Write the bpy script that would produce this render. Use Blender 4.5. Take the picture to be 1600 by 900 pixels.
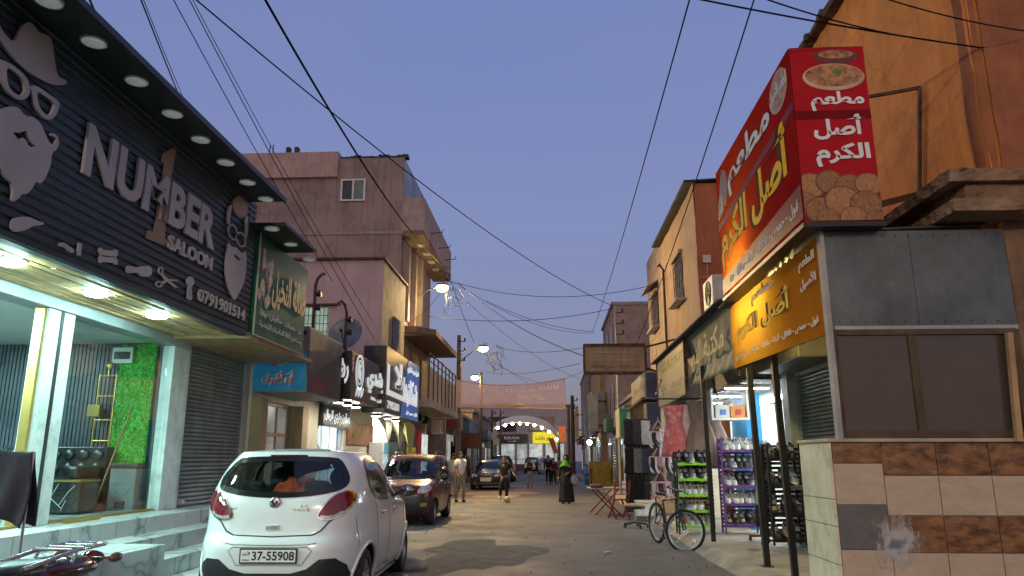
import bpy, bmesh, math, random
from mathutils import Vector, Matrix
from mathutils.geometry import tessellate_polygon, delaunay_2d_cdt

rad = math.radians
RND = random.Random(11)
for o in list(bpy.data.objects):
    bpy.data.objects.remove(o)
sc = bpy.context.scene
COL = sc.collection

# ------------------------------------------------------------------ camera
F, HZ, VX, CH = 1156.0, 718.0, 862.0, 1.45
PIT = math.atan((HZ - 450) / F)
YAW = math.atan((VX - 800) * math.cos(PIT) / F)
FW = Vector((-math.sin(YAW) * math.cos(PIT), math.cos(YAW) * math.cos(PIT), math.sin(PIT)))
RT = Vector((math.cos(YAW), math.sin(YAW), 0))
UP = Vector((math.sin(YAW) * math.sin(PIT), -math.cos(YAW) * math.sin(PIT), math.cos(PIT)))
cam = bpy.data.cameras.new('street_camera')
cam_o = bpy.data.objects.new('street_camera', cam)
COL.objects.link(cam_o)
cam.sensor_width = 36
cam.lens = F * 36 / 1600
cam.clip_start = 0.05
cam.clip_end = 2000
cam_o.matrix_world = Matrix(((RT.x, UP.x, -FW.x, 0), (RT.y, UP.y, -FW.y, 0), (RT.z, UP.z, -FW.z, CH), (0, 0, 0, 1)))
sc.camera = cam_o

# ------------------------------------------------------------------ dusk sky
world = bpy.data.worlds.new('World')
sc.world = world
world.use_nodes = True
nt = world.node_tree
nt.nodes.clear()
w_out = nt.nodes.new('ShaderNodeOutputWorld')
sky = nt.nodes.new('ShaderNodeTexSky')
sky.sky_type = 'NISHITA'
sky.sun_disc = False
sky.sun_elevation = rad(0.8)
sky.sun_rotation = rad(180)
sky.ozone_density = 3.0
bg1 = nt.nodes.new('ShaderNodeBackground')
bg1.inputs[1].default_value = 0.14
nt.links.new(sky.outputs[0], bg1.inputs[0])
tc = nt.nodes.new('ShaderNodeTexCoord')
sep = nt.nodes.new('ShaderNodeSeparateXYZ')
nt.links.new(tc.outputs['Generated'], sep.inputs[0])
ramp = nt.nodes.new('ShaderNodeValToRGB')          # twilight: grey-violet low, blue-violet high
nt.links.new(sep.outputs['Z'], ramp.inputs[0])
el = ramp.color_ramp.elements
el[0].position = 0.0
el[0].color = (0.20, 0.18, 0.235, 1)
el[1].position = 1.0
el[1].color = (0.10, 0.14, 0.36, 1)
for pos, c in ((0.14, (0.205, 0.20, 0.325)), (0.30, (0.208, 0.218, 0.405)), (0.55, (0.172, 0.208, 0.44))):
    e = el.new(pos)
    e.color = (*c, 1)
hz = nt.nodes.new('ShaderNodeTexNoise')               # faint uneven haze
hz.inputs['Scale'].default_value = 2.2
hz.inputs['Detail'].default_value = 5
hzm = nt.nodes.new('ShaderNodeMapping')
hzm.inputs['Scale'].default_value = (1, 1, 3.5)
nt.links.new(tc.outputs['Generated'], hzm.inputs[0])
nt.links.new(hzm.outputs[0], hz.inputs['Vector'])
hzr = nt.nodes.new('ShaderNodeMapRange')
hzr.inputs[1].default_value = 0.3
hzr.inputs[2].default_value = 0.7
hzr.inputs[3].default_value = 0.0
hzr.inputs[4].default_value = 0.16
nt.links.new(hz.outputs['Fac'], hzr.inputs[0])
hzx = nt.nodes.new('ShaderNodeMix')
hzx.data_type = 'RGBA'
nt.links.new(hzr.outputs[0], hzx.inputs[0])
nt.links.new(ramp.outputs[0], hzx.inputs[6])
hzx.inputs[7].default_value = (0.27, 0.25, 0.38, 1)
glow = nt.nodes.new('ShaderNodeMapRange')          # afterglow of the set sun, behind the viewer
glow.interpolation_type = 'SMOOTHSTEP'
glow.inputs[1].default_value = 0.1
glow.inputs[2].default_value = -0.95
nt.links.new(sep.outputs['Y'], glow.inputs[0])
gcol = nt.nodes.new('ShaderNodeMix')
gcol.data_type = 'RGBA'
nt.links.new(glow.outputs[0], gcol.inputs[0])
nt.links.new(hzx.outputs[2], gcol.inputs[6])
gcol.inputs[7].default_value = (0.47, 0.385, 0.40, 1)
bg2 = nt.nodes.new('ShaderNodeBackground')
bg2.inputs[1].default_value = 0.92
nt.links.new(gcol.outputs[2], bg2.inputs[0])
addsh = nt.nodes.new('ShaderNodeAddShader')
nt.links.new(bg1.outputs[0], addsh.inputs[0])
nt.links.new(bg2.outputs[0], addsh.inputs[1])
nt.links.new(addsh.outputs[0], w_out.inputs[0])

sun = bpy.data.lights.new('afterglow_sun', 'SUN')
sun.energy = 0.06
sun.angle = rad(25)
sun.color = (1.0, 0.62, 0.5)
sun_o = bpy.data.objects.new('afterglow_sun', sun)
COL.objects.link(sun_o)
sun_o.rotation_euler = (rad(78), 0, 0)             # shines along +Y from just above the horizon behind

vs = sc.view_settings
vs.view_transform = 'Standard'
vs.look = 'None'
vs.exposure = 0.0
vs.gamma = 1.0
vs.use_curve_mapping = False
sc.render.engine = 'CYCLES'
cy = sc.cycles
cy.use_denoising = True
cy.max_bounces = 6
cy.diffuse_bounces = 3
cy.glossy_bounces = 3
cy.transmission_bounces = 4
cy.transparent_max_bounces = 12
cy.caustics_reflective = False
cy.caustics_refractive = False
cy.sample_clamp_indirect = 4.0
cy.sample_clamp_direct = 30.0


# ------------------------------------------------------------------ helpers
def P(px, py, X=None, Y=None, Z=None):
    """point of the place seen at photo pixel (px, py) at a known X, Y or height"""
    d = FW * F + RT * (px - 800) - UP * (py - 450)
    if X is not None:
        t = X / d.x
    elif Y is not None:
        t = Y / d.y
    else:
        t = (Z - CH) / d.z
    return Vector((d.x * t, d.y * t, CH + d.z * t))


MATS = {}


def M(name, col, rough=0.75, metal=0.0, var=0.18, scale=2.5, bump=0.0, bscale=35, streak=0.0, emit=0.0, spec=0.5, coat=0.0, stain=None, crack=0.0):
    """procedural principled material: noise variation, optional drips, stains and bump"""
    if name in MATS:
        return MATS[name]
    m = bpy.data.materials.new(name)
    MATS[name] = m
    m.use_nodes = True
    t = m.node_tree
    b = t.nodes['Principled BSDF']
    L = t.links.new
    b.inputs['Roughness'].default_value = rough
    b.inputs['Metallic'].default_value = metal
    b.inputs['Specular IOR Level'].default_value = spec
    b.inputs['Coat Weight'].default_value = coat
    b.inputs['Coat Roughness'].default_value = 0.06
    c0 = t.nodes.new('ShaderNodeTexCoord')
    n = t.nodes.new('ShaderNodeTexNoise')
    n.inputs['Scale'].default_value = scale
    n.inputs['Detail'].default_value = 6
    n.inputs['Roughness'].default_value = 0.62
    L(c0.outputs['Object'], n.inputs['Vector'])
    r = t.nodes.new('ShaderNodeValToRGB')
    lo = [max(0, c * (1 - var * 1.6)) for c in col]
    hi = [min(1, c * (1 + var)) for c in col]
    r.color_ramp.elements[0].position = 0.32
    r.color_ramp.elements[0].color = (*lo, 1)
    r.color_ramp.elements[1].position = 0.68
    r.color_ramp.elements[1].color = (*hi, 1)
    L(n.outputs['Fac'], r.inputs[0])
    out = r.outputs[0]

    def blend(fac_sock, color, src):
        mx = t.nodes.new('ShaderNodeMix')
        mx.data_type = 'RGBA'
        L(fac_sock, mx.inputs[0])
        L(src, mx.inputs[6])
        mx.inputs[7].default_value = (*color, 1)
        return mx.outputs[2]

    def thr(sock, a, bb, top):
        mr = t.nodes.new('ShaderNodeMapRange')
        mr.inputs[1].default_value = a
        mr.inputs[2].default_value = bb
        mr.inputs[4].default_value = top
        L(sock, mr.inputs[0])
        return mr.outputs[0]
    if streak:
        mp = t.nodes.new('ShaderNodeMapping')
        mp.inputs['Scale'].default_value = (5, 5, 0.35)
        L(c0.outputs['Object'], mp.inputs[0])
        n2 = t.nodes.new('ShaderNodeTexNoise')
        n2.inputs['Scale'].default_value = 1.6
        n2.inputs['Detail'].default_value = 5
        L(mp.outputs[0], n2.inputs['Vector'])
        out = blend(thr(n2.outputs['Fac'], 0.5, 0.75, streak), [c * 0.35 for c in col], out)
    if stain:
        n3 = t.nodes.new('ShaderNodeTexNoise')
        n3.inputs['Scale'].default_value = stain[1]
        n3.inputs['Detail'].default_value = 8
        n3.inputs['Roughness'].default_value = 0.7
        L(c0.outputs['Object'], n3.inputs['Vector'])
        out = blend(thr(n3.outputs['Fac'], 0.52, 0.66, stain[2]), stain[0], out)
    if crack:
        n4 = t.nodes.new('ShaderNodeTexNoise')
        n4.inputs['Scale'].default_value = 2.2
        n4.inputs['Detail'].default_value = 7
        L(c0.outputs['Object'], n4.inputs['Vector'])
        m4 = t.nodes.new('ShaderNodeMixRGB')
        m4.inputs[0].default_value = 0.45
        L(c0.outputs['Object'], m4.inputs[1])
        L(n4.outputs['Color'], m4.inputs[2])
        v4 = t.nodes.new('ShaderNodeTexVoronoi')
        v4.feature = 'DISTANCE_TO_EDGE'
        v4.inputs['Scale'].default_value = crack
        L(m4.outputs[0], v4.inputs['Vector'])
        out = blend(thr(v4.outputs['Distance'], 0.011, 0.0, 0.38), [c * 0.35 for c in col], out)
    L(out, b.inputs['Base Color'])
    if emit:
        L(out, b.inputs['Emission Color'])
        b.inputs['Emission Strength'].default_value = emit
    if bump:
        nb = t.nodes.new('ShaderNodeTexNoise')
        nb.inputs['Scale'].default_value = bscale
        nb.inputs['Detail'].default_value = 5
        L(c0.outputs['Object'], nb.inputs['Vector'])
        bn = t.nodes.new('ShaderNodeBump')
        bn.inputs['Strength'].default_value = bump
        bn.inputs['Distance'].default_value = 0.02
        L(nb.outputs['Fac'], bn.inputs['Height'])
        L(bn.outputs[0], b.inputs['Normal'])
    return m


def EM(name, col, strength):
    if name in MATS:
        return MATS[name]
    m = bpy.data.materials.new(name)
    MATS[name] = m
    m.use_nodes = True
    t = m.node_tree
    t.nodes.clear()
    e = t.nodes.new('ShaderNodeEmission')
    e.inputs[0].default_value = (*col, 1)
    e.inputs[1].default_value = strength
    o = t.nodes.new('ShaderNodeOutputMaterial')
    t.links.new(e.outputs[0], o.inputs[0])
    return m


def GL(name, tint=(0.9, 0.95, 0.95), refl=0.25, rough=0.02):
    """thin window glass: see-through with a fresnel reflection"""
    if name in MATS:
        return MATS[name]
    m = bpy.data.materials.new(name)
    MATS[name] = m
    m.use_nodes = True
    t = m.node_tree
    t.nodes.clear()
    tr = t.nodes.new('ShaderNodeBsdfTransparent')
    tr.inputs[0].default_value = (*tint, 1)
    g = t.nodes.new('ShaderNodeBsdfGlossy')
    g.inputs['Roughness'].default_value = rough
    lw = t.nodes.new('ShaderNodeLayerWeight')
    lw.inputs[0].default_value = 0.5
    pw = t.nodes.new('ShaderNodeMath')
    pw.operation = 'POWER'
    pw.inputs[1].default_value = 4.0
    t.links.new(lw.outputs['Facing'], pw.inputs[0])
    ml = t.nodes.new('ShaderNodeMath')
    ml.operation = 'MULTIPLY_ADD'
    ml.inputs[1].default_value = 0.8
    ml.inputs[2].default_value = refl * 0.25
    t.links.new(pw.outputs[0], ml.inputs[0])
    mx = t.nodes.new('ShaderNodeMixShader')
    o = t.nodes.new('ShaderNodeOutputMaterial')
    t.links.new(ml.outputs[0], mx.inputs[0])
    t.links.new(tr.outputs[0], mx.inputs[1])
    t.links.new(g.outputs[0], mx.inputs[2])
    t.links.new(mx.outputs[0], o.inputs[0])
    return m


def root_loc(o):
    while o.parent:
        o = o.parent
    return o.location.copy()


class MB:
    def __init__(s):
        s.v, s.f, s.mi, s.sm, s.cur = [], [], [], [], 0

    def add(s, vs, fs, smooth=False):
        b = len(s.v)
        s.v += [Vector(v) for v in vs]
        for f in fs:
            s.f.append([b + i for i in f])
            s.mi.append(s.cur)
            s.sm.append(smooth)
        return s

    def box(s, x0, x1, y0, y1, z0, z1):
        return s.add([(x0, y0, z0), (x1, y0, z0), (x1, y1, z0), (x0, y1, z0), (x0, y0, z1), (x1, y0, z1), (x1, y1, z1), (x0, y1, z1)],
                     [(0, 3, 2, 1), (4, 5, 6, 7), (0, 1, 5, 4), (1, 2, 6, 5), (2, 3, 7, 6), (3, 0, 4, 7)])

    def obox(s, c, size, rot=None):
        hx, hy, hz = [k / 2 for k in size]
        q = [(-hx, -hy, -hz), (hx, -hy, -hz), (hx, hy, -hz), (-hx, hy, -hz), (-hx, -hy, hz), (hx, -hy, hz), (hx, hy, hz), (-hx, hy, hz)]
        c = Vector(c)
        q = [c + (rot @ Vector(p) if rot else Vector(p)) for p in q]
        return s.add(q, [(0, 3, 2, 1), (4, 5, 6, 7), (0, 1, 5, 4), (1, 2, 6, 5), (2, 3, 7, 6), (3, 0, 4, 7)])

    def beam(s, a, b, w, h=None, up=(0, 0, 1)):
        """rectangular bar from a to b"""
        a, b = Vector(a), Vector(b)
        d = b - a
        L = d.length
        z = d.normalized()
        u = Vector(up)
        if abs(u.dot(z)) > 0.95:
            u = Vector((0, 1, 0))
        x = u.cross(z).normalized()
        y = z.cross(x)
        R = Matrix((x, y, z)).transposed()
        return s.obox((a + b) / 2, (w, h or w, L), R)

    def tube(s, pts, r, n=8, caps=True, smooth=True, closed=False):
        pts = [Vector(p) for p in pts]
        k = len(pts)
        rs = r if isinstance(r, (list, tuple)) else [r] * k
        t0 = (pts[1] - pts[0]).normalized()
        u = Vector((0, 0, 1)) if abs(t0.z) < 0.9 else Vector((1, 0, 0))
        u = (u - t0 * u.dot(t0)).normalized()
        vs = []
        for i in range(k):
            if closed:
                t = (pts[(i + 1) % k] - pts[i - 1]).normalized()
            else:
                t = (pts[min(i + 1, k - 1)] - pts[max(i - 1, 0)]).normalized()
            u = u - t * u.dot(t)
            u = u.normalized() if u.length > 1e-6 else t.orthogonal().normalized()
            w = t.cross(u)
            for j in range(n):
                a = 2 * math.pi * j / n
                vs.append(pts[i] + (u * math.cos(a) + w * math.sin(a)) * rs[i])
        fs = []
        for i in range(k if closed else k - 1):
            for j in range(n):
                i2 = (i + 1) % k
                fs.append((i * n + j, i * n + (j + 1) % n, i2 * n + (j + 1) % n, i2 * n + j))
        s.add(vs, fs, smooth)
        if caps and not closed:
            s.add(vs[:n], [tuple(range(n - 1, -1, -1))])
            s.add(vs[-n:], [tuple(range(n))])
        return s

    def cyl(s, a, b, r0, r1=None, n=14, caps=True):
        return s.tube([a, b], [r0, r0 if r1 is None else r1], n, caps)

    def ring(s, c, axis, R, r, n=28, m=8):
        ax = Vector(axis).normalized()
        u = ax.orthogonal().normalized()
        w = ax.cross(u)
        return s.tube([Vector(c) + (u * math.cos(2 * math.pi * i / n) + w * math.sin(2 * math.pi * i / n)) * R for i in range(n)], r, m, closed=True)

    def lathe(s, prof, c, axis, n=24):
        """prof: list of (radius, distance along axis)"""
        ax = Vector(axis).normalized()
        u = ax.orthogonal().normalized()
        w = ax.cross(u)
        c = Vector(c)
        vs, fs = [], []
        for r, h in prof:
            for j in range(n):
                a = 2 * math.pi * j / n
                vs.append(c + ax * h + (u * math.cos(a) + w * math.sin(a)) * max(r, 1e-4))
        for i in range(len(prof) - 1):
            for j in range(n):
                fs.append((i * n + j, i * n + (j + 1) % n, (i + 1) * n + (j + 1) % n, (i + 1) * n + j))
        return s.add(vs, fs, True)

    def ell(s, c, rx, ry, rz, nu=14, nv=9, rot=None):
        c = Vector(c)
        vs, fs = [], []
        for i in range(nv + 1):
            th = math.pi * i / nv
            for j in range(nu):
                a = 2 * math.pi * j / nu
                p = Vector((rx * math.sin(th) * math.cos(a), ry * math.sin(th) * math.sin(a), rz * math.cos(th)))
                vs.append(c + (rot @ p if rot else p))
        for i in range(nv):
            for j in range(nu):
                fs.append((i * nu + j, (i + 1) * nu + j, (i + 1) * nu + (j + 1) % nu, i * nu + (j + 1) % nu))
        return s.add(vs, fs, True)

    def prism(s, loops, off):
        """solid between a planar polygon (with optional holes) and its copy moved by off"""
        if not hasattr(loops[0][0], '__len__'):
            loops = [loops]
        loops = [[Vector(p) for p in lp] for lp in loops]
        flat = [p for lp in loops for p in lp]
        tris = tessellate_polygon(loops)
        off = Vector(off)
        s.add(flat, [tuple(t) for t in tris])
        s.add([p + off for p in flat], [tuple(reversed(t)) for t in tris])
        for lp in loops:
            k = len(lp)
            s.add(lp + [p + off for p in lp], [(i, (i + 1) % k, k + (i + 1) % k, k + i) for i in range(k)])
        return s

    def grid(s, fn, nu, nv, smooth=True, wrap=False):
        vs = [fn(i / nu, j / nv) for i in range(nu + 1) for j in range(nv + 1)]
        fs = [(i * (nv + 1) + j, (i + 1) * (nv + 1) + j, (i + 1) * (nv + 1) + j + 1, i * (nv + 1) + j + 1) for i in range(nu) for j in range(nv)]
        return s.add(vs, fs, smooth)

    def build(s, name, mats, par=None, local=False, bevel=0.0, solid=0.0, fix=True):
        me = bpy.data.meshes.new(name)
        if par is not None:
            off = Vector((0, 0, 0)) if local else root_loc(par)
        elif local:
            off = Vector((0, 0, 0))
        else:
            xs = [v.x for v in s.v]
            ys = [v.y for v in s.v]
            off = Vector(((min(xs) + max(xs)) / 2, (min(ys) + max(ys)) / 2, min(v.z for v in s.v)))
        me.from_pydata([v - off for v in s.v], [], s.f)
        me.polygons.foreach_set('material_index', s.mi)
        me.polygons.foreach_set('use_smooth', s.sm)
        if not isinstance(mats, (list, tuple)):
            mats = [mats]
        for m in mats:
            me.materials.append(m)
        if fix:
            bm = bmesh.new()
            bm.from_mesh(me)
            bmesh.ops.recalc_face_normals(bm, faces=bm.faces)
            bm.to_mesh(me)
            bm.free()
        me.update()
        o = bpy.data.objects.new(name, me)
        COL.objects.link(o)
        if par is not None:
            o.parent = par
        elif not local:
            o.location = off
        if bevel:
            b = o.modifiers.new('edge', 'BEVEL')
            b.width = bevel
            b.segments = 2
            b.limit_method = 'ANGLE'
        if solid:
            b = o.modifiers.new('skin', 'SOLIDIFY')
            b.thickness = solid
            b.offset = -1
            if len(mats) > 1:
                b.material_offset = 1
        return o


def tag(o, label, cat, group=None):
    o['label'] = label
    o['category'] = cat
    if group:
        o['group'] = group
    return o


def thing(name, label, cat, loc=(0, 0, 0), rz=0.0, group=None):
    o = bpy.data.objects.new(name, None)
    o.empty_display_size = 0.2
    COL.objects.link(o)
    o.location = loc
    o.rotation_euler = (0, 0, rz)
    return tag(o, label, cat, group)


def copy_thing(root, loc, rz=None, label=None, group=None, scale=None, mats=None):
    def cp(o, par):
        c = o.copy()
        COL.objects.link(c)
        if par is not None:
            c.parent = par
        for ch in o.children:
            cp(ch, c)
        return c
    c = cp(root, None)
    c.location = loc
    if rz is not None:
        c.rotation_euler = (0, 0, rz)
    if label:
        c['label'] = label
    if group:
        c['group'] = group
    if scale:
        c.scale = scale if isinstance(scale, (tuple, list)) else (scale,) * 3
    return c


def struct(o):
    o['kind'] = 'structure'
    return o


# ------------------------------------------------------------------ lettering
AR = {'ا': (0xFE8D, 2), 'أ': (0xFE83, 2), 'إ': (0xFE87, 2), 'آ': (0xFE81, 2), 'ب': (0xFE8F, 4), 'ة': (0xFE93, 2), 'ت': (0xFE95, 4), 'ث': (0xFE99, 4),
      'ج': (0xFE9D, 4), 'ح': (0xFEA1, 4), 'خ': (0xFEA5, 4), 'د': (0xFEA9, 2), 'ذ': (0xFEAB, 2), 'ر': (0xFEAD, 2), 'ز': (0xFEAF, 2), 'س': (0xFEB1, 4),
      'ش': (0xFEB5, 4), 'ص': (0xFEB9, 4), 'ض': (0xFEBD, 4), 'ط': (0xFEC1, 4), 'ظ': (0xFEC5, 4), 'ع': (0xFEC9, 4), 'غ': (0xFECD, 4), 'ف': (0xFED1, 4),
      'ق': (0xFED5, 4), 'ك': (0xFED9, 4), 'ل': (0xFEDD, 4), 'م': (0xFEE1, 4), 'ن': (0xFEE5, 4), 'ه': (0xFEE9, 4), 'و': (0xFEED, 2), 'ى': (0xFEEF, 2),
      'ي': (0xFEF1, 4), 'ئ': (0xFE89, 4), 'ؤ': (0xFE85, 2), 'ـ': (0x0640, 9)}
LA = {'ا': 0xFEFB, 'أ': 0xFEF7, 'إ': 0xFEF9, 'آ': 0xFEF5}


def shape(txt):
    """join Arabic letters and lay them out right to left"""
    if not any(c in AR for c in txt):
        return txt
    out, prev, i = [], False, 0
    while i < len(txt):
        c = txt[i]
        if c not in AR:
            out.append(c)
            prev = False
            i += 1
            continue
        code, k = AR[c]
        nxt = txt[i + 1] if i + 1 < len(txt) else ''
        if c == 'ل' and nxt in LA:
            out.append(chr(LA[nxt] + (1 if prev else 0)))
            prev = False
            i += 2
            continue
        dual = k >= 4
        jn = dual and nxt in AR
        if k == 9:
            out.append(c)
        elif k == 2:
            out.append(chr(code + (1 if prev else 0)))
        else:
            out.append(chr(code + (3 if prev and jn else 2 if jn else 1 if prev else 0)))
        prev = dual
        i += 1
    res, num = [], ''
    for c in reversed(out):
        if c.isdigit():
            num = c + num
        else:
            res.append(num + c)
            num = ''
    return ''.join(res) + num


_TXT = {}


def text_mesh(txt, bold, depth=0.5):
    """letters as solids: every outer contour is filled by itself, so overlapping strokes never cancel out"""
    key = (txt, bold)
    if key in _TXT:
        return _TXT[key]
    cu = bpy.data.curves.new('lettering', 'FONT')
    cu.body = shape(txt)
    cu.resolution_u = 3
    o = bpy.data.objects.new('lettering', cu)
    COL.objects.link(o)
    bpy.context.view_layer.update()
    dg = bpy.context.evaluated_depsgraph_get()
    src = o.to_curve(dg, apply_modifiers=False)
    cont = []
    for sp in src.splines:
        pts = [(tuple(q.co), tuple(q.handle_left), tuple(q.handle_right)) for q in sp.bezier_points]
        if len(pts) < 2:
            continue
        poly = []
        for i in range(len(pts)):
            p0, p1, p2, p3 = pts[i][0], pts[i][2], pts[(i + 1) % len(pts)][1], pts[(i + 1) % len(pts)][0]
            for t in (0.0, 0.33, 0.67):
                k = 1 - t
                poly.append(tuple(k ** 3 * p0[j] + 3 * k * k * t * p1[j] + 3 * k * t * t * p2[j] + t ** 3 * p3[j] for j in (0, 1)))
        ar = sum(poly[i][0] * poly[(i + 1) % len(poly)][1] - poly[(i + 1) % len(poly)][0] * poly[i][1] for i in range(len(poly))) / 2
        cont.append((ar, pts, poly))
    o.to_curve_clear()
    bpy.data.objects.remove(o)
    bpy.data.curves.remove(cu)
    if not cont:
        return [], []
    def within(h, c):
        x, y = h[2][0]
        r, j = False, len(c[2]) - 1
        for i in range(len(c[2])):
            xi, yi = c[2][i]
            xj, yj = c[2][j]
            if (yi > y) != (yj > y) and x < (xj - xi) * (y - yi) / (yj - yi) + xi:
                r = not r
            j = i
        return r
    holes = [h for h in cont if any(c is not h and abs(c[0]) > abs(h[0]) and c[0] * h[0] < 0 and within(h, c) for c in cont)]
    outers = [c for c in cont if c not in holes]
    made = []
    for c in outers:
        k = bpy.data.curves.new('glyph', 'CURVE')
        k.dimensions = '2D'
        k.fill_mode = 'BOTH'
        k.resolution_u = 3
        k.extrude = depth
        k.offset = bold
        for q in [c] + [h for h in holes if within(h, c) and abs(h[0]) < abs(c[0])]:
            sp = k.splines.new('BEZIER')
            sp.bezier_points.add(len(q[1]) - 1)
            for bp, (co, hl, hr) in zip(sp.bezier_points, q[1]):
                bp.handle_left_type = bp.handle_right_type = 'FREE'
                bp.co, bp.handle_left, bp.handle_right = co, hl, hr
            sp.use_cyclic_u = True
        g = bpy.data.objects.new('glyph', k)
        COL.objects.link(g)
        made.append(g)
    bpy.context.view_layer.update()
    dg = bpy.context.evaluated_depsgraph_get()
    vs, fs = [], []
    for n, g in enumerate(made):
        me = bpy.data.meshes.new_from_object(g.evaluated_get(dg))
        b0 = len(vs)
        lift = 0.04 * (n % 5)
        vs += [v.co + Vector((0, 0, lift)) for v in me.vertices]
        fs += [tuple(b0 + i for i in p.vertices) for p in me.polygons]
        k = g.data
        bpy.data.objects.remove(g)
        bpy.data.curves.remove(k)
        bpy.data.meshes.remove(me)
    _TXT[key] = (vs, fs)
    return vs, fs


class Plane:
    """a sign face: origin O, right U, up V, outward N"""

    def __init__(s, O, U, V, N):
        s.O, s.U, s.V, s.N = Vector(O), Vector(U).normalized(), Vector(V).normalized(), Vector(N).normalized()

    def at(s, u, v, n=0.0):
        return s.O + s.U * u + s.V * v + s.N * n

    def uv(s, px, py):
        d = FW * F + RT * (px - 800) - UP * (py - 450)
        t = (s.O - Vector((0, 0, CH))).dot(s.N) / d.dot(s.N)
        p = Vector((0, 0, CH)) + d * t - s.O
        return p.dot(s.U), p.dot(s.V)


def face_x(X, side):
    """plane at x = X facing +x (side 1) or -x (side -1)"""
    return Plane((X, 0, 0), (0, side, 0), (0, 0, 1), (side, 0, 0))


def face_y(Y):
    return Plane((0, Y, 0), (1, 0, 0), (0, 0, 1), (0, -1, 0))


def write(mb, pl, txt, u0, u1, v0, v1, thick=0.004, base=0.003, bold=0.02, mirror=False, shear=0.0):
    vs, fs = text_mesh(txt, bold)
    if not vs:
        return mb
    x0, x1 = min(v.x for v in vs), max(v.x for v in vs)
    y0, y1 = min(v.y for v in vs), max(v.y for v in vs)
    pts = []
    for v in vs:
        a = (v.x - x0) / (x1 - x0)
        if mirror:
            a = 1 - a
        b = (v.y - y0) / (y1 - y0)
        pts.append(pl.at(u0 + (u1 - u0) * a, v0 + (v1 - v0) * b + shear * a, base + thick * (v.z + 0.5)))
    return mb.add(pts, fs)


def write_px(mb, pl, txt, ll, ur, **k):
    a, b = pl.uv(*ll), pl.uv(*ur)
    return write(mb, pl, txt, min(a[0], b[0]), max(a[0], b[0]), min(a[1], b[1]), max(a[1], b[1]), **k)


def smooth_loop(pts, it=2):
    for _ in range(it):
        q = []
        for i in range(len(pts)):
            a, b = pts[i], pts[(i + 1) % len(pts)]
            q.append(tuple(a[k] * 0.75 + b[k] * 0.25 for k in range(len(a))))
            q.append(tuple(a[k] * 0.25 + b[k] * 0.75 for k in range(len(a))))
        pts = q
    return pts


def cut_px(mb, pl, loops, thick=0.02, base=0.004, sm=2):
    """a flat cut-out whose outline was drawn over the photo, laid on its sign face at real size"""
    L3 = []
    for lp in loops:
        lp = smooth_loop([(float(a), float(b)) for a, b in lp], sm)
        L3.append([pl.at(*pl.uv(*q), base) for q in lp])
    return mb.prism(L3, pl.N * thick)


# ------------------------------------------------------------------ materials
concrete = M('concrete', (0.34, 0.31, 0.28), 0.85, var=0.2, scale=1.5, bump=0.35, streak=0.45)
pinkplaster = M('pink plaster', (0.335, 0.25, 0.225), 0.9, var=0.16, scale=0.9, bump=0.45, bscale=14, streak=0.5, stain=((0.215, 0.165, 0.15), 0.55, 0.75), crack=0.5)
lilacplaster = M('lilac plaster', (0.50, 0.36, 0.36), 0.9, var=0.08, scale=1.5, bump=0.3, bscale=20, streak=0.2)
greyplaster = M('grey plaster', (0.30, 0.25, 0.22), 0.9, var=0.2, scale=1.4, bump=0.4, streak=0.5)
orangeplaster = M('orange plaster', (0.78, 0.285, 0.055), 0.85, var=0.14, scale=1.3, bump=0.8, bscale=9, streak=0.25, stain=((0.44, 0.15, 0.05), 2.2, 0.5), crack=0.7)
rustplaster = M('rust red plaster', (0.42, 0.13, 0.055), 0.88, var=0.12, scale=1.5, bump=0.7, bscale=12, streak=0.25)
beigeplaster = M('beige plaster', (0.52, 0.36, 0.22), 0.88, var=0.14, scale=1.2, bump=0.4, bscale=14, streak=0.35, stain=((0.33, 0.22, 0.14), 1.2, 0.6), crack=0.6)
creampaint = M('cream paint', (0.62, 0.55, 0.40), 0.7, var=0.1, streak=0.25)
whitepaint = M('white paint', (0.72, 0.73, 0.70), 0.5, var=0.07, streak=0.15)
darkmetal = M('dark metal', (0.018, 0.017, 0.018), 0.45, 0.2, var=0.3)
greymetal = M('grey metal', (0.22, 0.23, 0.23), 0.5, 0.6, var=0.25, streak=0.3)
galv = M('galvanised sheet', (0.36, 0.38, 0.37), 0.45, 0.5, var=0.25, scale=1.2, bump=0.1, streak=0.3)
rusty = M('rusty metal', (0.11, 0.06, 0.04), 0.8, 0.3, var=0.4, scale=8, bump=0.3)
chrome = M('chrome', (0.75, 0.75, 0.75), 0.12, 1.0, var=0.03)
brass = M('brass', (0.55, 0.38, 0.13), 0.3, 0.9, var=0.1)
blackplastic = M('black plastic', (0.02, 0.02, 0.022), 0.45, var=0.25)
rubber = M('black rubber', (0.018, 0.018, 0.018), 0.85, var=0.3, scale=20)
shutter_m = M('shutter steel', (0.30, 0.31, 0.30), 0.55, 0.35, var=0.25, scale=1.6, streak=0.5)
wood_m = M('brown wood', (0.26, 0.15, 0.07), 0.6, var=0.3, scale=6)
glass = GL('clear glass', (0.93, 0.97, 0.97), 0.2)
darkglass = M('dark window', (0.02, 0.023, 0.028), 0.12, var=0.2, spec=0.6)
cable_m = M('black cable', (0.012, 0.012, 0.014), 0.8, var=0.2, spec=0.08)
white_print = M('white print', (0.75, 0.74, 0.70), 0.6, var=0.04, spec=0.08)

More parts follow.
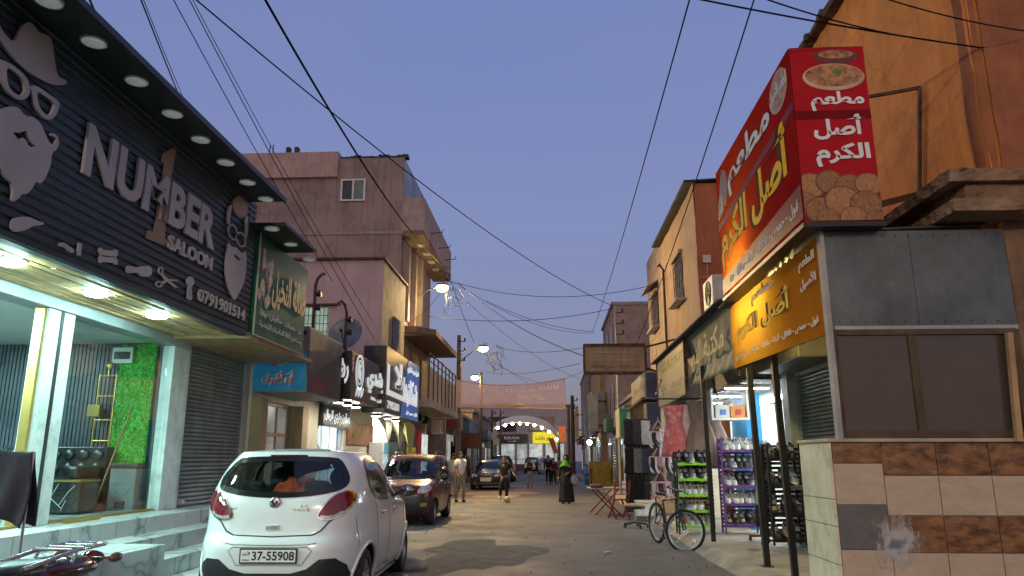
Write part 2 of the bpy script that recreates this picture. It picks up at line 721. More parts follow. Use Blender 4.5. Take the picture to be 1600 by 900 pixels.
# ------------------------------------------------------------------ ground
def road_material():
    m = bpy.data.materials.new('worn asphalt')
    m.use_nodes = True
    t = m.node_tree
    L = t.links.new
    b = t.nodes['Principled BSDF']
    b.inputs['Roughness'].default_value = 0.8
    c = t.nodes.new('ShaderNodeTexCoord')

    def noise(s, d=8, r=0.65, vec=None):
        n = t.nodes.new('ShaderNodeTexNoise')
        n.inputs['Scale'].default_value = s
        n.inputs['Detail'].default_value = d
        n.inputs['Roughness'].default_value = r
        L(vec or c.outputs['Object'], n.inputs['Vector'])
        return n.outputs['Fac']

    def rng(s, a, e, top=1.0, lo=0.0):
        r = t.nodes.new('ShaderNodeMapRange')
        r.inputs[1].default_value = a
        r.inputs[2].default_value = e
        r.inputs[3].default_value = lo
        r.inputs[4].default_value = top
        L(s, r.inputs[0])
        return r.outputs[0]

    def mix(f, a, col):
        x = t.nodes.new('ShaderNodeMix')
        x.data_type = 'RGBA'
        L(f, x.inputs[0])
        if isinstance(a, tuple):
            x.inputs[6].default_value = (*a, 1)
        else:
            L(a, x.inputs[6])
        x.inputs[7].default_value = (*col, 1)
        return x.outputs[2]
    o = mix(rng(noise(1.1), 0.3, 0.7), (0.055, 0.058, 0.06), (0.105, 0.109, 0.11))
    o = mix(rng(noise(0.33, 9, 0.6), 0.50, 0.72, 0.4), o, (0.135, 0.13, 0.122))       # dust and sand lying on it
    mp = t.nodes.new('ShaderNodeMapping')
    mp.inputs['Scale'].default_value = (1.6, 0.1, 1)
    L(c.outputs['Object'], mp.inputs[0])
    o = mix(rng(noise(1.0, 6, 0.6, mp.outputs[0]), 0.5, 0.75, 0.55), o, (0.055, 0.052, 0.05))    # tyre-worn lanes
    o = mix(rng(noise(2.7, 10, 0.75), 0.57, 0.63, 0.6), o, (0.045, 0.043, 0.04))
    v = t.nodes.new('ShaderNodeTexVoronoi')
    v.feature = 'DISTANCE_TO_EDGE'
    v.inputs['Scale'].default_value = 0.45
    nw = t.nodes.new('ShaderNodeTexNoise')
    nw.inputs['Scale'].default_value = 1.5
    nw.inputs['Detail'].default_value = 6
    L(c.outputs['Object'], nw.inputs['Vector'])
    vm = t.nodes.new('ShaderNodeMixRGB')
    vm.inputs[0].default_value = 0.4
    L(c.outputs['Object'], vm.inputs[1])
    L(nw.outputs['Color'], vm.inputs[2])
    L(vm.outputs[0], v.inputs['Vector'])
    o = mix(rng(v.outputs['Distance'], 0.012, 0.0, 0.6), o, (0.03, 0.03, 0.03))      # cracks
    o = mix(rng(noise(90, 3, 0.6), 0.35, 0.75, 0.35), o, (0.3, 0.28, 0.25))           # chippings
    L(o, b.inputs['Base Color'])
    bn = t.nodes.new('ShaderNodeBump')
    bn.inputs['Strength'].default_value = 0.5
    bn.inputs['Distance'].default_value = 0.012
    L(noise(60, 4), bn.inputs['Height'])
    L(bn.outputs[0], b.inputs['Normal'])
    L(rng(noise(0.8), 0.3, 0.7, 0.9, 0.6), b.inputs['Roughness'])
    return m


asphalt = road_material()
mb = MB()
mb.add([(-400, -120, 0), (400, -120, 0), (400, 600, 0), (-400, 600, 0)], [(0, 1, 2, 3)])
struct(mb.build('road', asphalt, local=True))

pave_m = M('dusty paving concrete', (0.36, 0.32, 0.26), 0.9, var=0.2, scale=2.2, bump=0.5, bscale=25, stain=((0.16, 0.14, 0.12), 1.2, 0.6))


def pavement(name, x_edge, x_in, y0, y1, h, seed):
    """raised walk with a worn, sloping, uneven edge"""
    r = random.Random(seed)
    ys = [y0 + (y1 - y0) * i / 90 for i in range(91)]
    sgn = 1 if x_in > x_edge else -1
    off = [r.uniform(-0.05, 0.05) for _ in ys]
    off = [(off[max(0, i - 1)] + off[i] + off[min(90, i + 1)]) / 3 * 2 for i in range(91)]
    top = [h + r.uniform(-0.012, 0.012) for _ in ys]
    vs, fs = [], []
    for y, o_, tz in zip(ys, off, top):
        vs += [(x_edge + o_ - sgn * 0.16, y, 0.0), (x_edge + o_ - sgn * 0.05, y, tz * 0.7), (x_edge + o_ + sgn * 0.03, y, tz), (x_in, y, h)]
    for i in range(90):
        for j in range(3):
            fs.append((i * 4 + j, i * 4 + j + 1, i * 4 + j + 5, i * 4 + j + 4))
    fs.append((0, 1, 2, 3))
    fs.append((363, 362, 361, 360))
    return struct(MB().add(vs, fs, True).build(name, pave_m))


pavement('pavement', 2.5, 6.5, 7.9, 75, 0.12, 3)
pavement('pavement', -4.35, -6.5, 13.9, 80, 0.13, 4)
sand_m = M('spilled sand', (0.42, 0.33, 0.23), 0.95, var=0.2, scale=4, bump=0.5)


def patch(name, cx, cy_, rx, ry, mat, z=0.004, seed=1):
    r = random.Random(seed)
    k = 40
    ph = [r.uniform(0, 6.28) for _ in range(4)]
    pts = []
    for i in range(k):
        a = 2 * math.pi * i / k
        q = 1 + 0.22 * math.sin(3 * a + ph[0]) + 0.13 * math.sin(5 * a + ph[1]) + 0.08 * math.sin(9 * a + ph[2]) + r.uniform(-0.06, 0.06)
        pts.append((cx + rx * q * math.cos(a), cy_ + ry * q * math.sin(a), z))
    return struct(MB().add(pts, [tuple(range(k))]).build(name, mat))


patch('sandy_ground', -2.4, 33.0, 1.5, 2.8, sand_m, seed=2)
patch('sandy_ground', -1.2, 12.3, 0.9, 2.0, M('sand smear', (0.098, 0.092, 0.082), 0.95, var=0.3, scale=3, bump=0.4), seed=8)

# ------------------------------------------------------------------ marble steps
def marble_material():
    m = bpy.data.materials.new('veined marble')
    m.use_nodes = True
    t = m.node_tree
    L = t.links.new
    b = t.nodes['Principled BSDF']
    b.inputs['Roughness'].default_value = 0.22
    c = t.nodes.new('ShaderNodeTexCoord')
    n = t.nodes.new('ShaderNodeTexNoise')
    n.inputs['Scale'].default_value = 1.3
    n.inputs['Detail'].default_value = 8
    L(c.outputs['Object'], n.inputs['Vector'])
    mx = t.nodes.new('ShaderNodeMixRGB')
    mx.inputs[0].default_value = 0.55
    L(c.outputs['Object'], mx.inputs[1])
    L(n.outputs['Color'], mx.inputs[2])
    w = t.nodes.new('ShaderNodeTexVoronoi')
    w.feature = 'DISTANCE_TO_EDGE'
    w.inputs['Scale'].default_value = 2.2
    L(mx.outputs[0], w.inputs['Vector'])
    r = t.nodes.new('ShaderNodeValToRGB')
    r.color_ramp.elements[0].position = 0.0
    r.color_ramp.elements[0].color = (0.26, 0.28, 0.28, 1)
    r.color_ramp.elements[1].position = 0.07
    r.color_ramp.elements[1].color = (0.70, 0.72, 0.70, 1)
    e = r.color_ramp.elements.new(0.02)
    e.color = (0.52, 0.54, 0.53, 1)
    L(w.outputs['Distance'], r.inputs[0])
    n2 = t.nodes.new('ShaderNodeTexNoise')
    n2.inputs['Scale'].default_value = 2.5
    n2.inputs['Detail'].default_value = 7
    L(c.outputs['Object'], n2.inputs['Vector'])
    m2 = t.nodes.new('ShaderNodeMix')
    m2.data_type = 'RGBA'
    m2.blend_type = 'MULTIPLY'
    m2.inputs[0].default_value = 0.5
    L(r.outputs[0], m2.inputs[6])
    L(n2.outputs['Fac'], m2.inputs[7])
    L(m2.outputs[2], b.inputs['Base Color'])
    return m


marble = marble_material()
steps = thing('marble_steps', 'white veined marble steps and landing in front of the glass saloon', 'steps', (-4.8, 8, 0))
joint = M('tile joint', (0.28, 0.3, 0.29), 0.8)
MB().box(-9.2, -5.0, 3.0, 13.25, 0.0, 0.76).build('landing', marble, steps, bevel=0.008)
MB().box(-4.997, -4.62, 3.0, 13.2, 0.0, 0.57).build('step', marble, steps, bevel=0.008)
MB().box(-4.617, -4.12, 3.0, 8.1, 0.0, 0.572).build('stoop', marble, steps, bevel=0.008)
MB().box(-4.617, -4.27, 8.104, 13.2, 0.0, 0.38).build('step', marble, steps, bevel=0.008)
MB().box(-4.267, -3.93, 8.104, 13.2, 0.0, 0.19).build('step', marble, steps, bevel=0.008)
mb = MB()
for i in range(12):
    y = 3.6 + i * 0.84
    mb.box(-4.999, -4.995, y, y + 0.006, 0.58, 0.752)
    mb.box(-4.119, -4.117, min(y, 8.0), min(y, 8.0) + 0.006, 0.02, 0.56) if y < 8 else mb.box(-4.269, -4.265, y, y + 0.006, 0.2, 0.372)
mb.build('tile_joints', joint, steps)

# ------------------------------------------------------------------ saloon building
XF = -5.5                                   # shopfront plane
yA0, yA1 = P(40, 720, X=XF).y, P(60, 720, X=XF).y
yB0, yB1 = P(62, 720, X=XF).y, P(84, 720, X=XF).y
yC0, yC1 = P(246, 700, X=XF).y, P(279, 700, X=XF).y
yS1 = P(392, 700, X=XF).y
ZS = 3.2                                    # soffit height
plaster_ext = M('rendered saloon wall', (0.42, 0.36, 0.33), 0.9, var=0.15, bump=0.3)
ribbed = M('dark ribbed cladding', (0.045, 0.055, 0.07), 0.45, var=0.2)
roomwhite = M('white room wall', (0.74, 0.77, 0.75), 0.7, var=0.04)
sal = thing('saloon_shop', 'single storey saloon with glass front, white posts and steel shutter', 'building', (-7, 8, 0.0))
mb = MB()
mb.box(-9.2, XF + 0.1, 3.0, 13.3, ZS + 0.04, 5.0)        # wall over the shopfront
mb.box(-9.2, -9.0, 3.0, 13.3, 0.762, ZS + 0.038)
mb.box(-9.0, XF, 13.1, 13.3, 0.762, ZS + 0.038)
mb.box(-9.0, XF, 2.8, 3.0, 0.0, ZS + 0.038)
mb.box(-9.0, XF - 0.1, yC1, yC1 + 0.12, 0.762, ZS + 0.038)
mb.build('wall', plaster_ext, sal)
MB().box(-9.3, -3.78, 2.9, 9.95, 5.08, 5.12).box(-9.3, -5.4, 9.953, 13.4, 5.05, 5.2).build('roof', M('roof slab dark', (0.03, 0.032, 0.035), 0.5), sal)
for (a, b_) in ((yA0, yA1), (yB0, yB1), (yC0 + 0.14, yC1)):
    MB().box(XF - 0.14, XF + 0.03, a, b_, 0.762, ZS - 0.13).build('post', M('white enamel post', (0.66, 0.69, 0.66), 0.45, var=0.12, streak=0.4, stain=((0.35, 0.33, 0.28), 6, 0.5)), sal, bevel=0.006)
MB().box(XF - 0.22, XF + 0.06, 3.0, yC1, ZS - 0.128, ZS + 0.036).build('lintel', M('shutter box', (0.36, 0.40, 0.40), 0.4, 0.3, var=0.1), sal, bevel=0.01)
MB().box(XF - 0.07, XF - 0.055, yB1 + 0.03, yC0 + 0.13, 0.79, ZS - 0.14).build('window', glass, sal)
mb = MB()
mb.box(XF - 0.09, XF - 0.03, yB1 + 0.002, yC0 + 0.135, 0.763, 0.79)
mb.box(XF + 0.12, XF + 0.16, yB1 + 0.1, yB1 + 0.75, 0.763, 0.785)
mb.box(XF - 0.05, XF + 0.0, 3.5, yA0 - 0.003, 0.763, 0.79)
mb.build('threshold_strip', brass, sal)
MB().box(XF - 0.10, XF + 0.0, yA0 - 0.045, yA0 - 0.002, 0.79, ZS - 0.135).build('brass_trim', brass, sal)
MB().box(XF - 0.10, XF + 0.034, yA1 + 0.001, yB0 + 0.035, 0.765, ZS - 0.135).build('guide_gap_strip', M('dark post gap', (0.02, 0.022, 0.025), .6), sal)  # black strip standing in for the dark gap between the two posts
# roller shutter with real slats
mb = MB()
prof = []
nsl = 38
zz = [0.765 + (ZS - 0.77) * i / nsl for i in range(nsl)]
hs = (ZS - 0.77) / nsl
for z in zz:
    prof += [(XF - 0.055, z), (XF - 0.02, z + hs * 0.25), (XF - 0.012, z + hs * 0.55), (XF - 0.03, z + hs * 0.9)]
vs, fs = [], []
for (x, z) in prof:
    vs += [(x, yC1 + 0.03, z), (x, yS1 + 0.2, z)]
for i in range(len(prof) - 1):
    fs.append((i * 2, i * 2 + 1, i * 2 + 3, i * 2 + 2))
mb.add(vs, fs)
sh = mb.build('roller_shutter', shutter_m, sal)
MB().box(XF - 0.05, XF + 0.03, yC1 + 0.005, yC1 + 0.05, 0.762, ZS).build('guide_gap_strip', M('white guide rail', (0.5, 0.53, 0.51), 0.5, streak=0.5), sal)
MB().box(XF - 0.02, XF + 0.02, yC1 + 0.1, yC1 + 0.22, 0.82, 0.86).ell((XF + 0.03, yC1 + 0.26, 0.85), 0.02, 0.05, 0.03).build('padlock', chrome, sal)
# wooden soffit: narrow planks running along the street
mb = MB()
pm = [M('pine plank', (0.56, 0.37, 0.17), 0.5, var=0.3, scale=5), M('dark pine plank', (0.34, 0.20, 0.085), 0.5, var=0.3, scale=5), M('pale pine plank', (0.68, 0.49, 0.26), 0.5, var=0.25, scale=5)]
x = -5.42
rr = random.Random(5)
while x < -4.33:
    y = 2.9
    while y < 12.6:
        y2 = min(12.6, y + rr.uniform(1.2, 3.0))
        mb.cur = rr.choice([0, 0, 1, 2])
        d = rr.uniform(0, 0.012)
        mb.box(x, x + 0.052, y, y2 - 0.004, ZS - d, ZS + 0.03)
        y = y2
    x += 0.058
mb.build('soffit', pm, sal)
lamp_white = EM('cool lamp lens', (0.55, 0.98, 0.92), 260)
for px, py in ((20, 408), (162, 457), (262, 492), (-130, 360)):
    q = P(px, py, Z=ZS - 0.02)
    q.x = -4.82
    f = MB().lathe([(0.10, 0.0), (0.135, 0.0), (0.135, -0.006), (0.10, -0.008)], (q.x, q.y, ZS - 0.014), (0, 0, 1), 24).build('downlight', chrome, sal)
    MB().lathe([(0.0, -0.052), (0.07, -0.048), (0.11, -0.036), (0.128, -0.016), (0.128, -0.004)], (q.x, q.y, ZS - 0.014), (0, 0, 1), 24).build('lamp_lens', lamp_white, f)
# room
room = MB()
room.cur = 0
YW = yC1 - 0.02
room.box(-9.0, XF - 0.24, 3.0, YW, 0.7625, 0.7665)
room.cur = 1
room.box(-9.0, XF - 0.24, 3.0, YW, ZS - 0.03, ZS + 0.03)
room.box(-6.75, -6.35, 7.55, 7.95, 0.767, ZS - 0.03)
room.build('room_floor', [M('shop floor', (0.4, 0.42, 0.42), 0.2, var=0.05), roomwhite], sal)
mb = MB()
y = YW
x = XF - 0.3
while x > -9:
    mb.box(x - 0.045, x, YW - 0.05, YW, 0.767, ZS - 0.032)
    mb.box(x - 0.06, x - 0.045, YW - 0.025, YW, 0.767, ZS - 0.032)
    x -= 0.06
y = 3.0
while y < YW - 0.1:
    mb.box(-9.0, -8.95, y, y + 0.06, 0.767, ZS - 0.032)
    mb.box(-9.0, -8.975, y + 0.06, y + 0.08, 0.767, ZS - 0.032)
    y += 0.08
mb.build('ribbed_wall', ribbed, sal)
panel_em = EM('cool ceiling panel', (0.56, 0.98, 0.90), 75)
for (a, b_) in ((-7.8, 4.2), (-8.0, 5.8), (-6.7, 5.9), (-8.6, 8.3)):
    MB().box(a, a + 0.6, b_, b_ + 1.1, ZS - 0.06, ZS - 0.031).build('ceiling_lamp', panel_em, sal)

# things in the saloon window
yw = YW - 0.06
a, b_ = P(186, 600, Y=yw), P(240, 600, Y=yw)
leaf = M('plastic leaves', (0.06, 0.52, 0.05), 0.5, var=0.5, scale=30)
pl = MB()
rr = random.Random(3)
pl.box(a.x, b_.x, yw - 0.012, yw, 1.36, ZS - 0.05)
for i in range(2600):
    c = Vector((rr.uniform(a.x, b_.x), yw - rr.uniform(0.015, 0.055), rr.uniform(1.36, ZS - 0.06)))
    d1 = Vector((rr.uniform(-1, 1), rr.uniform(-0.9, 0.2), rr.uniform(-1, 1))).normalized() * 0.028
    d2 = d1.cross(Vector((rr.uniform(-.3, .3), -1, rr.uniform(-.3, .3)))).normalized() * 0.013
    pl.add([c - d1, c + d2, c + d1, c - d2], [(0, 1, 2, 3)])
tag(pl.build('leaf_panel', leaf), 'bright green artificial leaf panel on the wall inside the saloon', 'wall panel')
t = thing('waste_bin', 'tall grey pedal bin with black lid standing below the leaf panel', 'bin', (P(197, 780, Y=yw - 0.4).x, yw - 0.4, 0.767))
MB().prism([(-0.19, -0.15, 0), (0.19, -0.15, 0), (0.19, 0.15, 0), (-0.19, 0.15, 0)], (0, 0, 0.56)).build('body', M('grey bin plastic', (0.17, 0.20, 0.20), 0.4), t, local=True, bevel=0.02)
MB().box(-0.2, 0.2, -0.16, 0.16, 0.562, 0.63).build('lid', blackplastic, t, local=True, bevel=0.015)
MB().box(-0.07, 0.07, -0.17, -0.152, 0.03, 0.12).build('pedal', blackplastic, t, local=True)
sx = P(118, 740, Y=yw - 0.5).x
t = thing('sofa', 'black tufted leather sofa against the ribbed wall inside the saloon', 'sofa', (sx - 0.35, yw - 0.5, 0.767))
leather = M('black leather', (0.018, 0.02, 0.024), 0.3, var=0.3, bump=0.2, bscale=12)
MB().box(-0.9, 0.62, -0.38, 0.25, 0.08, 0.42).build('seat', leather, t, local=True, bevel=0.04)
mb = MB().box(-0.9, 0.62, 0.255, 0.42, 0.08, 0.86)
for i in range(7):
    for k in range(2):
        mb.ell((-0.78 + i * 0.21, 0.25, 0.56 + k * 0.19), 0.095, 0.04, 0.085, 10, 6)
mb.build('backrest', leather, t, local=True, bevel=0.03)
MB().box(0.47, 0.62, -0.38, 0.25, 0.425, 0.6).build('armrest', leather, t, local=True, bevel=0.04)
t = thing('side_table', 'low dark table top with white marble veins and gold edge in saloon window', 'table', (P(105, 790, Y=yw - 1.15).x, yw - 1.15, 0.767))
MB().box(-0.35, 0.27, -0.2, 0.2, 0.02, 0.4).build('body', M('black marble', (0.02, 0.022, 0.025), 0.15), t, local=True)
MB().box(-0.36, 0.28, -0.21, 0.21, 0.402, 0.425).build('table_top', brass, t, local=True)
mb = MB()
for pts in (((-0.2, 0.1), (-0.08, 0.26), (-0.02, 0.38)), ((-0.12, 0.22), (0.05, 0.08)), ((0.02, 0.12), (0.12, 0.28), (0.2, 0.36)), ((0.05, 0.05), (0.1, 0.18))):
    mb.tube([(q[0], -0.201, q[1]) for q in pts], 0.004, 4)
mb.build('veins', white_print, t, local=True)
gx = P(157, 700, Y=yw - 0.1).x
t = thing('towel_stand', 'gold metal towel ladder leaning on the ribbed wall inside the saloon', 'stand', (gx, yw - 0.12, 0.767))
mb = MB()
for sx_ in (-0.13, 0.13):
    mb.tube([(sx_, 0, 0.55), (sx_, 0, 1.92)], 0.014)
for z in (0.95, 1.25, 1.6, 1.9):
    mb.tube([(-0.13, 0, z), (0.13, 0, z)], 0.012)
mb.tube([(0, 0, 1.9), (0, 0, 2.0)], 0.012).ell((0, 0, 2.05), 0.06, 0.04, 0.06)
mb.build('frame', brass, t, local=True)
MB().box(-0.22, -0.04, -0.06, 0.03, 1.3, 1.47).build('box', M('gold box', (0.35, 0.24, 0.08), 0.3, 0.6), t, local=True)
t = thing('broom', 'wooden handled broom leaning beside the bin in saloon window', 'broom', (P(148, 780, Y=yw - 0.6).x, yw - 0.6, 0.767))
MB().tube([(0.0, 0, 0.06), (0.22, 0.3, 1.45)], 0.014).build('handle', wood_m, t, local=True)
MB().box(-0.15, 0.15, -0.04, 0.04, 0.0, 0.08).build('brush', M('red bristle', (0.25, 0.05, 0.05), 0.9), t, local=True)
q = P(195, 558, Y=yw - 0.03)
t = thing('meter_box', 'white fuse box with clear cover on the saloon wall', 'fuse box', (q.x, yw - 0.06, q.z - 0.1))
MB().box(-0.16, 0.16, -0.04, 0.0, 0, 0.24).build('case', whitepaint, t, local=True, bevel=0.01)
MB().box(-0.12, 0.12, -0.05, -0.041, 0.06, 0.17).build('cover', darkglass, t, local=True)

# dark cloth on a rack at the left edge
q = P(12, 760, Y=5.55)
t = thing('drying_rack', 'metal rack carrying a cloth on the marble landing at left edge', 'rack', (q.x - 0.05, 5.6, 0.57))
mb = MB()
for s in (-0.3, 0.18):
    mb.tube([(s, 0, 0.0), (s, 0, 0.93)], 0.012)
mb.tube([(-0.3, 0, 0.93), (0.18, 0, 0.93)], 0.012)
mb.tube([(-0.3, -0.2, 0.012), (-0.3, 0.2, 0.012)], 0.012)
mb.tube([(0.18, -0.2, 0.012), (0.18, 0.2, 0.012)], 0.012)
mb.build('frame', chrome, t, local=True)
rr = random.Random(2)


def drape(u, v):
    # v: 0 front hem .. 0.5 over the rail .. 1 back hem
    xx = -0.36 + 0.56 * u + 0.02 * math.sin(v * 9)
    a_ = abs(v - 0.5) * 2
    z = 0.945 - max(0, a_ - 0.08) * (0.57 + 0.04 * math.sin(u * 7)) + 0.012 * math.sin(u * 5)
    yy = (-1 if v < 0.5 else 1) * (0.02 + 0.05 * a_ + 0.018 * math.sin(u * 17 + a_ * 3) * a_)
    xx += 0.05 * a_ * (u - 0.8)
    return Vector((q.x - 0.05 + xx, 5.6 + yy, 0.57 + z))


tag(MB().grid(drape, 26, 30).build('dark_cloth', M('dark plum cloth', (0.028, 0.02, 0.03), 0.95, var=0.3, bump=0.3, bscale=90), solid=0.008), 'dark plum cloth hanging over a rack at the left edge', 'cloth')

# ------------------------------------------------------------------ saloon sign and canopy
SG = face_x(-4.3, 1)
sign = thing('saloon_sign', 'dark ribbed sign reading NUMBER 1 SALOON with silver cut-outs', 'shop sign', (-4.4, 7, ZS))
mb = MB()
y0s, y1s = 2.9, P(394, 430, X=-4.3).y
z = ZS - 0.04
vs, fs = [], []
while z < 5.08:
    vs += [(-4.318, y0s, z), (-4.318, y1s, z), (-4.302, y0s, z + 0.012), (-4.302, y1s, z + 0.012), (-4.302, y0s, z + 0.062), (-4.302, y1s, z + 0.062), (-4.318, y0s, z + 0.074), (-4.318, y1s, z + 0.074)]
    z += 0.086
for i in range(len(vs) // 2 - 1):
    fs.append((2 * i, 2 * i + 1, 2 * i + 3, 2 * i + 2))
mb.add(vs, fs)
mb.box(-4.42, -4.335, y0s, y1s, ZS - 0.04, 5.075)
mb.build('board', M('dark blue ribbed sheet', (0.009, 0.027, 0.042), 0.42, 0.1, var=0.2, spec=0.6), sign)
silver = M('brushed silver letter', (0.42, 0.39, 0.38), 0.5, 0.25, var=0.08)
goldl = M('bronze letter', (0.30, 0.20, 0.13), 0.5, 0.3, var=0.1)


def word(par, pl, txt, ll, ur, mat, thick=0.03, base=0.01, bold=0.03, name='lettering', **k):
    return write_px(MB(), pl, txt, ll, ur, thick=thick, base=base, bold=bold, **k).build(name, mat, par)


def word_quad(par, pl, txt, p_ll, p_lr, p_ul, mat, thick=0.03, base=0.01, bold=0.03, name='lettering'):
    a, b, c = pl.uv(*p_ll), pl.uv(*p_lr), pl.uv(*p_ul)
    return write(MB(), pl, txt, a[0], b[0], a[1], c[1], thick, base, bold, shear=b[1] - a[1]).build(name, mat, par)


word_quad(sign, SG, 'NUMBER', (124, 271), (330, 392), (142, 196), silver, 0.03, 0.006, 0.035)
mb = MB()
cut_px(mb, SG, [[(252, 240), (268, 232), (274, 234), (262, 300), (256, 372), (263, 376), (255, 384), (226, 372), (229, 360), (238, 362), (244, 330), (255, 256), (250, 252)]], 0.008, 0.003, 0)
mb.build('numeral', goldl, sign)
word_quad(sign, SG, 'SALOON', (259, 388), (328, 423), (262, 366), silver, 0.025, 0.006, 0.035)
word_quad(sign, SG, '0791901514', (306, 470), (379, 502), (309, 450), silver, 0.025, 0.006, 0.03)


def ellp(cx, cy_, rx, ry, n=18, rot=0.0):
    return [(cx + rx * math.cos(2 * math.pi * i / n) * math.cos(rot) - ry * math.sin(2 * math.pi * i / n) * math.sin(rot),
             cy_ + rx * math.cos(2 * math.pi * i / n) * math.sin(rot) + ry * math.sin(2 * math.pi * i / n) * math.cos(rot)) for i in range(n)]


# big bearded head on the left
mb = MB()
cut_px(mb, SG, [[(-20, 22), (-8, 36), (2, 55), (18, 68), (28, 42), (38, 34), (46, 36), (56, 52), (66, 53), (76, 60), (80, 90), (84, 120), (98, 125), (100, 132), (84, 134), (66, 128), (44, 116), (22, 98), (2, 74), (-12, 52), (-22, 30)]], 0.025, 0.006, 2)
cut_px(mb, SG, [[(-26, 84), (-8, 92), (2, 95), (18, 104), (34, 118), (40, 130), (42, 146), (34, 156), (22, 156), (10, 148), (2, 136), (-8, 108), (-26, 96)], [(4, 104), (18, 112), (30, 124), (35, 138), (32, 148), (22, 149), (12, 142), (6, 130)]], 0.025, 0.006, 1)
cut_px(mb, SG, [[(40, 134), (52, 134), (70, 146), (84, 156), (89, 162), (86, 172), (80, 184), (70, 188), (60, 182), (50, 168), (46, 146)], [(52, 142), (66, 150), (78, 160), (80, 166), (76, 178), (70, 181), (62, 176), (54, 162)]], 0.025, 0.006, 1)
cut_px(mb, SG, [[(-30, 178), (-6, 172), (12, 166), (24, 168), (34, 182), (46, 182), (58, 192), (66, 210), (72, 224), (80, 226), (84, 219), (80, 213), (74, 212), (76, 208), (84, 211), (88, 222), (84, 234), (76, 238), (74, 258), (70, 268), (64, 282), (56, 288), (52, 282), (44, 296), (36, 304), (30, 302), (22, 312), (13, 316), (16, 298), (12, 284), (4, 280), (-6, 260), (-30, 250)],
                [(14, 206), (26, 208), (36, 203), (38, 214), (44, 224), (52, 229), (40, 230), (36, 220), (30, 214), (24, 220), (18, 212)]], 0.025, 0.006, 1)
mb.build('emblem', silver, sign)
# smaller head on the right
mb = MB()
cut_px(mb, SG, [[(361, 312), (368, 306), (376, 308), (384, 322), (384, 334), (378, 340), (370, 340), (362, 330), (360, 320)]], 0.025, 0.006, 2)
mb.build('emblem', goldl, sign)
mb = MB()
cut_px(mb, SG, [[(355, 322), (361, 319), (358, 332), (356, 350), (355, 352), (352, 348), (353, 330)]], 0.02, 0.006, 1)
cut_px(mb, SG, [[(380, 340), (385, 336), (385, 360), (382, 378), (379, 376), (381, 358)]], 0.02, 0.006, 1)
for c in ((361.5, 363, 7.5, 13), (374.5, 374.5, 7.5, 12.5)):
    cut_px(mb, SG, [ellp(c[0], c[1], c[2], c[3], rot=-0.25), ellp(c[0], c[1], c[2] - 1.8, c[3] - 2.6, rot=-0.25)], 0.02, 0.006, 0)
cut_px(mb, SG, [[(354, 377), (359, 386), (366, 386), (370, 391), (376, 396), (381, 392), (383, 400), (382, 424), (378, 444), (370, 460), (364, 470), (360, 464), (352, 446), (349, 420), (351, 396)], [(362, 397), (367, 399), (371, 404), (374, 406), (369, 407), (364, 402)]], 0.02, 0.006, 1)
mb.build('emblem', silver, sign)
# barber tools
mb = MB()
mb.build('tool_emblem', silver, sign) if mb.v else None
mb = MB()
cut_px(mb, SG, [[(14, 346), (20, 340), (40, 338), (56, 345), (68, 349), (60, 352), (48, 353), (36, 360), (18, 363), (13, 356)]], 0.015, 0.006, 1)
mb.build('tool_emblem', silver, sign) if mb.v else None
mb = MB()
cut_px(mb, SG, [[(88, 381), (96, 378), (101, 382), (113, 390), (112, 396), (102, 392), (98, 386), (89, 385)]], 0.015, 0.006, 1)
mb.build('tool_emblem', silver, sign) if mb.v else None
mb = MB()
cut_px(mb, SG, [[(120, 379), (125, 381), (123, 400), (118, 398)]], 0.015, 0.006, 0)
mb.build('tool_emblem', silver, sign) if mb.v else None
mb = MB()
cut_px(mb, SG, [[(152, 387), (156, 387), (157, 390), (175, 392), (176, 390), (181, 391), (181, 399), (179, 400), (179, 405), (181, 406), (180, 414), (176, 413), (175, 411), (157, 409), (156, 411), (152, 410), (152, 402), (154, 401), (154, 396), (152, 395)], [(155, 398), (164, 400), (177, 401), (177, 402), (164, 402), (155, 400)]], 0.015, 0.006, 0)
mb.build('tool_emblem', silver, sign) if mb.v else None
mb = MB()
cut_px(mb, SG, [[(195, 416), (200, 415), (208, 418), (218, 416), (234, 415), (235, 432), (216, 432), (214, 426), (204, 426), (195, 428)]], 0.015, 0.006, 1)
mb.build('tool_emblem', silver, sign) if mb.v else None
mb = MB()
for c in ((246, 444, 5, 5), (249, 423, 4, 6)):
    cut_px(mb, SG, [ellp(*c), ellp(c[0], c[1], c[2] - 1.7, c[3] - 1.9)], 0.015, 0.006, 0)
cut_px(mb, SG, [[(249, 429), (252, 428), (258, 434), (275, 449), (272, 450), (256, 439)]], 0.015, 0.006, 0)
cut_px(mb, SG, [[(250, 441), (258, 436), (275, 437), (276, 439), (259, 439), (251, 445)]], 0.018, 0.006, 0)
mb.build('tool_emblem', silver, sign) if mb.v else None
mb = MB()
cut_px(mb, SG, [ellp(295, 440, 6, 8)], 0.015, 0.006, 0)
cut_px(mb, SG, [[(292, 447), (297, 448), (298, 468), (294, 469), (290, 466)]], 0.015, 0.006, 0)
mb.build('tool_emblem', silver, sign)

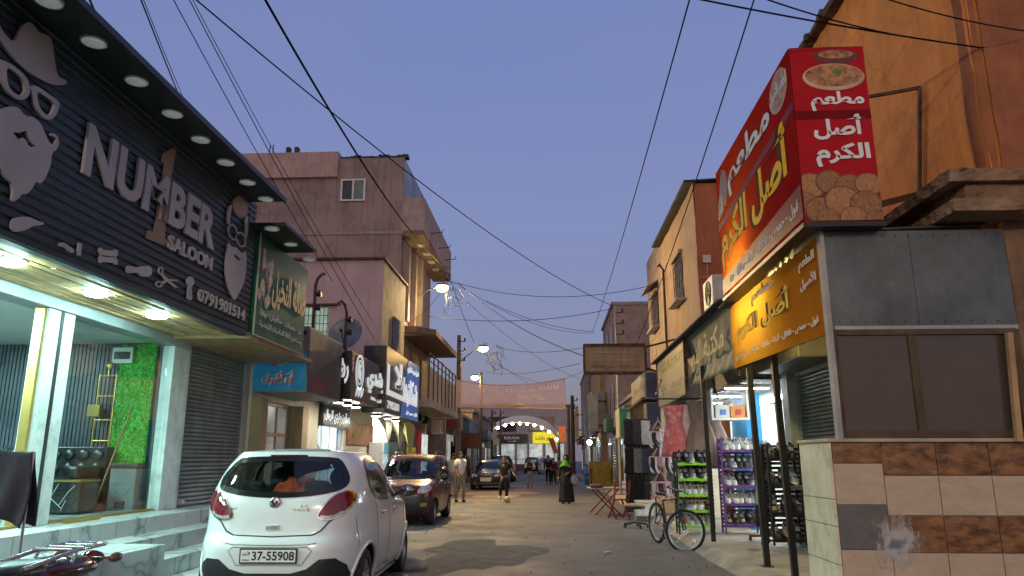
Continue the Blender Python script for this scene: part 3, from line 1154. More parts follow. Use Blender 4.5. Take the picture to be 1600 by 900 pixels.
canopy = thing('sign_canopy', 'long dark canopy with round white lamps above the saloon sign', 'canopy', (-4.1, 7, 5.0))
MB().box(-4.5, -3.78, 2.9, 9.93, 5.0765, 5.079).box(-3.82, -3.779, 2.9, 9.951, 5.06, 5.125).build('fascia', M('black canopy trim', (0.02, 0.022, 0.025), 0.4), canopy)
lens_off = M('opal lamp lens', (0.60, 0.66, 0.60), 0.4, var=0.03, emit=0.18)
for px, py in ((75, 2), (150, 66), (216, 127), (270, 178), (317, 218), (357, 254), (390, 285), (420, 311)):
    q = P(px, py, Z=5.06)
    r_ = MB().lathe([(0.095, 0), (0.11, 0), (0.11, -0.02), (0.095, -0.022)], (-4.02, q.y, 5.0755), (0, 0, 1), 24).build('downlight', whitepaint, canopy)
    MB().lathe([(0, 0), (0.094, 0), (0.094, 0.012), (0, 0.012)], (-4.02, q.y, 5.053), (0, 0, 1), 24).build('lamp_lens', lens_off, r_)

# ------------------------------------------------------------------ green sign next door
gy0, gy1 = P(398, 440, X=-4.3).y + 0.02, P(477, 460, X=-4.3).y
GS = face_x(-4.28, 1)
gt = thing('green_sign', 'green bakery style sign with gold calligraphy beside the saloon sign', 'shop sign', (-4.4, 11.3, 3.2))


def vinyl(name, col, blotch, scale=2.0, rough=0.3, emit=0.0, spec=0.07):
    return M(name, col, rough, 0, var=0.1, scale=scale, stain=blotch, spec=spec, emit=emit)


MB().box(-4.5, -4.28, gy0, gy1, 3.22, 4.72).build('board', vinyl('green vinyl', (0.03, 0.14, 0.085), ((0.10, 0.20, 0.10), 1.5, 0.5)), gt)
MB().box(-4.279, -4.262, gy0 - 0.015, gy0 + 0.01, 3.2, 4.74).box(-4.279, -4.262, gy0, gy1, 3.2, 3.215).build('trim', M('pale trim', (0.45, 0.5, 0.45), 0.4), gt)
goldp = M('gold print', (0.50, 0.37, 0.16), 0.4, var=0.4, scale=9)
a = GS.uv(430, 470)
w_ = gy1 - gy0
write(MB(), GS, 'صالة النخيل', gy0 + 0.28 * w_, gy0 + 0.98 * w_, 3.72, 4.38, 0.004, 0.003, 0.03).build('lettering', goldp, gt)
mb = MB()
rr = random.Random(8)
for i in range(16):
    cy2, cz = gy0 + w_ * rr.uniform(0.06, 0.26), rr.uniform(3.75, 4.5)
    mb.prism([GS.at(cy2 + 0.09 * rr.uniform(.5, 1.2) * math.cos(k), cz + 0.12 * rr.uniform(.5, 1.1) * math.sin(k), 0.002 + 0.0004 * i) for k in [j * 0.7 for j in range(9)]], (0.0003, 0, 0))
mb.build('picture', M('faded flower print', (0.40, 0.30, 0.20), 0.4, var=0.6, scale=12, stain=((0.12, 0.10, 0.3), 7, 0.8)), gt)
write(MB(), GS, 'خبز - معجنات - مناقيش - بيتزا', gy0 + 0.1 * w_, gy0 + 0.95 * w_, 3.52, 3.64, 0.003, 0.003, 0.012).build('lettering', white_print, gt)
write(MB(), GS, 'ومستعدون لكافة المناسبات الشخصية', gy0 + 0.1 * w_, gy0 + 0.95 * w_, 3.35, 3.46, 0.003, 0.003, 0.012).build('lettering', white_print, gt)
MB().box(-5.48, -4.29, gy0, 13.1, 3.15, 3.2).build('soffit_boards', pm[1], gt)
gc = thing('sign_canopy', 'short dark canopy with three round lamps above the green sign', 'canopy', (-4.1, 11, 4.7))
MB().box(-4.55, -3.78, 9.97, P(494, 407, X=-3.78).y, 4.73, 4.775).build('slab', MATS['black canopy trim'], gc)
for px, py in ((430, 357), (460, 381), (489, 405)):
    q = P(px, py, Z=4.72)
    r_ = MB().lathe([(0.095, 0), (0.11, 0), (0.11, -0.02), (0.095, -0.022)], (-4.02, q.y, 4.729), (0, 0, 1), 24).build('downlight', whitepaint, gc)
    MB().lathe([(0, 0), (0.094, 0), (0.094, 0.012), (0, 0.012)], (-4.02, q.y, 4.706), (0, 0, 1), 24).build('lamp_lens', lens_off, r_)
MB().box(-5.45, -4.3, 9.96, 9.99, 4.74, 5.04).build('end_panel', pinkplaster, gc)

# ------------------------------------------------------------------ cars
def pchip(xs, ys, x):
    n = len(xs)
    if x <= xs[0]:
        return ys[0]
    if x >= xs[-1]:
        return ys[-1]
    i = max(k for k in range(n - 1) if xs[k] <= x)
    h = [xs[k + 1] - xs[k] for k in range(n - 1)]
    d = [(ys[k + 1] - ys[k]) / h[k] for k in range(n - 1)]

    def m(k):
        if k == 0:
            return d[0]
        if k == n - 1:
            return d[-1]
        if d[k - 1] * d[k] <= 0:
            return 0.0
        return 2 * d[k - 1] * d[k] / (d[k - 1] + d[k])
    t = (x - xs[i]) / h[i]
    return ((1 + 2 * t) * (1 - t) ** 2) * ys[i] + t * (1 - t) ** 2 * h[i] * m(i) + t * t * (3 - 2 * t) * ys[i + 1] + t * t * (t - 1) * h[i] * m(i + 1)


def inside(poly, x, y):
    c = False
    j = len(poly) - 1
    for i in range(len(poly)):
        xi, yi = poly[i]
        xj, yj = poly[j]
        if (yi > y) != (yj > y) and x < (xj - xi) * (y - yi) / (yj - yi) + xi:
            c = not c
        j = i
    return c


class CarBody:
    """car shell as a stack of rounded plan outlines; y = 0 rear bumper, +y forward"""

    def __init__(s, prof, nr=5.0, nf=4.0):
        s.z = [p[0] for p in prof]
        s.W = [p[1] for p in prof]
        s.a = [p[2] for p in prof]
        s.b = [p[3] for p in prof]
        s.nr, s.nf = nr, nf
        s.cache = {}

    def at(s, z):
        k = round(z, 4)
        if k not in s.cache:
            s.cache[k] = (pchip(s.z, s.W, z), pchip(s.z, s.a, z), pchip(s.z, s.b, z))
        return s.cache[k]

    def side(s, y, z):
        W, a, b = s.at(z)
        t = (y - (a + b) / 2) / ((b - a) / 2)
        n = s.nr if t < 0 else s.nf
        return W * max(0.0, 1 - abs(t) ** n) ** (1 / n)

    def rear(s, x, z):
        W, a, b = s.at(z)
        q = max(0.0, 1 - min(1, abs(x) / W) ** s.nr) ** (1 / s.nr)
        return (a + b) / 2 - (b - a) / 2 * q

    def front(s, x, z):
        W, a, b = s.at(z)
        q = max(0.0, 1 - min(1, abs(x) / W) ** s.nf) ** (1 / s.nf)
        return (a + b) / 2 + (b - a) / 2 * q

    def loop(s, z, N):
        W, a, b = s.at(z)
        pts = []
        K = 240
        for i in range(K):
            an = 2 * math.pi * i / K
            c, sn = math.cos(an), math.sin(an)
            n = s.nf if sn > 0 else s.nr
            r = (abs(c) ** n + abs(sn) ** n) ** (-1 / n)
            pts.append((W * r * c, (a + b) / 2 + (b - a) / 2 * r * sn))
        seg = [0.0]
        for i in range(K):
            p, q = pts[i], pts[(i + 1) % K]
            seg.append(seg[-1] + math.hypot(p[0] - q[0], p[1] - q[1]))
        out = []
        j = 0
        for i in range(N):
            d = seg[-1] * i / N
            while seg[j + 1] < d:
                j += 1
            t = (d - seg[j]) / (seg[j + 1] - seg[j] + 1e-9)
            p, q = pts[j % K], pts[(j + 1) % K]
            out.append((p[0] + (q[0] - p[0]) * t, p[1] + (q[1] - p[1]) * t))
        return out

    def shell(s, holes_side, holes_rear, holes_front, wheels, N=260, dz=0.026, crown=0.045):
        zs = []
        z = s.z[0]
        while z < s.z[-1] - 1e-6:
            zs.append(z)
            z += dz
        zs.append(s.z[-1])
        rows = [[Vector((x, y, z)) for x, y in s.loop(z, N)] for z in zs]
        yc = (s.a[-1] + s.b[-1]) / 2
        top = rows[-1]
        for k in (0.93, 0.82, 0.66, 0.45, 0.22):
            rows.append([Vector((p.x * k, yc + (p.y - yc) * k, s.z[-1] + crown * (1 - k * k))) for p in top])
        body, roofrow = MB(), len(zs) - 1
        vs = [p for r in rows for p in r]
        fs = []
        for i in range(len(rows) - 1):
            for j in range(N):
                q = (i * N + j, i * N + (j + 1) % N, (i + 1) * N + (j + 1) % N, (i + 1) * N + j)
                c = (vs[q[0]] + vs[q[1]] + vs[q[2]] + vs[q[3]]) / 4
                if i < roofrow:
                    W, a, b = s.at(c.z)
                    m = (a + b) / 2
                    if any((c.y - wy) ** 2 + (c.z - wz) ** 2 < wr * wr for wy, wz, wr in wheels) and abs(c.x) > 0.5 * W:
                        continue
                    if abs(c.x) > 0.8 * W and any(inside(p, c.y, c.z) for p in holes_side):
                        continue
                    if c.y < m and any(inside(p, c.x, c.z) for p in holes_rear) and c.y - a < 0.35:
                        continue
                    if c.y > m and any(inside(p, c.x, c.z) for p in holes_front) and b - c.y < 0.5:
                        continue
                fs.append(q)
        body.add(vs, fs, True)
        k = len(rows) - 1
        cv = Vector((0, yc, s.z[-1] + crown))
        body.add(rows[k] + [cv], [(j, (j + 1) % N, N) for j in range(N)], True)
        body.add(rows[0], [tuple(range(N))])
        return body

    def lift(s, kind, p, off):
        if kind == 'R':
            return Vector((p[0], s.rear(p[0], p[1]) - off, p[1]))
        if kind == 'F':
            return Vector((p[0], s.front(p[0], p[1]) + off, p[1]))
        sg = 1 if kind == 'S+' else -1
        return Vector((sg * (s.side(p[0], p[1]) + off), p[0], p[1]))

    def patch(s, mb, kind, poly, off, step=0.05):
        """a sheet lying on the bodywork, bounded by poly drawn in (x,z) for ends or (y,z) for sides"""
        dense = []
        for i in range(len(poly)):
            a, b = poly[i], poly[(i + 1) % len(poly)]
            n = max(1, int(math.hypot(a[0] - b[0], a[1] - b[1]) / step))
            for k in range(n):
                dense.append((a[0] + (b[0] - a[0]) * k / n, a[1] + (b[1] - a[1]) * k / n))
        pts = [Vector(p) for p in dense]
        x0, x1 = min(p[0] for p in dense), max(p[0] for p in dense)
        y0, y1 = min(p[1] for p in dense), max(p[1] for p in dense)
        gx = x0 + step / 2
        while gx < x1:
            gy = y0 + step / 2
            while gy < y1:
                if inside(dense, gx, gy) and min((gx - p[0]) ** 2 + (gy - p[1]) ** 2 for p in dense) > (step * 0.35) ** 2:
                    pts.append(Vector((gx, gy)))
                gy += step
            gx += step
        k = len(dense)
        r = delaunay_2d_cdt(pts, [(i, (i + 1) % k) for i in range(k)], [list(range(k))], 1, 1e-5)
        mb.add([s.lift(kind, v, off) for v in r[0]], [tuple(f) for f in r[2]], True)
        return mb

    def band(s, mb, kind, poly, off, w_out, w_in):
        """a strip following the outline of poly"""
        k = len(poly)
        ar = sum(poly[i][0] * poly[(i + 1) % k][1] - poly[(i + 1) % k][0] * poly[i][1] for i in range(k))
        sg = 1 if ar > 0 else -1
        oo, ii = [], []
        for i in range(k):
            a, p, b = poly[i - 1], poly[i], poly[(i + 1) % k]
            t = Vector((b[0] - a[0], b[1] - a[1])).normalized()
            n = Vector((t.y, -t.x)) * sg
            oo.append((p[0] + n.x * w_out, p[1] + n.y * w_out))
            ii.append((p[0] - n.x * w_in, p[1] - n.y * w_in))
        vs = [s.lift(kind, p, off) for p in oo] + [s.lift(kind, p, off) for p in ii]
        mb.add(vs, [(i, (i + 1) % k, k + (i + 1) % k, k + i) for i in range(k)], True)
        return mb

    def line(s, mb, kind, pts, w=0.006, off=0.001, closed=False):
        dense = []
        rng = range(len(pts)) if closed else range(len(pts) - 1)
        for i in rng:
            a, b = pts[i], pts[(i + 1) % len(pts)]
            n = max(1, int(math.hypot(a[0] - b[0], a[1] - b[1]) / 0.05))
            for k in range(n):
                dense.append((a[0] + (b[0] - a[0]) * k / n, a[1] + (b[1] - a[1]) * k / n))
        if not closed:
            dense.append(pts[-1])
        return mb.tube([s.lift(kind, p, off - w * 0.3) for p in dense], w * 0.6, 5, closed=closed)


carglass = GL('car glass', (0.50, 0.58, 0.56), 0.35, 0.01)
frit = M('black glass border', (0.012, 0.012, 0.013), 0.15, spec=0.6)
cabin = M('dark car cabin', (0.03, 0.03, 0.032), 0.8)
tail_red = M('red tail lamp lens', (0.16, 0.006, 0.012), 0.06, var=0.3, scale=14, coat=0.8)
lens_clear = M('headlamp lens', (0.55, 0.56, 0.56), 0.08, 0.35, var=0.35, scale=18, coat=1.0)
alloy = M('alloy wheel', (0.42, 0.43, 0.44), 0.3, 0.9, var=0.1)
plate_m = M('number plate white', (0.72, 0.72, 0.70), 0.35, var=0.03)
plate_k = M('number plate black', (0.015, 0.015, 0.015), 0.5)


def wheel(par, x, y, r, width, spokes=5):
    sg = 1 if x > 0 else -1
    w = width
    t = MB().lathe([(r * 0.60, 0.0), (r * 0.66, 0.012), (r * 0.90, 0.012), (r * 0.97, -0.008), (r, -0.04), (r, -w + 0.04), (r * 0.95, -w), (r * 0.6, -w)], (x, y, r), (sg, 0, 0), 36).build('tyre', rubber, None, local=True)
    rim = MB()
    rim.lathe([(r * 0.62, 0.004), (r * 0.58, -0.03), (r * 0.56, -0.1)], (x, y, r), (sg, 0, 0), 30)
    for i in range(spokes):
        a = 2 * math.pi * i / spokes + 0.3
        d = Vector((0, math.cos(a), math.sin(a)))
        rim.beam(Vector((x - sg * 0.022, y, r)) + d * r * 0.1, Vector((x - sg * 0.012, y, r)) + d * r * 0.6, 0.05, 0.03, up=(1, 0, 0))
    rim.lathe([(r * 0.17, -0.05), (r * 0.17, -0.008), (0.0, -0.003)], (x, y, r), (sg, 0, 0), 16)
    back = MB().lathe([(0.0, -0.09), (r * 0.57, -0.09)], (x, y, r), (sg, 0, 0), 20).build('brake_disc', darkmetal, None, local=True)
    wobj = t
    wobj.name = 'wheel'
    wobj.parent = par
    rm = rim.build('rim', alloy, None, local=True)
    rm.parent = wobj
    back.parent = wobj
    return wobj


def base_car(name, label, loc, rz, prof, paint, win_side, win_rear, win_front, wheels_y, wr, track, nr=5.0, nf=4.0, group=None, N=240, seats=True, mirror_col=None, spokes=5, interior=True):
    t = thing(name, label, 'car', loc, rz, group)
    cb = CarBody(prof, nr, nf)
    holes_s = [smooth_loop(p, 2) for p in win_side]
    holes_r = [smooth_loop(p, 2) for p in win_rear]
    holes_f = [smooth_loop(p, 2) for p in win_front]
    arch = wr + 0.055
    wh = [(y, wr, arch) for y in wheels_y]
    cb.shell(holes_s, holes_r, holes_f, wh, N).build('body', [paint, cabin], t, local=True, solid=0.018, fix=True)
    for kind, hs in (('S+', holes_s), ('S-', holes_s), ('R', holes_r), ('F', holes_f)):
        for p in hs:
            nm = 'windscreen' if kind == 'F' else 'rear_window' if kind == 'R' else 'side_window'
            g = cb.patch(MB(), kind, p, 0.004, 0.07).build(nm, carglass, t, local=True, fix=False)
            cb.band(MB(), kind, p, 0.0065, 0.028, 0.022 if kind == 'R' else 0.034).build('seal', frit, g, local=True, fix=False)
    for y in wheels_y:
        for sg, kd in ((1, 'S+'), (-1, 'S-')):
            lip, liner = MB(), MB()
            pts = []
            for i in range(25):
                a = -0.25 + (math.pi + 0.5) * i / 24
                yy, zz = y + (arch - 0.0) * math.cos(a), wr + (arch) * math.sin(a)
                if zz > prof[0][0] - 0.01:
                    pts.append(cb.lift(kd, (yy, zz), 0.0))
            lip.tube(pts, 0.022, 6)
            inn = [Vector((sg * 0.45, p.y, p.z)) for p in pts]
            k = len(pts)
            liner.add(pts + inn, [(i, i + 1, k + i + 1, k + i) for i in range(k - 1)], True)
            liner.add(inn, [tuple(range(k))])
            lip.build('wheel_arch', paint if mirror_col is None else mirror_col, t, local=True)
            liner.build('wheel_well', blackplastic, t, local=True)
    for y in wheels_y:
        for sg in (1, -1):
            wheel(t, sg * track, y, wr, 0.19, spokes)
    if interior:
        seat_fab = MATS['dark car cabin']
        mid = (prof[-1][2] + prof[-1][3]) / 2
        for sx in (-0.34, 0.34):
            mb = MB()
            mb.obox((sx, mid + 0.62, 0.55), (0.46, 0.5, 0.16))
            mb.obox((sx, mid + 0.33, 0.86), (0.44, 0.12, 0.62), Matrix.Rotation(0.2, 3, 'X'))
            mb.ell((sx, mid + 0.22, 1.25), 0.14, 0.06, 0.12, 12, 8)
            mb.build('front_seat', seat_fab, t, local=True, bevel=0.04)
        mb = MB()
        mb.obox((0, mid - 0.62, 0.82), (1.1, 0.14, 0.55), Matrix.Rotation(0.2, 3, 'X'))
        for sx in (-0.33, 0.33):
            mb.obox((sx, mid - 0.72, 1.16), (0.26, 0.09, 0.16))
        mb.build('rear_seat', seat_fab, t, local=True, bevel=0.04)
        mb = MB().obox((0, prof[-1][3] + 0.55, 0.86), (1.25, 0.42, 0.25))
        mb.ring((-0.34, prof[-1][3] + 0.22, 0.95), (0, 1, -0.45), 0.18, 0.015)
        mb.build('dashboard', cabin, t, local=True, bevel=0.03)
    return t, cb


# --- white hatchback in the foreground
white_car_paint = M('white car paint', (0.70, 0.70, 0.69), 0.2, var=0.03, scale=1.2, coat=0.7, spec=0.5, stain=((0.55, 0.52, 0.47), 2.5, 0.25))
PROF_W = [(.17, .745, .10, 3.60), (.25, .80, .03, 3.66), (.45, .843, .0, 3.71), (.60, .854, .0, 3.72), (.68, .856, .02, 3.71), (.74, .854, .065, 3.68), (.85, .849, .085, 3.60), (.93, .845, .095, 3.44), (.99, .835, .105, 3.06), (1.04, .822, .12, 2.80), (1.12, .803, .155, 2.62), (1.25, .768, .25, 2.36), (1.38, .712, .355, 2.08), (1.46, .652, .42, 1.86), (1.525, .588, .45, 1.70)]
WR_W = [(-.47, 1.455), (.47, 1.455), (.54, 1.41), (.625, 1.285), (.635, 1.21), (.565, 1.165), (.30, 1.122), (0, 1.107), (-.30, 1.122), (-.565, 1.165), (-.635, 1.21), (-.625, 1.285), (-.54, 1.41)]
WF_W = [(-.60, 1.06), (.60, 1.06), (.60, 1.1), (.5, 1.43), (-.5, 1.43), (-.60, 1.1)]
WS_W = [[(.72, 1.20), (.84, 1.10), (.98, 1.055), (1.54, 1.03), (1.58, 1.04), (1.58, 1.455), (1.5, 1.465), (.98, 1.445), (.78, 1.36)],
        [(1.66, 1.03), (2.5, 1.01), (2.60, 1.03), (2.1, 1.38), (1.95, 1.44), (1.7, 1.465), (1.66, 1.455)]]
CARX, CARY, CARR = -2.70, 7.30, rad(1.8)
wc, cb = base_car('white_hatchback', 'white hatchback with red tail lamps and orange cloth behind its rear window', (CARX, CARY, 0), CARR, PROF_W, white_car_paint, WS_W, [WR_W], [WF_W], (.62, 3.03), .285, .80)
TL = [(.42, .92), (.455, .98), (.53, 1.085), (.61, 1.135), (.69, 1.135), (.73, 1.10), (.72, 1.03), (.67, .955), (.60, .905), (.52, .885), (.45, .895)]
for sg in (1, -1):
    p = smooth_loop([(sg * a, b) for a, b in TL], 1)
    l_ = cb.patch(MB(), 'R', p, 0.012, 0.04).build('tail_light', tail_red, wc, local=True, fix=False)
    cb.band(MB(), 'R', p, 0.010, 0.014, 0.008).build('surround', chrome, l_, local=True, fix=False)
    lo = [(sg * a, b) for a, b in [(.44, .90), (.52, .888), (.60, .908), (.665, .955), (.63, .955), (.58, .925), (.52, .915), (.45, .92)]]
    cb.patch(MB(), 'R', lo, 0.015, 0.04).build('reversing_lens', lens_clear, l_, local=True, fix=False)
mb = MB()
cb.line(mb, 'R', [(-.60, .905), (-.53, .86), (-.46, .775), (-.38, .735), (0, .722), (.38, .735), (.46, .775), (.53, .86), (.60, .905)], 0.016, 0.001)
cb.line(mb, 'R', [(-.44, .67), (-.36, .655), (0, .65), (.36, .655), (.44, .67)], 0.006, 0.001)
for sg, kd in ((1, 'S+'), (-1, 'S-')):
    cb.line(mb, kd, [(.83, 1.16), (.92, .95), (1.0, .55), (1.03, .30)], 0.009, 0.0)
    cb.line(mb, kd, [(1.62, 1.02), (1.63, .6), (1.60, .30)], 0.010, 0.0)
    cb.line(mb, kd, [(2.62, 1.0), (2.66, .75), (2.55, .30)], 0.009, 0.0)
    cb.line(mb, kd, [(1.0, .30), (2.6, .30)], 0.008, 0.0)
    cb.line(mb, kd, [(.33, .88), (.36, .70), (.34, .60)], 0.007, 0.0)
mb.build('panel_gaps', plate_k, wc, local=True)
BI = [(-.76, .27), (-.71, .46), (-.62, .53), (-.48, .525), (-.37, .44), (-.22, .40), (.22, .40), (.37, .44), (.48, .525), (.62, .53), (.71, .46), (.76, .27), (.6, .2), (-.6, .2)]
cb.patch(MB(), 'R', BI, 0.012, 0.05).build('bumper_insert', blackplastic, wc, local=True, fix=False)
mb = MB()
cb.line(mb, 'R', [(-.36, .635), (.36, .635), (.40, .60), (.31, .475), (-.31, .475), (-.40, .60)], 0.014, 0.003, closed=True)
mb.build('plate_recess', M('grey recess trim', (0.45, 0.44, 0.42), 0.4), wc, local=True)  # grey outline around the number plate
ry = cb.rear(0, .55) - 0.016
PL = Plane((0, ry, 0), (1, 0, 0), (0, 0, 1), (0, -1, 0))
pb = MB().box(-.275, .275, ry, ry + .014, .49, .625).build('number_plate', plate_k, wc, local=True)
MB().box(-.262, .262, ry - .003, ry - .0005, .502, .613).build('plate_face', plate_m, pb, local=True)
mb = MB()
write(mb, PL, '37-55908', -.155, .25, .517, .600, .002, .0035, 0.02)
write(mb, PL, 'JORDAN', -.25, -.175, .512, .528, .002, .0035, 0.01)
write(mb, PL, 'الأردن', -.25, -.175, .56, .60, .002, .0035, 0.015)
mb.build('plate_lettering', plate_k, pb, local=True)
yb = cb.rear(0, 1.03) - 0.004
mb = MB().lathe([(0, -.012), (.045, -.012), (.058, -.004), (.058, .01)], (-.01, yb, 1.035), (0, 1, 0), 28)
bd = mb.build('badge', chrome, wc, local=True)
mb = MB()
BP = Plane((-.01, yb - .013, 1.035), (1, 0, 0), (0, 0, 1), (0, -1, 0))
mb.prism([BP.at(a * .04, b * .04, 0.001) for a, b in [(-.9, .5), (-.45, .75), (-.1, -.4), (.5, .7), (.95, .5), (.1, -.9), (-.35, -.7)]], (0, -.004, 0))
mb.build('badge_mark', plate_k, bd, local=True)
mb = MB()
y2 = cb.rear(-.48, .985) - .004
write(mb, Plane((0, y2 - .006, 0), (1, 0, -.0), (0, 0, 1), (0, -1, 0)), 'BENNI', -.535, -.385, .965, .99, .003, .0, 0.02)
mb.build('badge_lettering', M('dark chrome', (0.2, 0.19, 0.17), 0.25, 0.8), wc, local=True)
mb = MB()
y2 = cb.rear(.36, 1.0) - .01
mb.cur = 0
write(mb, Plane((0, y2, 0), (1, 0, 0), (0, 0, 1), (0, -1, 0)), '1.4', .25, .32, .995, 1.02, .002, .0, 0.02)
mb.cur = 1
write(mb, Plane((0, y2, 0), (1, 0, 0), (0, 0, 1), (0, -1, 0)), 'EURO', .18, .29, .955, .98, .002, .0, 0.02)
mb.cur = 2
write(mb, Plane((0, y2, 0), (1, 0, 0), (0, 0, 1), (0, -1, 0)), '5', .31, .335, .955, .985, .002, .0, 0.02)
mb.build('sticker', [M('grey sticker', (0.25, 0.25, 0.27), 0.4), M('gold sticker', (0.5, 0.33, 0.05), 0.4), M('red sticker', (0.55, 0.08, 0.05), 0.4)], wc, local=True)
yh = cb.rear(0, .80) - .008
MB().box(-.075, .06, yh - .004, yh + .02, .785, .835).build('tailgate_release', white_car_paint, wc, local=True, bevel=.005)
MB().box(-.065, -.04, yh - .008, yh - .0045, .795, .82).box(-.03, .05, yh - .007, yh - .0045, .795, .825).build('release_switch', M('grey switch', (0.3, 0.29, 0.25), 0.4), wc, local=True)
zb = 1.487
BLp = [(-.20, 1.468), (.20, 1.468), (.19, 1.498), (-.19, 1.498)]
cb.patch(MB(), 'R', BLp, 0.006, 0.03).build('brake_light', M('dark red brake lamp', (0.06, 0.006, 0.01), 0.15), wc, local=True, fix=False)
for sg, kd in ((1, 'S+'), (-1, 'S-')):
    m_ = MB().ell((sg * .93, 2.42, 1.07), .10, .065, .075, 16, 10).beam((sg * .76, 2.45, 1.03), (sg * .88, 2.44, 1.05), .05, .03).build('wing_mirror', blackplastic, wc, local=True)
    MB().ell((sg * .93, 2.385, 1.07), .08, .05, .065, 16, 10).build('mirror_glass', M('mirror glass', (0.5, 0.5, 0.5), 0.03, 1.0), m_, local=True)
    for y in (1.12, 1.80):
        x = cb.side(y + .07, .88)
        MB().ell((sg * (x + .012), y + .06, .885), .022, .085, .018, 12, 8).build('door_handle', chrome, wc, local=True)
    hl = [(3.05, .90), (3.35, .87), (3.52, .80), (3.50, .72), (3.30, .74)]
    cb.patch(MB(), kd, hl, 0.006, 0.04).build('headlight', lens_clear, wc, local=True, fix=False)
MB().tube([(0.02, 1.5, 1.54), (0.02, 1.38, 1.62)], .006, 6).ell((0.02, 1.5, 1.545), .035, .05, .014).build('aerial', blackplastic, wc, local=True)
MB().tube([(.02, .2, 1.12), (-.12, .22, 1.145), (-.30, .24, 1.17)], .006, 5).build('rear_wiper', blackplastic, wc, local=True)
rot = Matrix.Rotation(CARR, 3, 'Z')
rr = random.Random(6)


def cloth_pt(u, v):
    x = -.16 + .62 * u
    y = .36 + .34 * v
    e = min(u, 1 - u) * 6
    f = min(v, 1 - v) * 6
    z = 1.10 + min(1, e) * min(1, f) * (.13 + .03 * math.sin(u * 19 + v * 5) + .025 * math.sin(v * 13 - u * 7) - .05 * u)
    return Vector((CARX, CARY, 0)) + rot @ Vector((x, y, z))


MB().box(-.55, .55, .30, .78, 1.06, 1.085).build('parcel_shelf', cabin, wc, local=True)
tag(MB().grid(cloth_pt, 34, 22).build('orange_cloth', M('orange red cloth', (0.75, 0.10, 0.02), 0.85, var=0.25, scale=6), solid=0.006), 'crumpled orange cloth lying on the parcel shelf of the white hatchback', 'cloth')

# --- maroon hatchback facing the viewer
maroon = M('maroon car paint', (0.095, 0.006, 0.015), 0.25, var=0.12, coat=0.15, spec=.3)
PROF_M = [(.18, .66, .10, 3.40), (.30, .72, .02, 3.46), (.50, .745, .0, 3.49), (.66, .75, .02, 3.48), (.80, .745, .05, 3.42), (.88, .74, .06, 3.30), (.95, .73, .07, 2.98), (1.00, .72, .08, 2.74), (1.15, .715, .11, 2.52), (1.35, .685, .17, 2.20), (1.48, .65, .22, 1.98), (1.54, .615, .25, 1.85)]
WF_M = [(-.60, 1.02), (.60, 1.02), (.61, 1.06), (.535, 1.46), (-.535, 1.46), (-.61, 1.06)]
WS_M = [[(.50, 1.05), (1.45, 1.02), (1.45, 1.45), (.58, 1.45)], [(1.52, 1.02), (2.52, 1.0), (2.5, 1.05), (2.05, 1.44), (1.52, 1.46)]]
mc, mbd = base_car('maroon_hatchback', 'maroon hatchback with roof rails parked facing the viewer', (-3.42, 20.6, 0), rad(180), PROF_M, maroon, WS_M, [[(-.5, 1.05), (.5, 1.05), (.46, 1.42), (-.46, 1.42)]], [WF_M], (.60, 2.98), .28, .72, nr=6.0, nf=5.5)
for sg in (1, -1):
    mbd.patch(MB(), 'F', smooth_loop([(sg * a, b) for a, b in [(.40, .70), (.62, .72), (.68, .80), (.64, .88), (.46, .86), (.39, .78)]], 1), 0.014, 0.04).build('headlight', lens_clear, mc, local=True, fix=False)
    mbd.patch(MB(), 'F', [(sg * a, b) for a, b in [(.46, .42), (.60, .42), (.60, .50), (.46, .50)]], 0.014, 0.04).build('fog_light', M('amber lens', (0.35, 0.22, 0.05), 0.2), mc, local=True, fix=False)
    MB().tube([(sg * .5, .55, 1.54), (sg * .52, .62, 1.62), (sg * .52, 1.6, 1.63), (sg * .5, 1.72, 1.55)], .014, 8).build('roof_rail', blackplastic, mc, local=True)
    MB().ell((sg * .86, 2.42, 1.04), .10, .07, .08, 14, 8).beam((sg * .72, 2.44, 1.0), (sg * .82, 2.42, 1.02), .05, .03).build('wing_mirror', blackplastic, mc, local=True)
mbd.patch(MB(), 'F', [(-.70, .24), (.70, .24), (.70, .60), (.5, .64), (-.5, .64), (-.70, .60)], 0.01, 0.05).build('bumper', blackplastic, mc, local=True, fix=False)
mbd.patch(MB(), 'F', [(-.30, .69), (.30, .69), (.33, .82), (-.33, .82)], 0.010, 0.05).build('grille', darkmetal, mc, local=True, fix=False)
mb = MB()
for kd in ('S+', 'S-'):
    mbd.line(mb, kd, [(1.48, 1.0), (1.5, .3)], .012)
    mbd.line(mb, kd, [(2.5, 1.0), (2.55, .7), (2.45, .3), (.75, .3), (.6, .7), (.52, 1.02)], .012)
mb.build('panel_gaps', plate_k, mc, local=True)
for kd, sg in (('S+', 1), ('S-', -1)):
    for y in (.85, 1.65):
        MB().ell((sg * (mbd.side(y, .88) + .012), y, .88), .02, .08, .018).build('door_handle', chrome, mc, local=True)
for sx in (-.12, .22):
    MB().tube([(sx, mbd.front(sx, 1.03) + .012, 1.03), (sx + .42, mbd.front(sx + .42, 1.07) + .012, 1.07)], .006, 5).build('wiper', blackplastic, mc, local=True)

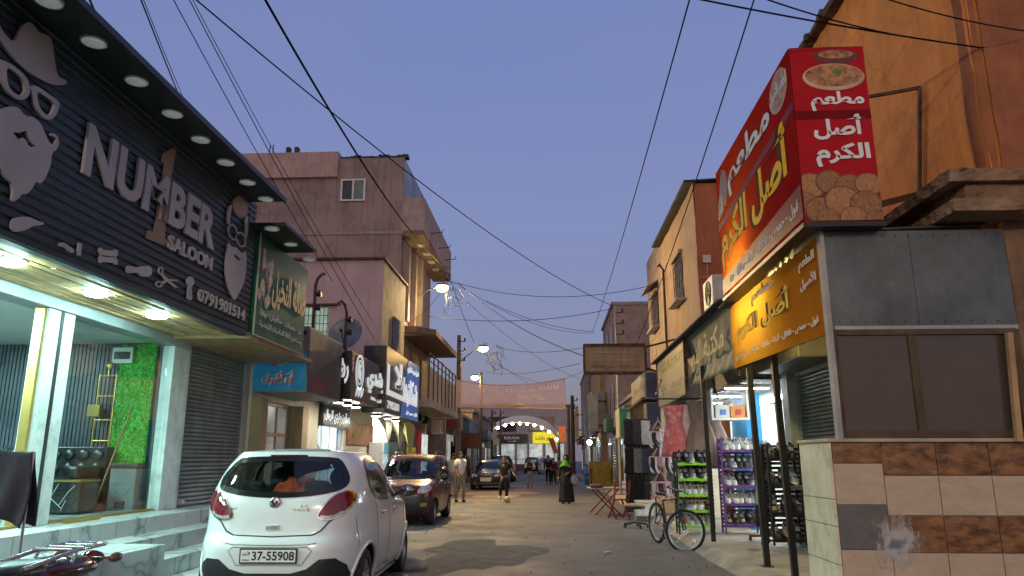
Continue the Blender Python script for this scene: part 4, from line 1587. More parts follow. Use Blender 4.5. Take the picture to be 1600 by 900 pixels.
# --- dark saloon farther up
darkpaint = M('black car paint', (0.012, 0.014, 0.014), 0.25, var=0.1, coat=0.8)
PROF_S = [(.20, .78, .12, 4.36), (.32, .84, .02, 4.46), (.50, .88, .0, 4.49), (.66, .89, .02, 4.47), (.78, .885, .06, 4.36), (.86, .875, .10, 4.05), (.92, .855, .22, 3.60), (.97, .83, .75, 3.30), (1.10, .77, 1.0, 3.05), (1.25, .69, 1.3, 2.72), (1.36, .62, 1.55, 2.45), (1.40, .57, 1.68, 2.32)]
WF_S = [(-.70, .99), (.70, .99), (.70, 1.02), (.56, 1.33), (-.56, 1.33), (-.70, 1.02)]
WS_S = [[(1.15, 1.0), (2.02, .98), (2.02, 1.30), (1.55, 1.28)], [(2.08, .98), (3.05, .96), (2.55, 1.27), (2.08, 1.31)]]
sc_, sb = base_car('dark_sedan', 'dark sedan with round headlamps parked facing down the street', (-3.05, 41.4, 0), rad(178), PROF_S, darkpaint, WS_S, [[(-.55, 1.0), (.55, 1.0), (.5, 1.28), (-.5, 1.28)]], [WF_S], (.85, 3.6), .31, .82, nf=3.6, N=200)
for sg in (1, -1):
    sb.patch(MB(), 'F', smooth_loop([(sg * a, b) for a, b in [(.40, .62), (.72, .63), (.80, .70), (.70, .77), (.42, .75)]], 1), 0.014, 0.05).build('headlight', lens_clear, sc_, local=True, fix=False)
    sb.patch(MB(), 'F', [(sg * a, b) for a, b in [(.04, .62), (.26, .62), (.30, .75), (.06, .76)]], 0.010, 0.05).build('grille', darkmetal, sc_, local=True, fix=False)
    MB().ell((sg * .98, 3.0, 1.0), .10, .07, .07, 12, 8).beam((sg * .83, 3.0, .96), (sg * .93, 3.0, .98), .05, .03).build('wing_mirror', darkpaint, sc_, local=True)
fy = sb.front(0, .5) + .012
MB().box(-.26, .26, fy, fy + .012, .42, .60).build('number_plate', plate_m, sc_, local=True)
sb.patch(MB(), 'F', [(-.6, .26), (.6, .26), (.6, .38), (-.6, .38)], 0.010, 0.06).build('air_intake', M('chrome bumper strip', (0.3, 0.3, 0.3), 0.25, 0.8), sc_, local=True, fix=False)

# --- cars far down the street
far_white = M('far white car paint', (0.62, 0.60, 0.58), 0.3, coat=0.5)
PROF_V = [(.22, .80, .10, 4.40), (.40, .88, .0, 4.5), (.70, .90, .03, 4.45), (.92, .88, .06, 4.25), (1.0, .86, .08, 3.5), (1.08, .84, .1, 3.25), (1.3, .77, .18, 2.9), (1.55, .68, .3, 2.5), (1.68, .60, .4, 2.3)]
WS_V = [[(.5, 1.12), (1.7, 1.1), (1.7, 1.55), (.65, 1.55)], [(1.8, 1.1), (3.1, 1.06), (2.5, 1.5), (1.8, 1.56)]]
WR_V = [[(-.62, 1.12), (.62, 1.12), (.55, 1.55), (-.55, 1.55)]]
WFV = [[(-.7, 1.1), (.7, 1.1), (.58, 1.58), (-.58, 1.58)]]
for nm, lb, x, y, pt in (('white_car', 'small white car driving away at far end of street', -.55, 79, far_white), ('dark_suv', 'dark high car beside the white car at far end of street', -2.15, 82, darkpaint), ('black_car', 'black car parked half hidden behind the dark sedan', -3.4, 50, darkpaint)):
    v, vb = base_car(nm, lb, (x, y, 0), rad(0), PROF_V, pt, WS_V, WR_V, WFV, (.85, 3.6), .33, .85, N=110, interior=False)
    for sg in (1, -1):
        vb.patch(MB(), 'R', [(sg * a, b) for a, b in [(.62, .85), (.80, .85), (.78, 1.1), (.66, 1.1)]], .014, .06).build('tail_light', tail_red, v, local=True, fix=False)
    vb.patch(MB(), 'R', [(-.26, .6), (.26, .6), (.26, .72), (-.26, .72)], .014, .06).build('number_plate', plate_m, v, local=True, fix=False)

# --- motorcycle at the lower left, only its rear carrier shows
t = thing('motorcycle', 'dark red motorcycle with chrome carrier at the lower left corner', 'motorcycle', (-2.98, 4.62, 0), rad(173))
wine = M('wine red motorcycle paint', (0.05, 0.006, 0.012), 0.22, coat=0.8)
# local +y is forward; the tail points up the street
for y in (0.35, 1.55):
    w = MB().ring((0, y, .30), (1, 0, 0), .25, .05, 36, 10).build('wheel', rubber, t, local=True)
    mb = MB().ring((0, y, .30), (1, 0, 0), .19, .012, 30, 6)
    for i in range(12):
        a = i * math.pi / 6
        mb.tube([(0, y, .3), (0, y + .19 * math.cos(a), .3 + .19 * math.sin(a))], .004, 4)
    mb.cyl((-.06, y, .3), (.06, y, .3), .04)
    mb.build('spokes', chrome, w, local=True)
mb = MB()
mb.ell((0, 1.05, .84), .15, .30, .14, 16, 10)
mb.build('fuel_tank', wine, t, local=True)
MB().ell((0, .45, .83), .14, .45, .07, 16, 8).build('seat', leather, t, local=True)
mb = MB()
mb.ell((0, .10, .80), .17, .36, .09, 18, 10).ell((0, .35, .62), .13, .30, .14, 14, 8)
mb.build('tail_body', wine, t, local=True)
mb = MB()
for s in (-.13, .13):
    mb.tube([(s, .45, .86), (s, .05, .92), (s * .95, -.18, .93), (s * .5, -.27, .92), (0, -.28, .92)], .013, 8)
    mb.tube([(s, .05, .92), (s, .12, .80)], .010, 8)
for y in (-.14, -.02, .1):
    mb.tube([(-.13, y, .925), (.13, y, .925)], .010, 8)
mb.build('carrier', chrome, t, local=True)
MB().ell((0, -.24, .84), .085, .06, .045, 14, 8).build('tail_light', tail_red, t, local=True)
for s in (-.2, .2):
    MB().ell((s, -.2, .85), .035, .055, .032, 12, 8).tube([(s * .4, -.15, .85), (s, -.19, .85)], .008, 6).build('indicator', M('smoked amber lens', (0.12, 0.06, 0.02), 0.12, coat=0.8), t, local=True)
MB().tube([(-.33, 1.22, 1.03), (-.12, 1.35, 1.0), (.12, 1.35, 1.0), (.33, 1.22, 1.03)], .012, 8).build('handlebar', chrome, t, local=True)
mb = MB()
mb.tube([(0, 1.38, .98), (0, 1.55, .3)], .03)
mb.tube([(0, .35, .3), (0, .75, .35), (0, 1.0, .4), (0, 1.35, .85)], .03)
mb.obox((0, .92, .42), (.24, .34, .3))
mb.tube([(.13, 1.0, .3), (.15, .6, .26), (.16, .1, .33)], .035)
mb.build('engine_frame', darkmetal, t, local=True)
MB().ell((0, 1.58, .92), .09, .08, .09).build('headlight', lens_clear, t, local=True)

# ------------------------------------------------------------------ left side of the street, beyond the saloon
def lit_room(par, x_front, x_back, y0, y1, z0, z1, wall, em, lamp_rows=2):
    """an open shop: floor, back and side walls, ceiling with tube lamps"""
    s = 1 if x_back > x_front else -1
    mb = MB()
    xa, xb = sorted((x_front + s * 0.02, x_back))
    mb.box(xa, xb, y0, y0 + 0.05, z0, z1).box(xa, xb, y1 - 0.05, y1, z0, z1)
    mb.box(*sorted((x_back, x_back + s * 0.05)), y0, y1, z0, z1)
    mb.box(xa, xb, y0, y1, z0 - 0.02, z0 - 0.002)
    mb.box(xa, xb, y0, y1, z1 + 0.002, z1 + 0.04)
    mb.build('interior', wall, par)
    for i in range(lamp_rows):
        x = x_front + s * (0.5 + i * (abs(x_back - x_front) - 0.6) / max(1, lamp_rows))
        MB().box(x - 0.05, x + 0.05, y0 + 0.3, y1 - 0.3, z1 - 0.07, z1 - 0.01).build('ceiling_lamp', em, par)


def on(px, X):
    return P(px, 690, X=X).y


def shutter(par, axis, c, a0, a1, z0, z1, mat, side=1, n=20, name='roller_shutter'):
    """closed slatted shutter; axis 'x': lies in plane x=c spanning y a0..a1"""
    vs, fs = [], []
    h = (z1 - z0) / n
    k = 0
    for i in range(n):
        for dz, d in ((0.0, -0.02), (0.3, 0.012), (0.65, 0.016), (0.95, -0.008)):
            z = z0 + h * (i + dz)
            if axis == 'x':
                vs += [(c + side * d, a0, z), (c + side * d, a1, z)]
            else:
                vs += [(a0, c + side * d, z), (a1, c + side * d, z)]
            k += 1
    for i in range(k - 1):
        fs.append((2 * i, 2 * i + 1, 2 * i + 3, 2 * i + 2))
    return MB().add(vs, fs).build(name, mat, par)


# --- row of single-storey shops under the signs
row = thing('shop_row', 'row of single storey shops with lit doors under black and blue signs', 'building', (-6, 18, 0))
XR = -5.45
d0, d1 = on(396, XR), on(458, XR)
e0, e1 = on(497, XR), on(536, XR)
f0, f1 = on(581, XR), on(640, XR)
mb = MB()
mb.box(-9, XR, 13.32, d0, 0, 3.7)
mb.box(-9, XR, d0, d1, 2.55, 3.7)
mb.box(-9, XR, d1, e0, 0, 3.7)
mb.box(-9, XR, e0, e1, 2.5, 3.7)
mb.box(-9, XR, e1, f0, 0, 3.7)
mb.box(-9, XR, f0, f1, 2.75, 3.7)
mb.box(-9, XR, f1, 24.9, 0, 3.7)
mb.build('wall', creampaint, row)
MB().box(-9, -4.5, 13.32, 20.0, 3.703, 3.78).build('roof', concrete, row)
tan = M('tan plaster pillar', (0.36, 0.25, 0.14), 0.8, streak=0.3)
MB().box(XR + 0.002, XR + 0.2, d0 - 0.25, d0 + 0.06, 0.13, 2.55).build('pillar', tan, row)
MB().box(XR + 0.002, XR + 0.2, d1 - 0.06, d1 + 0.3, 0.13, 2.55).build('pillar', tan, row)
dr = MB()
for y in (d0 + 0.07, (d0 + d1) / 2 - 0.25, (d0 + d1) / 2 + 0.3, d1 - 0.13):
    dr.box(XR - 0.16, XR - 0.1, y, y + 0.06, 0.14, 2.54)
for z in (0.14, 1.9, 2.48):
    dr.box(XR - 0.155, XR - 0.105, d0 + 0.07, d1 - 0.07, z, z + 0.07)
door = dr.build('door', M('varnished door frame', (0.42, 0.25, 0.10), 0.45, var=0.25, scale=7), row)
MB().add([(XR - 0.13, d0 + 0.1, 0.2), (XR - 0.13, d1 - 0.1, 0.2), (XR - 0.13, d1 - 0.1, 2.5), (XR - 0.13, d0 + 0.1, 2.5)], [(0, 1, 2, 3)]).build('pane', M('glowing door pane', (0.42, 0.44, 0.43), .3, var=.3, scale=1.5, emit=.16), door)  # faint glow put into the pane, standing in for light on the glass
mb = MB().box(XR - 0.128, XR - 0.124, (d0 + d1) / 2 - 0.12, (d0 + d1) / 2 + 0.25, 0.9, 1.75)
mb.build('notice', white_print, door)
lit_room(row, XR - 0.2, -8.5, d0, d1, 0.14, 2.9, creampaint, EM('dim warm tube', (1.0, 0.88, 0.66), 14), 2)
coolshop = M('cool shop wall', (0.55, 0.62, 0.72), 0.6)
lit_room(row, XR - 0.05, -8.0, e0, e1, 0.14, 2.52, coolshop, EM('cool white tube', (0.75, 0.9, 1.0), 60), 2)
mb = MB()
for i in range(4):
    y = e0 + 0.1 + i * (e1 - e0 - 0.2) / 3
    mb.box(XR - 0.2, XR - 0.15, y - 0.03, y + 0.03, 0.14, 2.4)
mb.box(XR - 0.2, XR - 0.15, e0, e1, 2.3, 2.4)
mb.build('door_frame', whitepaint, row)
lit_room(row, XR - 0.02, -8.5, f0, f1, 0.14, 2.76, M('teal white shop wall', (0.62, 0.72, 0.70), 0.6), EM('bright shop tube', (0.9, 1.0, 0.95), 70), 3)
MB().box(XR + 0.002, XR + 0.05, e1 + 0.25, f0 - 0.1, 1.85, 2.45).build('picture_frame', M('orange photo print', (0.35, 0.10, 0.03), 0.3, var=0.7, scale=5, stain=((0.05, 0.06, 0.08), 3, 0.9)), row)
mb = MB()
for y, r_ in ((13.8, 0.5), (14.9, 0.25)):
    mb.box(-5.4, -5.36, y, y + r_, 1.2, 1.7)
# goods seen in the lit shop
goods = [M('goods red', (0.5, 0.05, 0.05), 0.5), M('goods green', (0.05, 0.4, 0.15), 0.5), M('goods yellow', (0.6, 0.45, 0.05), 0.5), M('goods blue', (0.06, 0.12, 0.45), 0.5), M('goods white', (0.7, 0.7, 0.68), 0.5)]
rr = random.Random(12)


def shelf_unit(label, x0, x1, y0, y1, z0, z1, levels, seed, cat='shelf', group=None):
    """a filled shelf; the packets are one pattern of the shelf's stock"""
    r = random.Random(seed)
    t = thing('stock_shelf', label, cat, ((x0 + x1) / 2, (y0 + y1) / 2, z0), 0, group)
    mb = MB()
    mb.box(x0, x1, y0, y0 + 0.03, z0, z1).box(x0, x1, y1 - 0.03, y1, z0, z1)
    h = (z1 - z0) / levels
    for i in range(levels + 1):
        mb.box(x0, x1, y0 + 0.03, y1 - 0.03, z0 + i * h - 0.012, z0 + i * h + 0.012)
    mb.build('frame', whitepaint, t)
    st = MB()
    for i in range(levels):
        y = y0 + 0.05
        while y < y1 - 0.2:
            w = r.uniform(0.08, 0.2)
            st.cur = r.randrange(5)
            st.box(x0 + 0.03, x1 - 0.03, y, y + w - 0.01, z0 + i * h + 0.014, z0 + i * h + h * r.uniform(0.5, 0.85))
            y += w
    o = st.build('stock', goods, t)
    o['kind'] = 'stuff'
    return t


shelf_unit('white shelf of coloured packets at the back of the shop under the blue sign', -8.4, -8.05, f0 + 0.2, f1 - 0.2, 0.15, 2.3, 5, 3)

# blue face and dark side of the corner sign box
bt = thing('corner_sign_box', 'box sign with blue front in red Arabic letters and dark picture side', 'shop sign', (-4.9, 14.2, 2.65))
MB().box(-5.44, -4.45, 13.32, 15.5, 2.65, 3.86).build('box', M('grey sheet box', (0.22, 0.22, 0.22), 0.5, 0.2, streak=0.4), bt)
bf = face_y(13.318)
MB().box(-5.45, -4.47, 13.308, 13.318, 2.68, 3.36).build('panel', vinyl('blue vinyl', (0.03, 0.22, 0.42), ((0.10, 0.34, 0.5), 2.2, 0.6), emit=0.12), bt)
bf = face_y(13.306)
redp = M('red print', (0.42, 0.02, 0.02), 0.4, emit=0.05)
for txt, z0, z1, x0, x1 in (('خليل', 3.12, 3.33, -5.15, -4.72), ('أبو أشرف', 2.76, 3.04, -5.28, -4.62)):
    write(MB(), bf, txt, x0, x1, z0, z1, 0.002, 0.002, 0.075).build('lettering_outline', white_print, bt)
    write(MB(), bf, txt, x0 + .012, x1 - .012, z0 + .012, z1 - .012, 0.003, 0.005, 0.03).build('lettering', redp, bt)
MB().box(-4.449, -4.44, 13.34, 15.5, 2.67, 3.82).build('picture_panel', M('dark poster print', (0.035, 0.045, 0.055), 0.35, var=0.5, scale=3, stain=((0.16, 0.10, 0.09), 2.4, 0.7)), bt)
pf = face_x(-4.439, 1)
MB().prism([pf.at(a, b) for a, b in ((13.6, 2.72), (14.5, 2.72), (14.4, 2.98), (13.7, 2.95))], (0.002, 0, 0)).build('picture', M('dull red print', (0.22, 0.03, 0.03), 0.4, var=0.4, scale=5), bt)

# black barber sign with lit white letters
XS = -4.3
k0, k1 = P(549, 585, X=XS).y, P(601, 600, X=XS).y
zt, zb_ = P(549, 547, X=XS).z, P(549, 624, X=XS).z
lit = M('lit white acrylic', (0.78, 0.82, 0.82), 0.4, var=0.03, emit=0.55)
blk = M('black sign sheet', (0.016, 0.016, 0.018), 0.25, spec=0.6)
t = thing('barber_sign', 'black box sign with white Arabic letters and round barber emblem', 'shop sign', (-4.8, (k0 + k1) / 2, zb_))
MB().box(-5.3, XS, k0, k1, zb_, zt).build('box', blk, t, bevel=0.01)
fx = face_x(XS + 0.001, 1)
L_ = k1 - k0
H_ = zt - zb_
write(MB(), fx, 'رشدي', k0 + .42 * L_, k0 + .97 * L_, zb_ + .26 * H_, zb_ + .82 * H_, .03, .004, .032).build('lettering', lit, t)
write(MB(), fx, 'صالون حلاقة', k0 + .55 * L_, k0 + .97 * L_, zb_ + .10 * H_, zb_ + .20 * H_, .01, .004, .03).build('lettering', lit, t)
mb = MB()


def ring_face(mb, pl, cu, cv, ru, rv, w, th=0.01, n=28):
    o_ = [pl.at(cu + ru * math.cos(2 * math.pi * i / n), cv + rv * math.sin(2 * math.pi * i / n), .003) for i in range(n)]
    i_ = [pl.at(cu + (ru - w) * math.cos(2 * math.pi * i / n), cv + (rv - w) * math.sin(2 * math.pi * i / n), .003) for i in range(n)]
    return mb.prism([o_, i_], pl.N * th)


cu, cv = k0 + .21 * L_, zb_ + .62 * H_
ring_face(mb, fx, cu, cv, .36, .40, .05)
ring_face(mb, fx, cu, cv, .24, .28, .03)
mb.prism([fx.at(cu + a, cv + b, .003) for a, b in ((-.12, -.12), (.1, -.18), (.12, .02), (.02, .08), (.1, .16), (-.08, .2), (-.14, .05))], (.01, 0, 0))
for i in range(6):
    mb.prism([fx.at(cu - .3 + i * .11 + a, zb_ + .08 + b + .04 * (i % 2), .003) for a, b in ((0, 0), (.05, .02), (.16, .2), (.09, .21))], (.01, 0, 0))
mb.build('emblem', lit, t)
mb = MB()
for i in range(7):
    mb.cur = i % 2
    mb.prism([fx.at(k0 + .03, zb_ + .55 * H_ + i * .055, .004), fx.at(k0 + .13, zb_ + .55 * H_ + i * .055 + .03, .004), fx.at(k0 + .13, zb_ + .55 * H_ + i * .055 + .085, .004), fx.at(k0 + .03, zb_ + .55 * H_ + i * .055 + .055, .004)], (.004, 0, 0))
mb.build('barber_pole_stripe', [M('pole red', (0.5, 0.04, 0.05), 0.4, emit=0.2), white_print], t)
fy_ = face_y(k0 - 0.001)
write(MB(), fy_, 'رشدي', -4.86, -4.36, zb_ + .22 * H_, zb_ + .85 * H_, .01, .003, .05).build('lettering', lit, t)
spot = EM('warm white lamp lens', (1.0, 0.98, 0.88), 130)
for i, y in enumerate((k0 + .25, k0 + .95, k0 + 1.7)):
    MB().cyl((-4.62, y, zb_ - .006), (-4.62, y, zb_ - .06), .09, .11, 16).build('spot_lamp', chrome, t)
    MB().cyl((-4.62, y, zb_ - .062), (-4.62, y, zb_ - .07), .10, .10, 16).build('lamp_lens', spot, t)

# blue sign with white letters
XB = -4.2
b0, b1 = P(603, 590, X=XB).y, P(654, 610, X=XB).y
zt, zb_ = P(603, 538, X=XB).z, P(603, 645, X=XB).z
t = thing('blue_shop_sign', 'large blue and charcoal sign with white Arabic letters beside black barber sign', 'shop sign', (-4.7, (b0 + b1) / 2, zb_))
L_, H_ = b1 - b0, zt - zb_
MB().box(-4.8, XB, b0, b1, zb_, zt).build('box', M('charcoal sign sheet', (0.03, 0.034, 0.04), 0.3, spec=0.6), t, bevel=0.01)
bx = face_x(XB + .001, 1)
MB().prism([bx.at(b0 + a * L_, zb_ + b * H_, .002) for a, b in ((.42, .0), (1, 0), (1, 1), (.62, 1), (.5, .55))], (.004, 0, 0)).build('blue_panel', M('lit blue acrylic', (0.015, 0.11, 0.42), 0.3, var=0.25, scale=1.2, emit=0.45), t)
mb = MB()
mb.prism([bx.at(b0 + a * L_, zb_ + b * H_, .008) for a, b in ((.02, .27), (.93, .25), (.93, .33), (.5, .34), (.07, .35), (.07, .72), (.02, .74))], (.02, 0, 0))
mb.build('band', lit, t)
write(MB(), bx, 'شكازها', b0 + .46 * L_, b0 + .92 * L_, zb_ + .2 * H_, zb_ + .66 * H_, .03, .01, .028).build('lettering', lit, t)
write(MB(), bx, 'لا', b0 + .2 * L_, b0 + .42 * L_, zb_ + .42 * H_, zb_ + .84 * H_, .03, .01, .03).build('lettering', lit, t)
write(MB(), bx, 'شواء ومشاوي', b0 + .58 * L_, b0 + .96 * L_, zb_ + .76 * H_, zb_ + .9 * H_, .02, .008, .016).build('lettering', lit, t)
write(MB(), bx, '795201', b0 + .05 * L_, b0 + .36 * L_, zb_ + .07 * H_, zb_ + .19 * H_, .01, .008, .03).build('lettering', lit, t)
write(MB(), bx, 'فلافل - حمص - فول', b0 + .58 * L_, b0 + .95 * L_, zb_ + .06 * H_, zb_ + .14 * H_, .01, .008, .03).build('lettering', lit, t)
for i, y in enumerate((b0 + .6, b0 + 1.8, b0 + 3.0)):
    MB().cyl((-4.55, y, zb_ - .006), (-4.55, y, zb_ - .06), .11, .13, 16).build('spot_lamp', chrome, t)
    MB().cyl((-4.55, y, zb_ - .062), (-4.55, y, zb_ - .07), .12, .12, 16).build('lamp_lens', spot, t)

# small sign over the lit doorway
t = thing('salon_door_sign', 'small black sign with white Arabic script over the lit blue doorway', 'shop sign', (-5.3, (e0 + e1) / 2, 2.2))
MB().box(-5.44, -5.32, e0 - .1, e1 + .1, 2.22, 2.72).build('board', blk, t)
fx = face_x(-5.319, 1)
write(MB(), fx, 'صالون رشدي للرجال', e0, e1, 2.3, 2.62, .006, .002, .018).build('lettering', lit, t)

# cloth awnings in front of the shop below the blue sign
for i, (px, w, d, c) in enumerate(((592, .9, .55, (0.38, 0.36, 0.26)), (612, .8, .75, (0.45, 0.43, 0.25)), (628, 1.5, .8, (0.50, 0.46, 0.16)))):
    y = on(px, -4.75)

    def sag(u, v, y=y, w=w, d=d):
        return Vector((-4.75 + .18 * math.sin(v * 3) + .5 * (v - .5) * v, y + (u - .5) * w, 2.72 - d * (1 - (2 * u - 1) ** 2) * (.35 + .65 * v) - .25 * v))
    tag(MB().grid(sag, 18, 12).build('awning_cloth', M('awning cloth %d' % i if False else ('olive awning cloth', 'cream awning cloth', 'yellow awning cloth')[i], c, 0.9, var=0.12), solid=0.006),
        ('olive cloth sagging under the left end of blue sign', 'pale cloth hanging in folds under the middle of blue sign', 'yellowish cloth slung under the right lamps of blue sign')[i], 'cloth', 'cloths slung under the blue sign')
t = thing('display_cabinet', 'dark cabinet with two yellow price cards under the yellow cloth', 'cabinet', (-4.9, on(633, -4.9), .13))
cy0 = on(633, -4.9)
MB().box(-5.2, -4.7, cy0 - 1.0, cy0 + 1.2, .135, 2.0).build('body', darkmetal, t, bevel=0.02)
cp = face_x(-4.699, 1)
for a in (-.75, .1):
    MB().prism([cp.at(cy0 + a, 1.55, .002), cp.at(cy0 + a + .75, 1.55, .002), cp.at(cy0 + a + .75, 1.85, .002), cp.at(cy0 + a, 1.85, .002)], (.004, 0, 0)).build('price_card', M('yellow card', (0.75, 0.62, 0.02), 0.5, emit=0.15), t)
    write(MB(), cp, 'عرض', cy0 + a + .15, cy0 + a + .6, 1.62, 1.78, .003, .008, .03).build('lettering', redp, t)
t = thing('drinks_fridge', 'white glass door fridge glowing below the blue sign', 'fridge', (-5.1, on(596, -5.1), .13))
fr = on(596, -5.1)
MB().box(-5.4, -4.95, fr - .35, fr + .35, .135, 1.95).build('body', whitepaint, t, bevel=0.02)
MB().box(-4.949, -4.94, fr - .3, fr + .3, .3, 1.6).build('door', M('lit fridge door', (0.45, 0.66, 0.70), 0.1, var=0.4, scale=9, emit=0.6), t)
MB().box(-4.949, -4.94, fr - .3, fr + .3, 1.65, 1.92).build('header', M('fridge header', (0.1, 0.35, 0.5), 0.3, emit=0.4), t)

# roof clutter
t = thing('satellite_dish', 'grey satellite dish on the shop roof beside the black sign', 'dish', (P(539, 545, Y=17.0).x, 17.0, 3.78))
MB().lathe([(0.0, .1), (.2, .075), (.36, .02), (.42, -.03), (.41, -.04), (.35, .0), (.2, .055), (0, .08)], (0, 0, .55), (.15, 1, -.35), 28).build('reflector', greymetal, t, local=True)
MB().tube([(0, .1, 0), (0, .1, .5)], .025).build('mast', rusty, t, local=True)
MB().tube([(0, 0, .2), (.0, -.4, .55)], .012).ell((0, -.42, .57), .04, .06, .04).build('receiver_arm', darkmetal, t, local=True)
for i, (px, ytop, Yp, lb) in enumerate(((488, 428, 15.2, 'taller bent iron pole with insulators on the roof of the dark sign box'), (539, 470, 16.6, 'shorter bent iron pole with looped end above satellite dish'))):
    b = P(px, 530, Y=Yp)
    tp = P(px, ytop, Y=Yp)
    t = thing('service_pole', lb, 'pole', (b.x, Yp, 3.78), 0, 'bent iron poles on the shop roof')
    h = tp.z - 3.78
    pts = [(0, 0, -.02), (0, 0, h - .25), (.04, 0, h - .1), (.12, 0, h - .01), (.2, 0, h)] if i == 0 else [(0, 0, -.02), (.01, 0, h - .3), (-.04, 0, h - .1), (-.14, 0, h), (-.2, 0, h - .04), (-.16, 0, h - .1)]
    MB().tube(pts, .035, 8).build('pole', rusty, t, local=True)
    for z in (h - .45, h - .75):
        MB().cyl((.03, 0, z), (.14, 0, z), .05, .06, 8).cyl((.09, 0, z - .05), (.09, 0, z + .08), .03, .03, 8).build('insulator', darkmetal, t, local=True)

# --- lilac two storey building over the signs
t = thing('lilac_building', 'lilac plastered upper storey with barred green window behind the signs', 'building', (-7, 21.5, 3.7))
xl = -4.67
ztop = 6.95
wx0, wx1 = P(471, 495, Y=20).x, P(513, 495, Y=20).x
wz0, wz1 = P(500, 532, Y=20).z, P(500, 481, Y=20).z
MB().box(-11, xl, 20.0, 23.2, 3.79, ztop).build('wall', lilacplaster, t)
MB().box(xl - .3, xl + .004, 20.004, 23.19, 3.8, ztop - .001).build('side_wall', M('dirty olive plaster', (0.26, 0.20, 0.13), 0.9, var=0.25, streak=0.5, bump=0.4), t)
MB().box(-11.1, xl + .06, 19.9, 23.3, ztop + .002, ztop + .07).build('roof', rusty, t)
wf = MB().box(wx0, wx1, 19.96, 19.998, wz0, wz1).build('window', M('greenish lit pane', (0.42, 0.62, 0.50), 0.2, var=0.2, emit=0.35), t)
mb = MB()
for i in range(8):
    x = wx0 + (wx1 - wx0) * i / 7
    mb.tube([(x, 19.93, wz0 - .03), (x, 19.93, wz1 + .03)], .008, 5)
for i in range(5):
    z = wz0 + (wz1 - wz0) * i / 4
    mb.tube([(wx0 - .03, 19.925, z), (wx1 + .03, 19.925, z)], .008, 5)
mb.build('window_bars', rusty, wf)
MB().box(wx0 - .1, wx1 + .25, 19.88, 19.998, wz1 + .05, wz1 + .1).build('window_hood', rusty, t)
sw0, sw1 = P(612, 540, X=xl).y, P(622, 540, X=xl).y
w2 = MB().box(xl + .005, xl + .02, sw0, sw1, 4.4, 5.6).build('window', darkglass, t)
mb = MB()
for i in range(7):
    y = sw0 + (sw1 - sw0) * i / 6
    mb.tube([(xl + .05, y, 4.38), (xl + .05, y, 5.62)], .008, 5)
for z in (4.4, 4.8, 5.2, 5.6):
    mb.tube([(xl + .05, sw0, z), (xl + .05, sw1, z)], .008, 5)
mb.build('window_bars', rusty, w2)

# --- tall concrete building with cantilevered floor
bb = thing('concrete_house', 'tall pinkish plaster house with overhanging parapet and white sliding window', 'building', (-8, 29, 0))
xb = -5.24
MB().box(-13.5, xb, 25.0, 31.5, 3.4, 9.4).box(-13.5, xb, 25.002, 31.5, 9.402, 12.2).build('wall', pinkplaster, bb)
MB().box(-16, -7.65, 24.85, 25.6, 11.45, 12.42).build('parapet_block', M('pale pink render', (0.50, 0.35, 0.30), 0.9, var=0.1, bump=0.3, streak=0.3), bb)
mb = MB()
x = -7.6
rr = random.Random(4)
while x < xb:
    w = rr.uniform(.12, .3)
    mb.box(x, x + w - .02, 25.0, 25.3, 12.202, 12.26 + rr.uniform(0, .08))
    x += w
mb.build('coping', darkmetal, bb)
MB().box(-13.5, xb + .03, 24.96, 31.5, 9.28, 9.402).build('ledge', concrete, bb)
MB().box(-13.4, xb + .0, 24.955, 24.999, 9.403, 9.75).build('ledge', pinkplaster, bb)
MB().box(xb + .001, -4.45, 24.98, 32.2, 9.40, 10.62).build('overhang_parapet', M('worn grey pink render', (0.42, 0.32, 0.28), 0.9, var=0.15, streak=0.4, bump=0.3), bb)
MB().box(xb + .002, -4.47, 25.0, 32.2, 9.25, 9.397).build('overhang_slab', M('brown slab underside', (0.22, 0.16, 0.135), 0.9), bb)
MB().box(xb + .003, xb + .03, 25.05, 28.5, 10.625, 12.15).build('metal_cladding', galv, bb)
MB().obox((xb + .3, 27.6, 10.9), (.3, .5, .5), Matrix.Rotation(.3, 3, 'Z')).build('roof_box', rusty, bb)
wx0, wz0 = P(532, 315, Y=25).x, P(532, 315, Y=25).z
wx1, wz1 = P(572, 280, Y=25).x, P(572, 280, Y=25).z
fr = MB()
for a, b_ in ((wx0, wx0 + .06), (wx1 - .06, wx1), ((wx0 + wx1) / 2 - .03, (wx0 + wx1) / 2 + .03)):
    fr.box(a, b_, 24.93, 24.99, wz0, wz1)
fr.box(wx0 + .061, wx1 - .061, 24.935, 24.985, wz0, wz0 + .06).box(wx0 + .061, wx1 - .061, 24.935, 24.985, wz1 - .06, wz1)
wf = fr.build('window_frame', whitepaint, bb)
MB().box(wx0 + .06, (wx0 + wx1) / 2 - .03, 24.965, 24.995, wz0 + .06, wz1 - .06).build('pane', darkglass, wf)
MB().box((wx0 + wx1) / 2 + .03, wx1 - .06, 24.955, 24.98, wz0 + .06, wz1 - .06).build('pane', M('grey green pane', (0.16, 0.20, 0.18), 0.15), wf)
rod = MB()
for px in (422, 427):
    q = P(px, 230, Y=25.2)
    rod.tube([(q.x, 25.2, 12.4), (q.x, 25.2, q.z + .1)], .02, 5)
for px in (451, 464):
    q = P(px, 240, Y=25.2)
    rod.box(q.x - .07, q.x + .07, 25.1, 25.3, 12.42, 12.75)
rod.build('roof_rods', rusty, bb)
mb = MB()
for y in (26.5, 28.5, 30.3):
    mb.tube([(-4.45, y, 9.75), (-4.0, y, 9.78), (-3.98, y, 9.9)], .02, 5)
mb.build('parapet_hooks', rusty, bb)
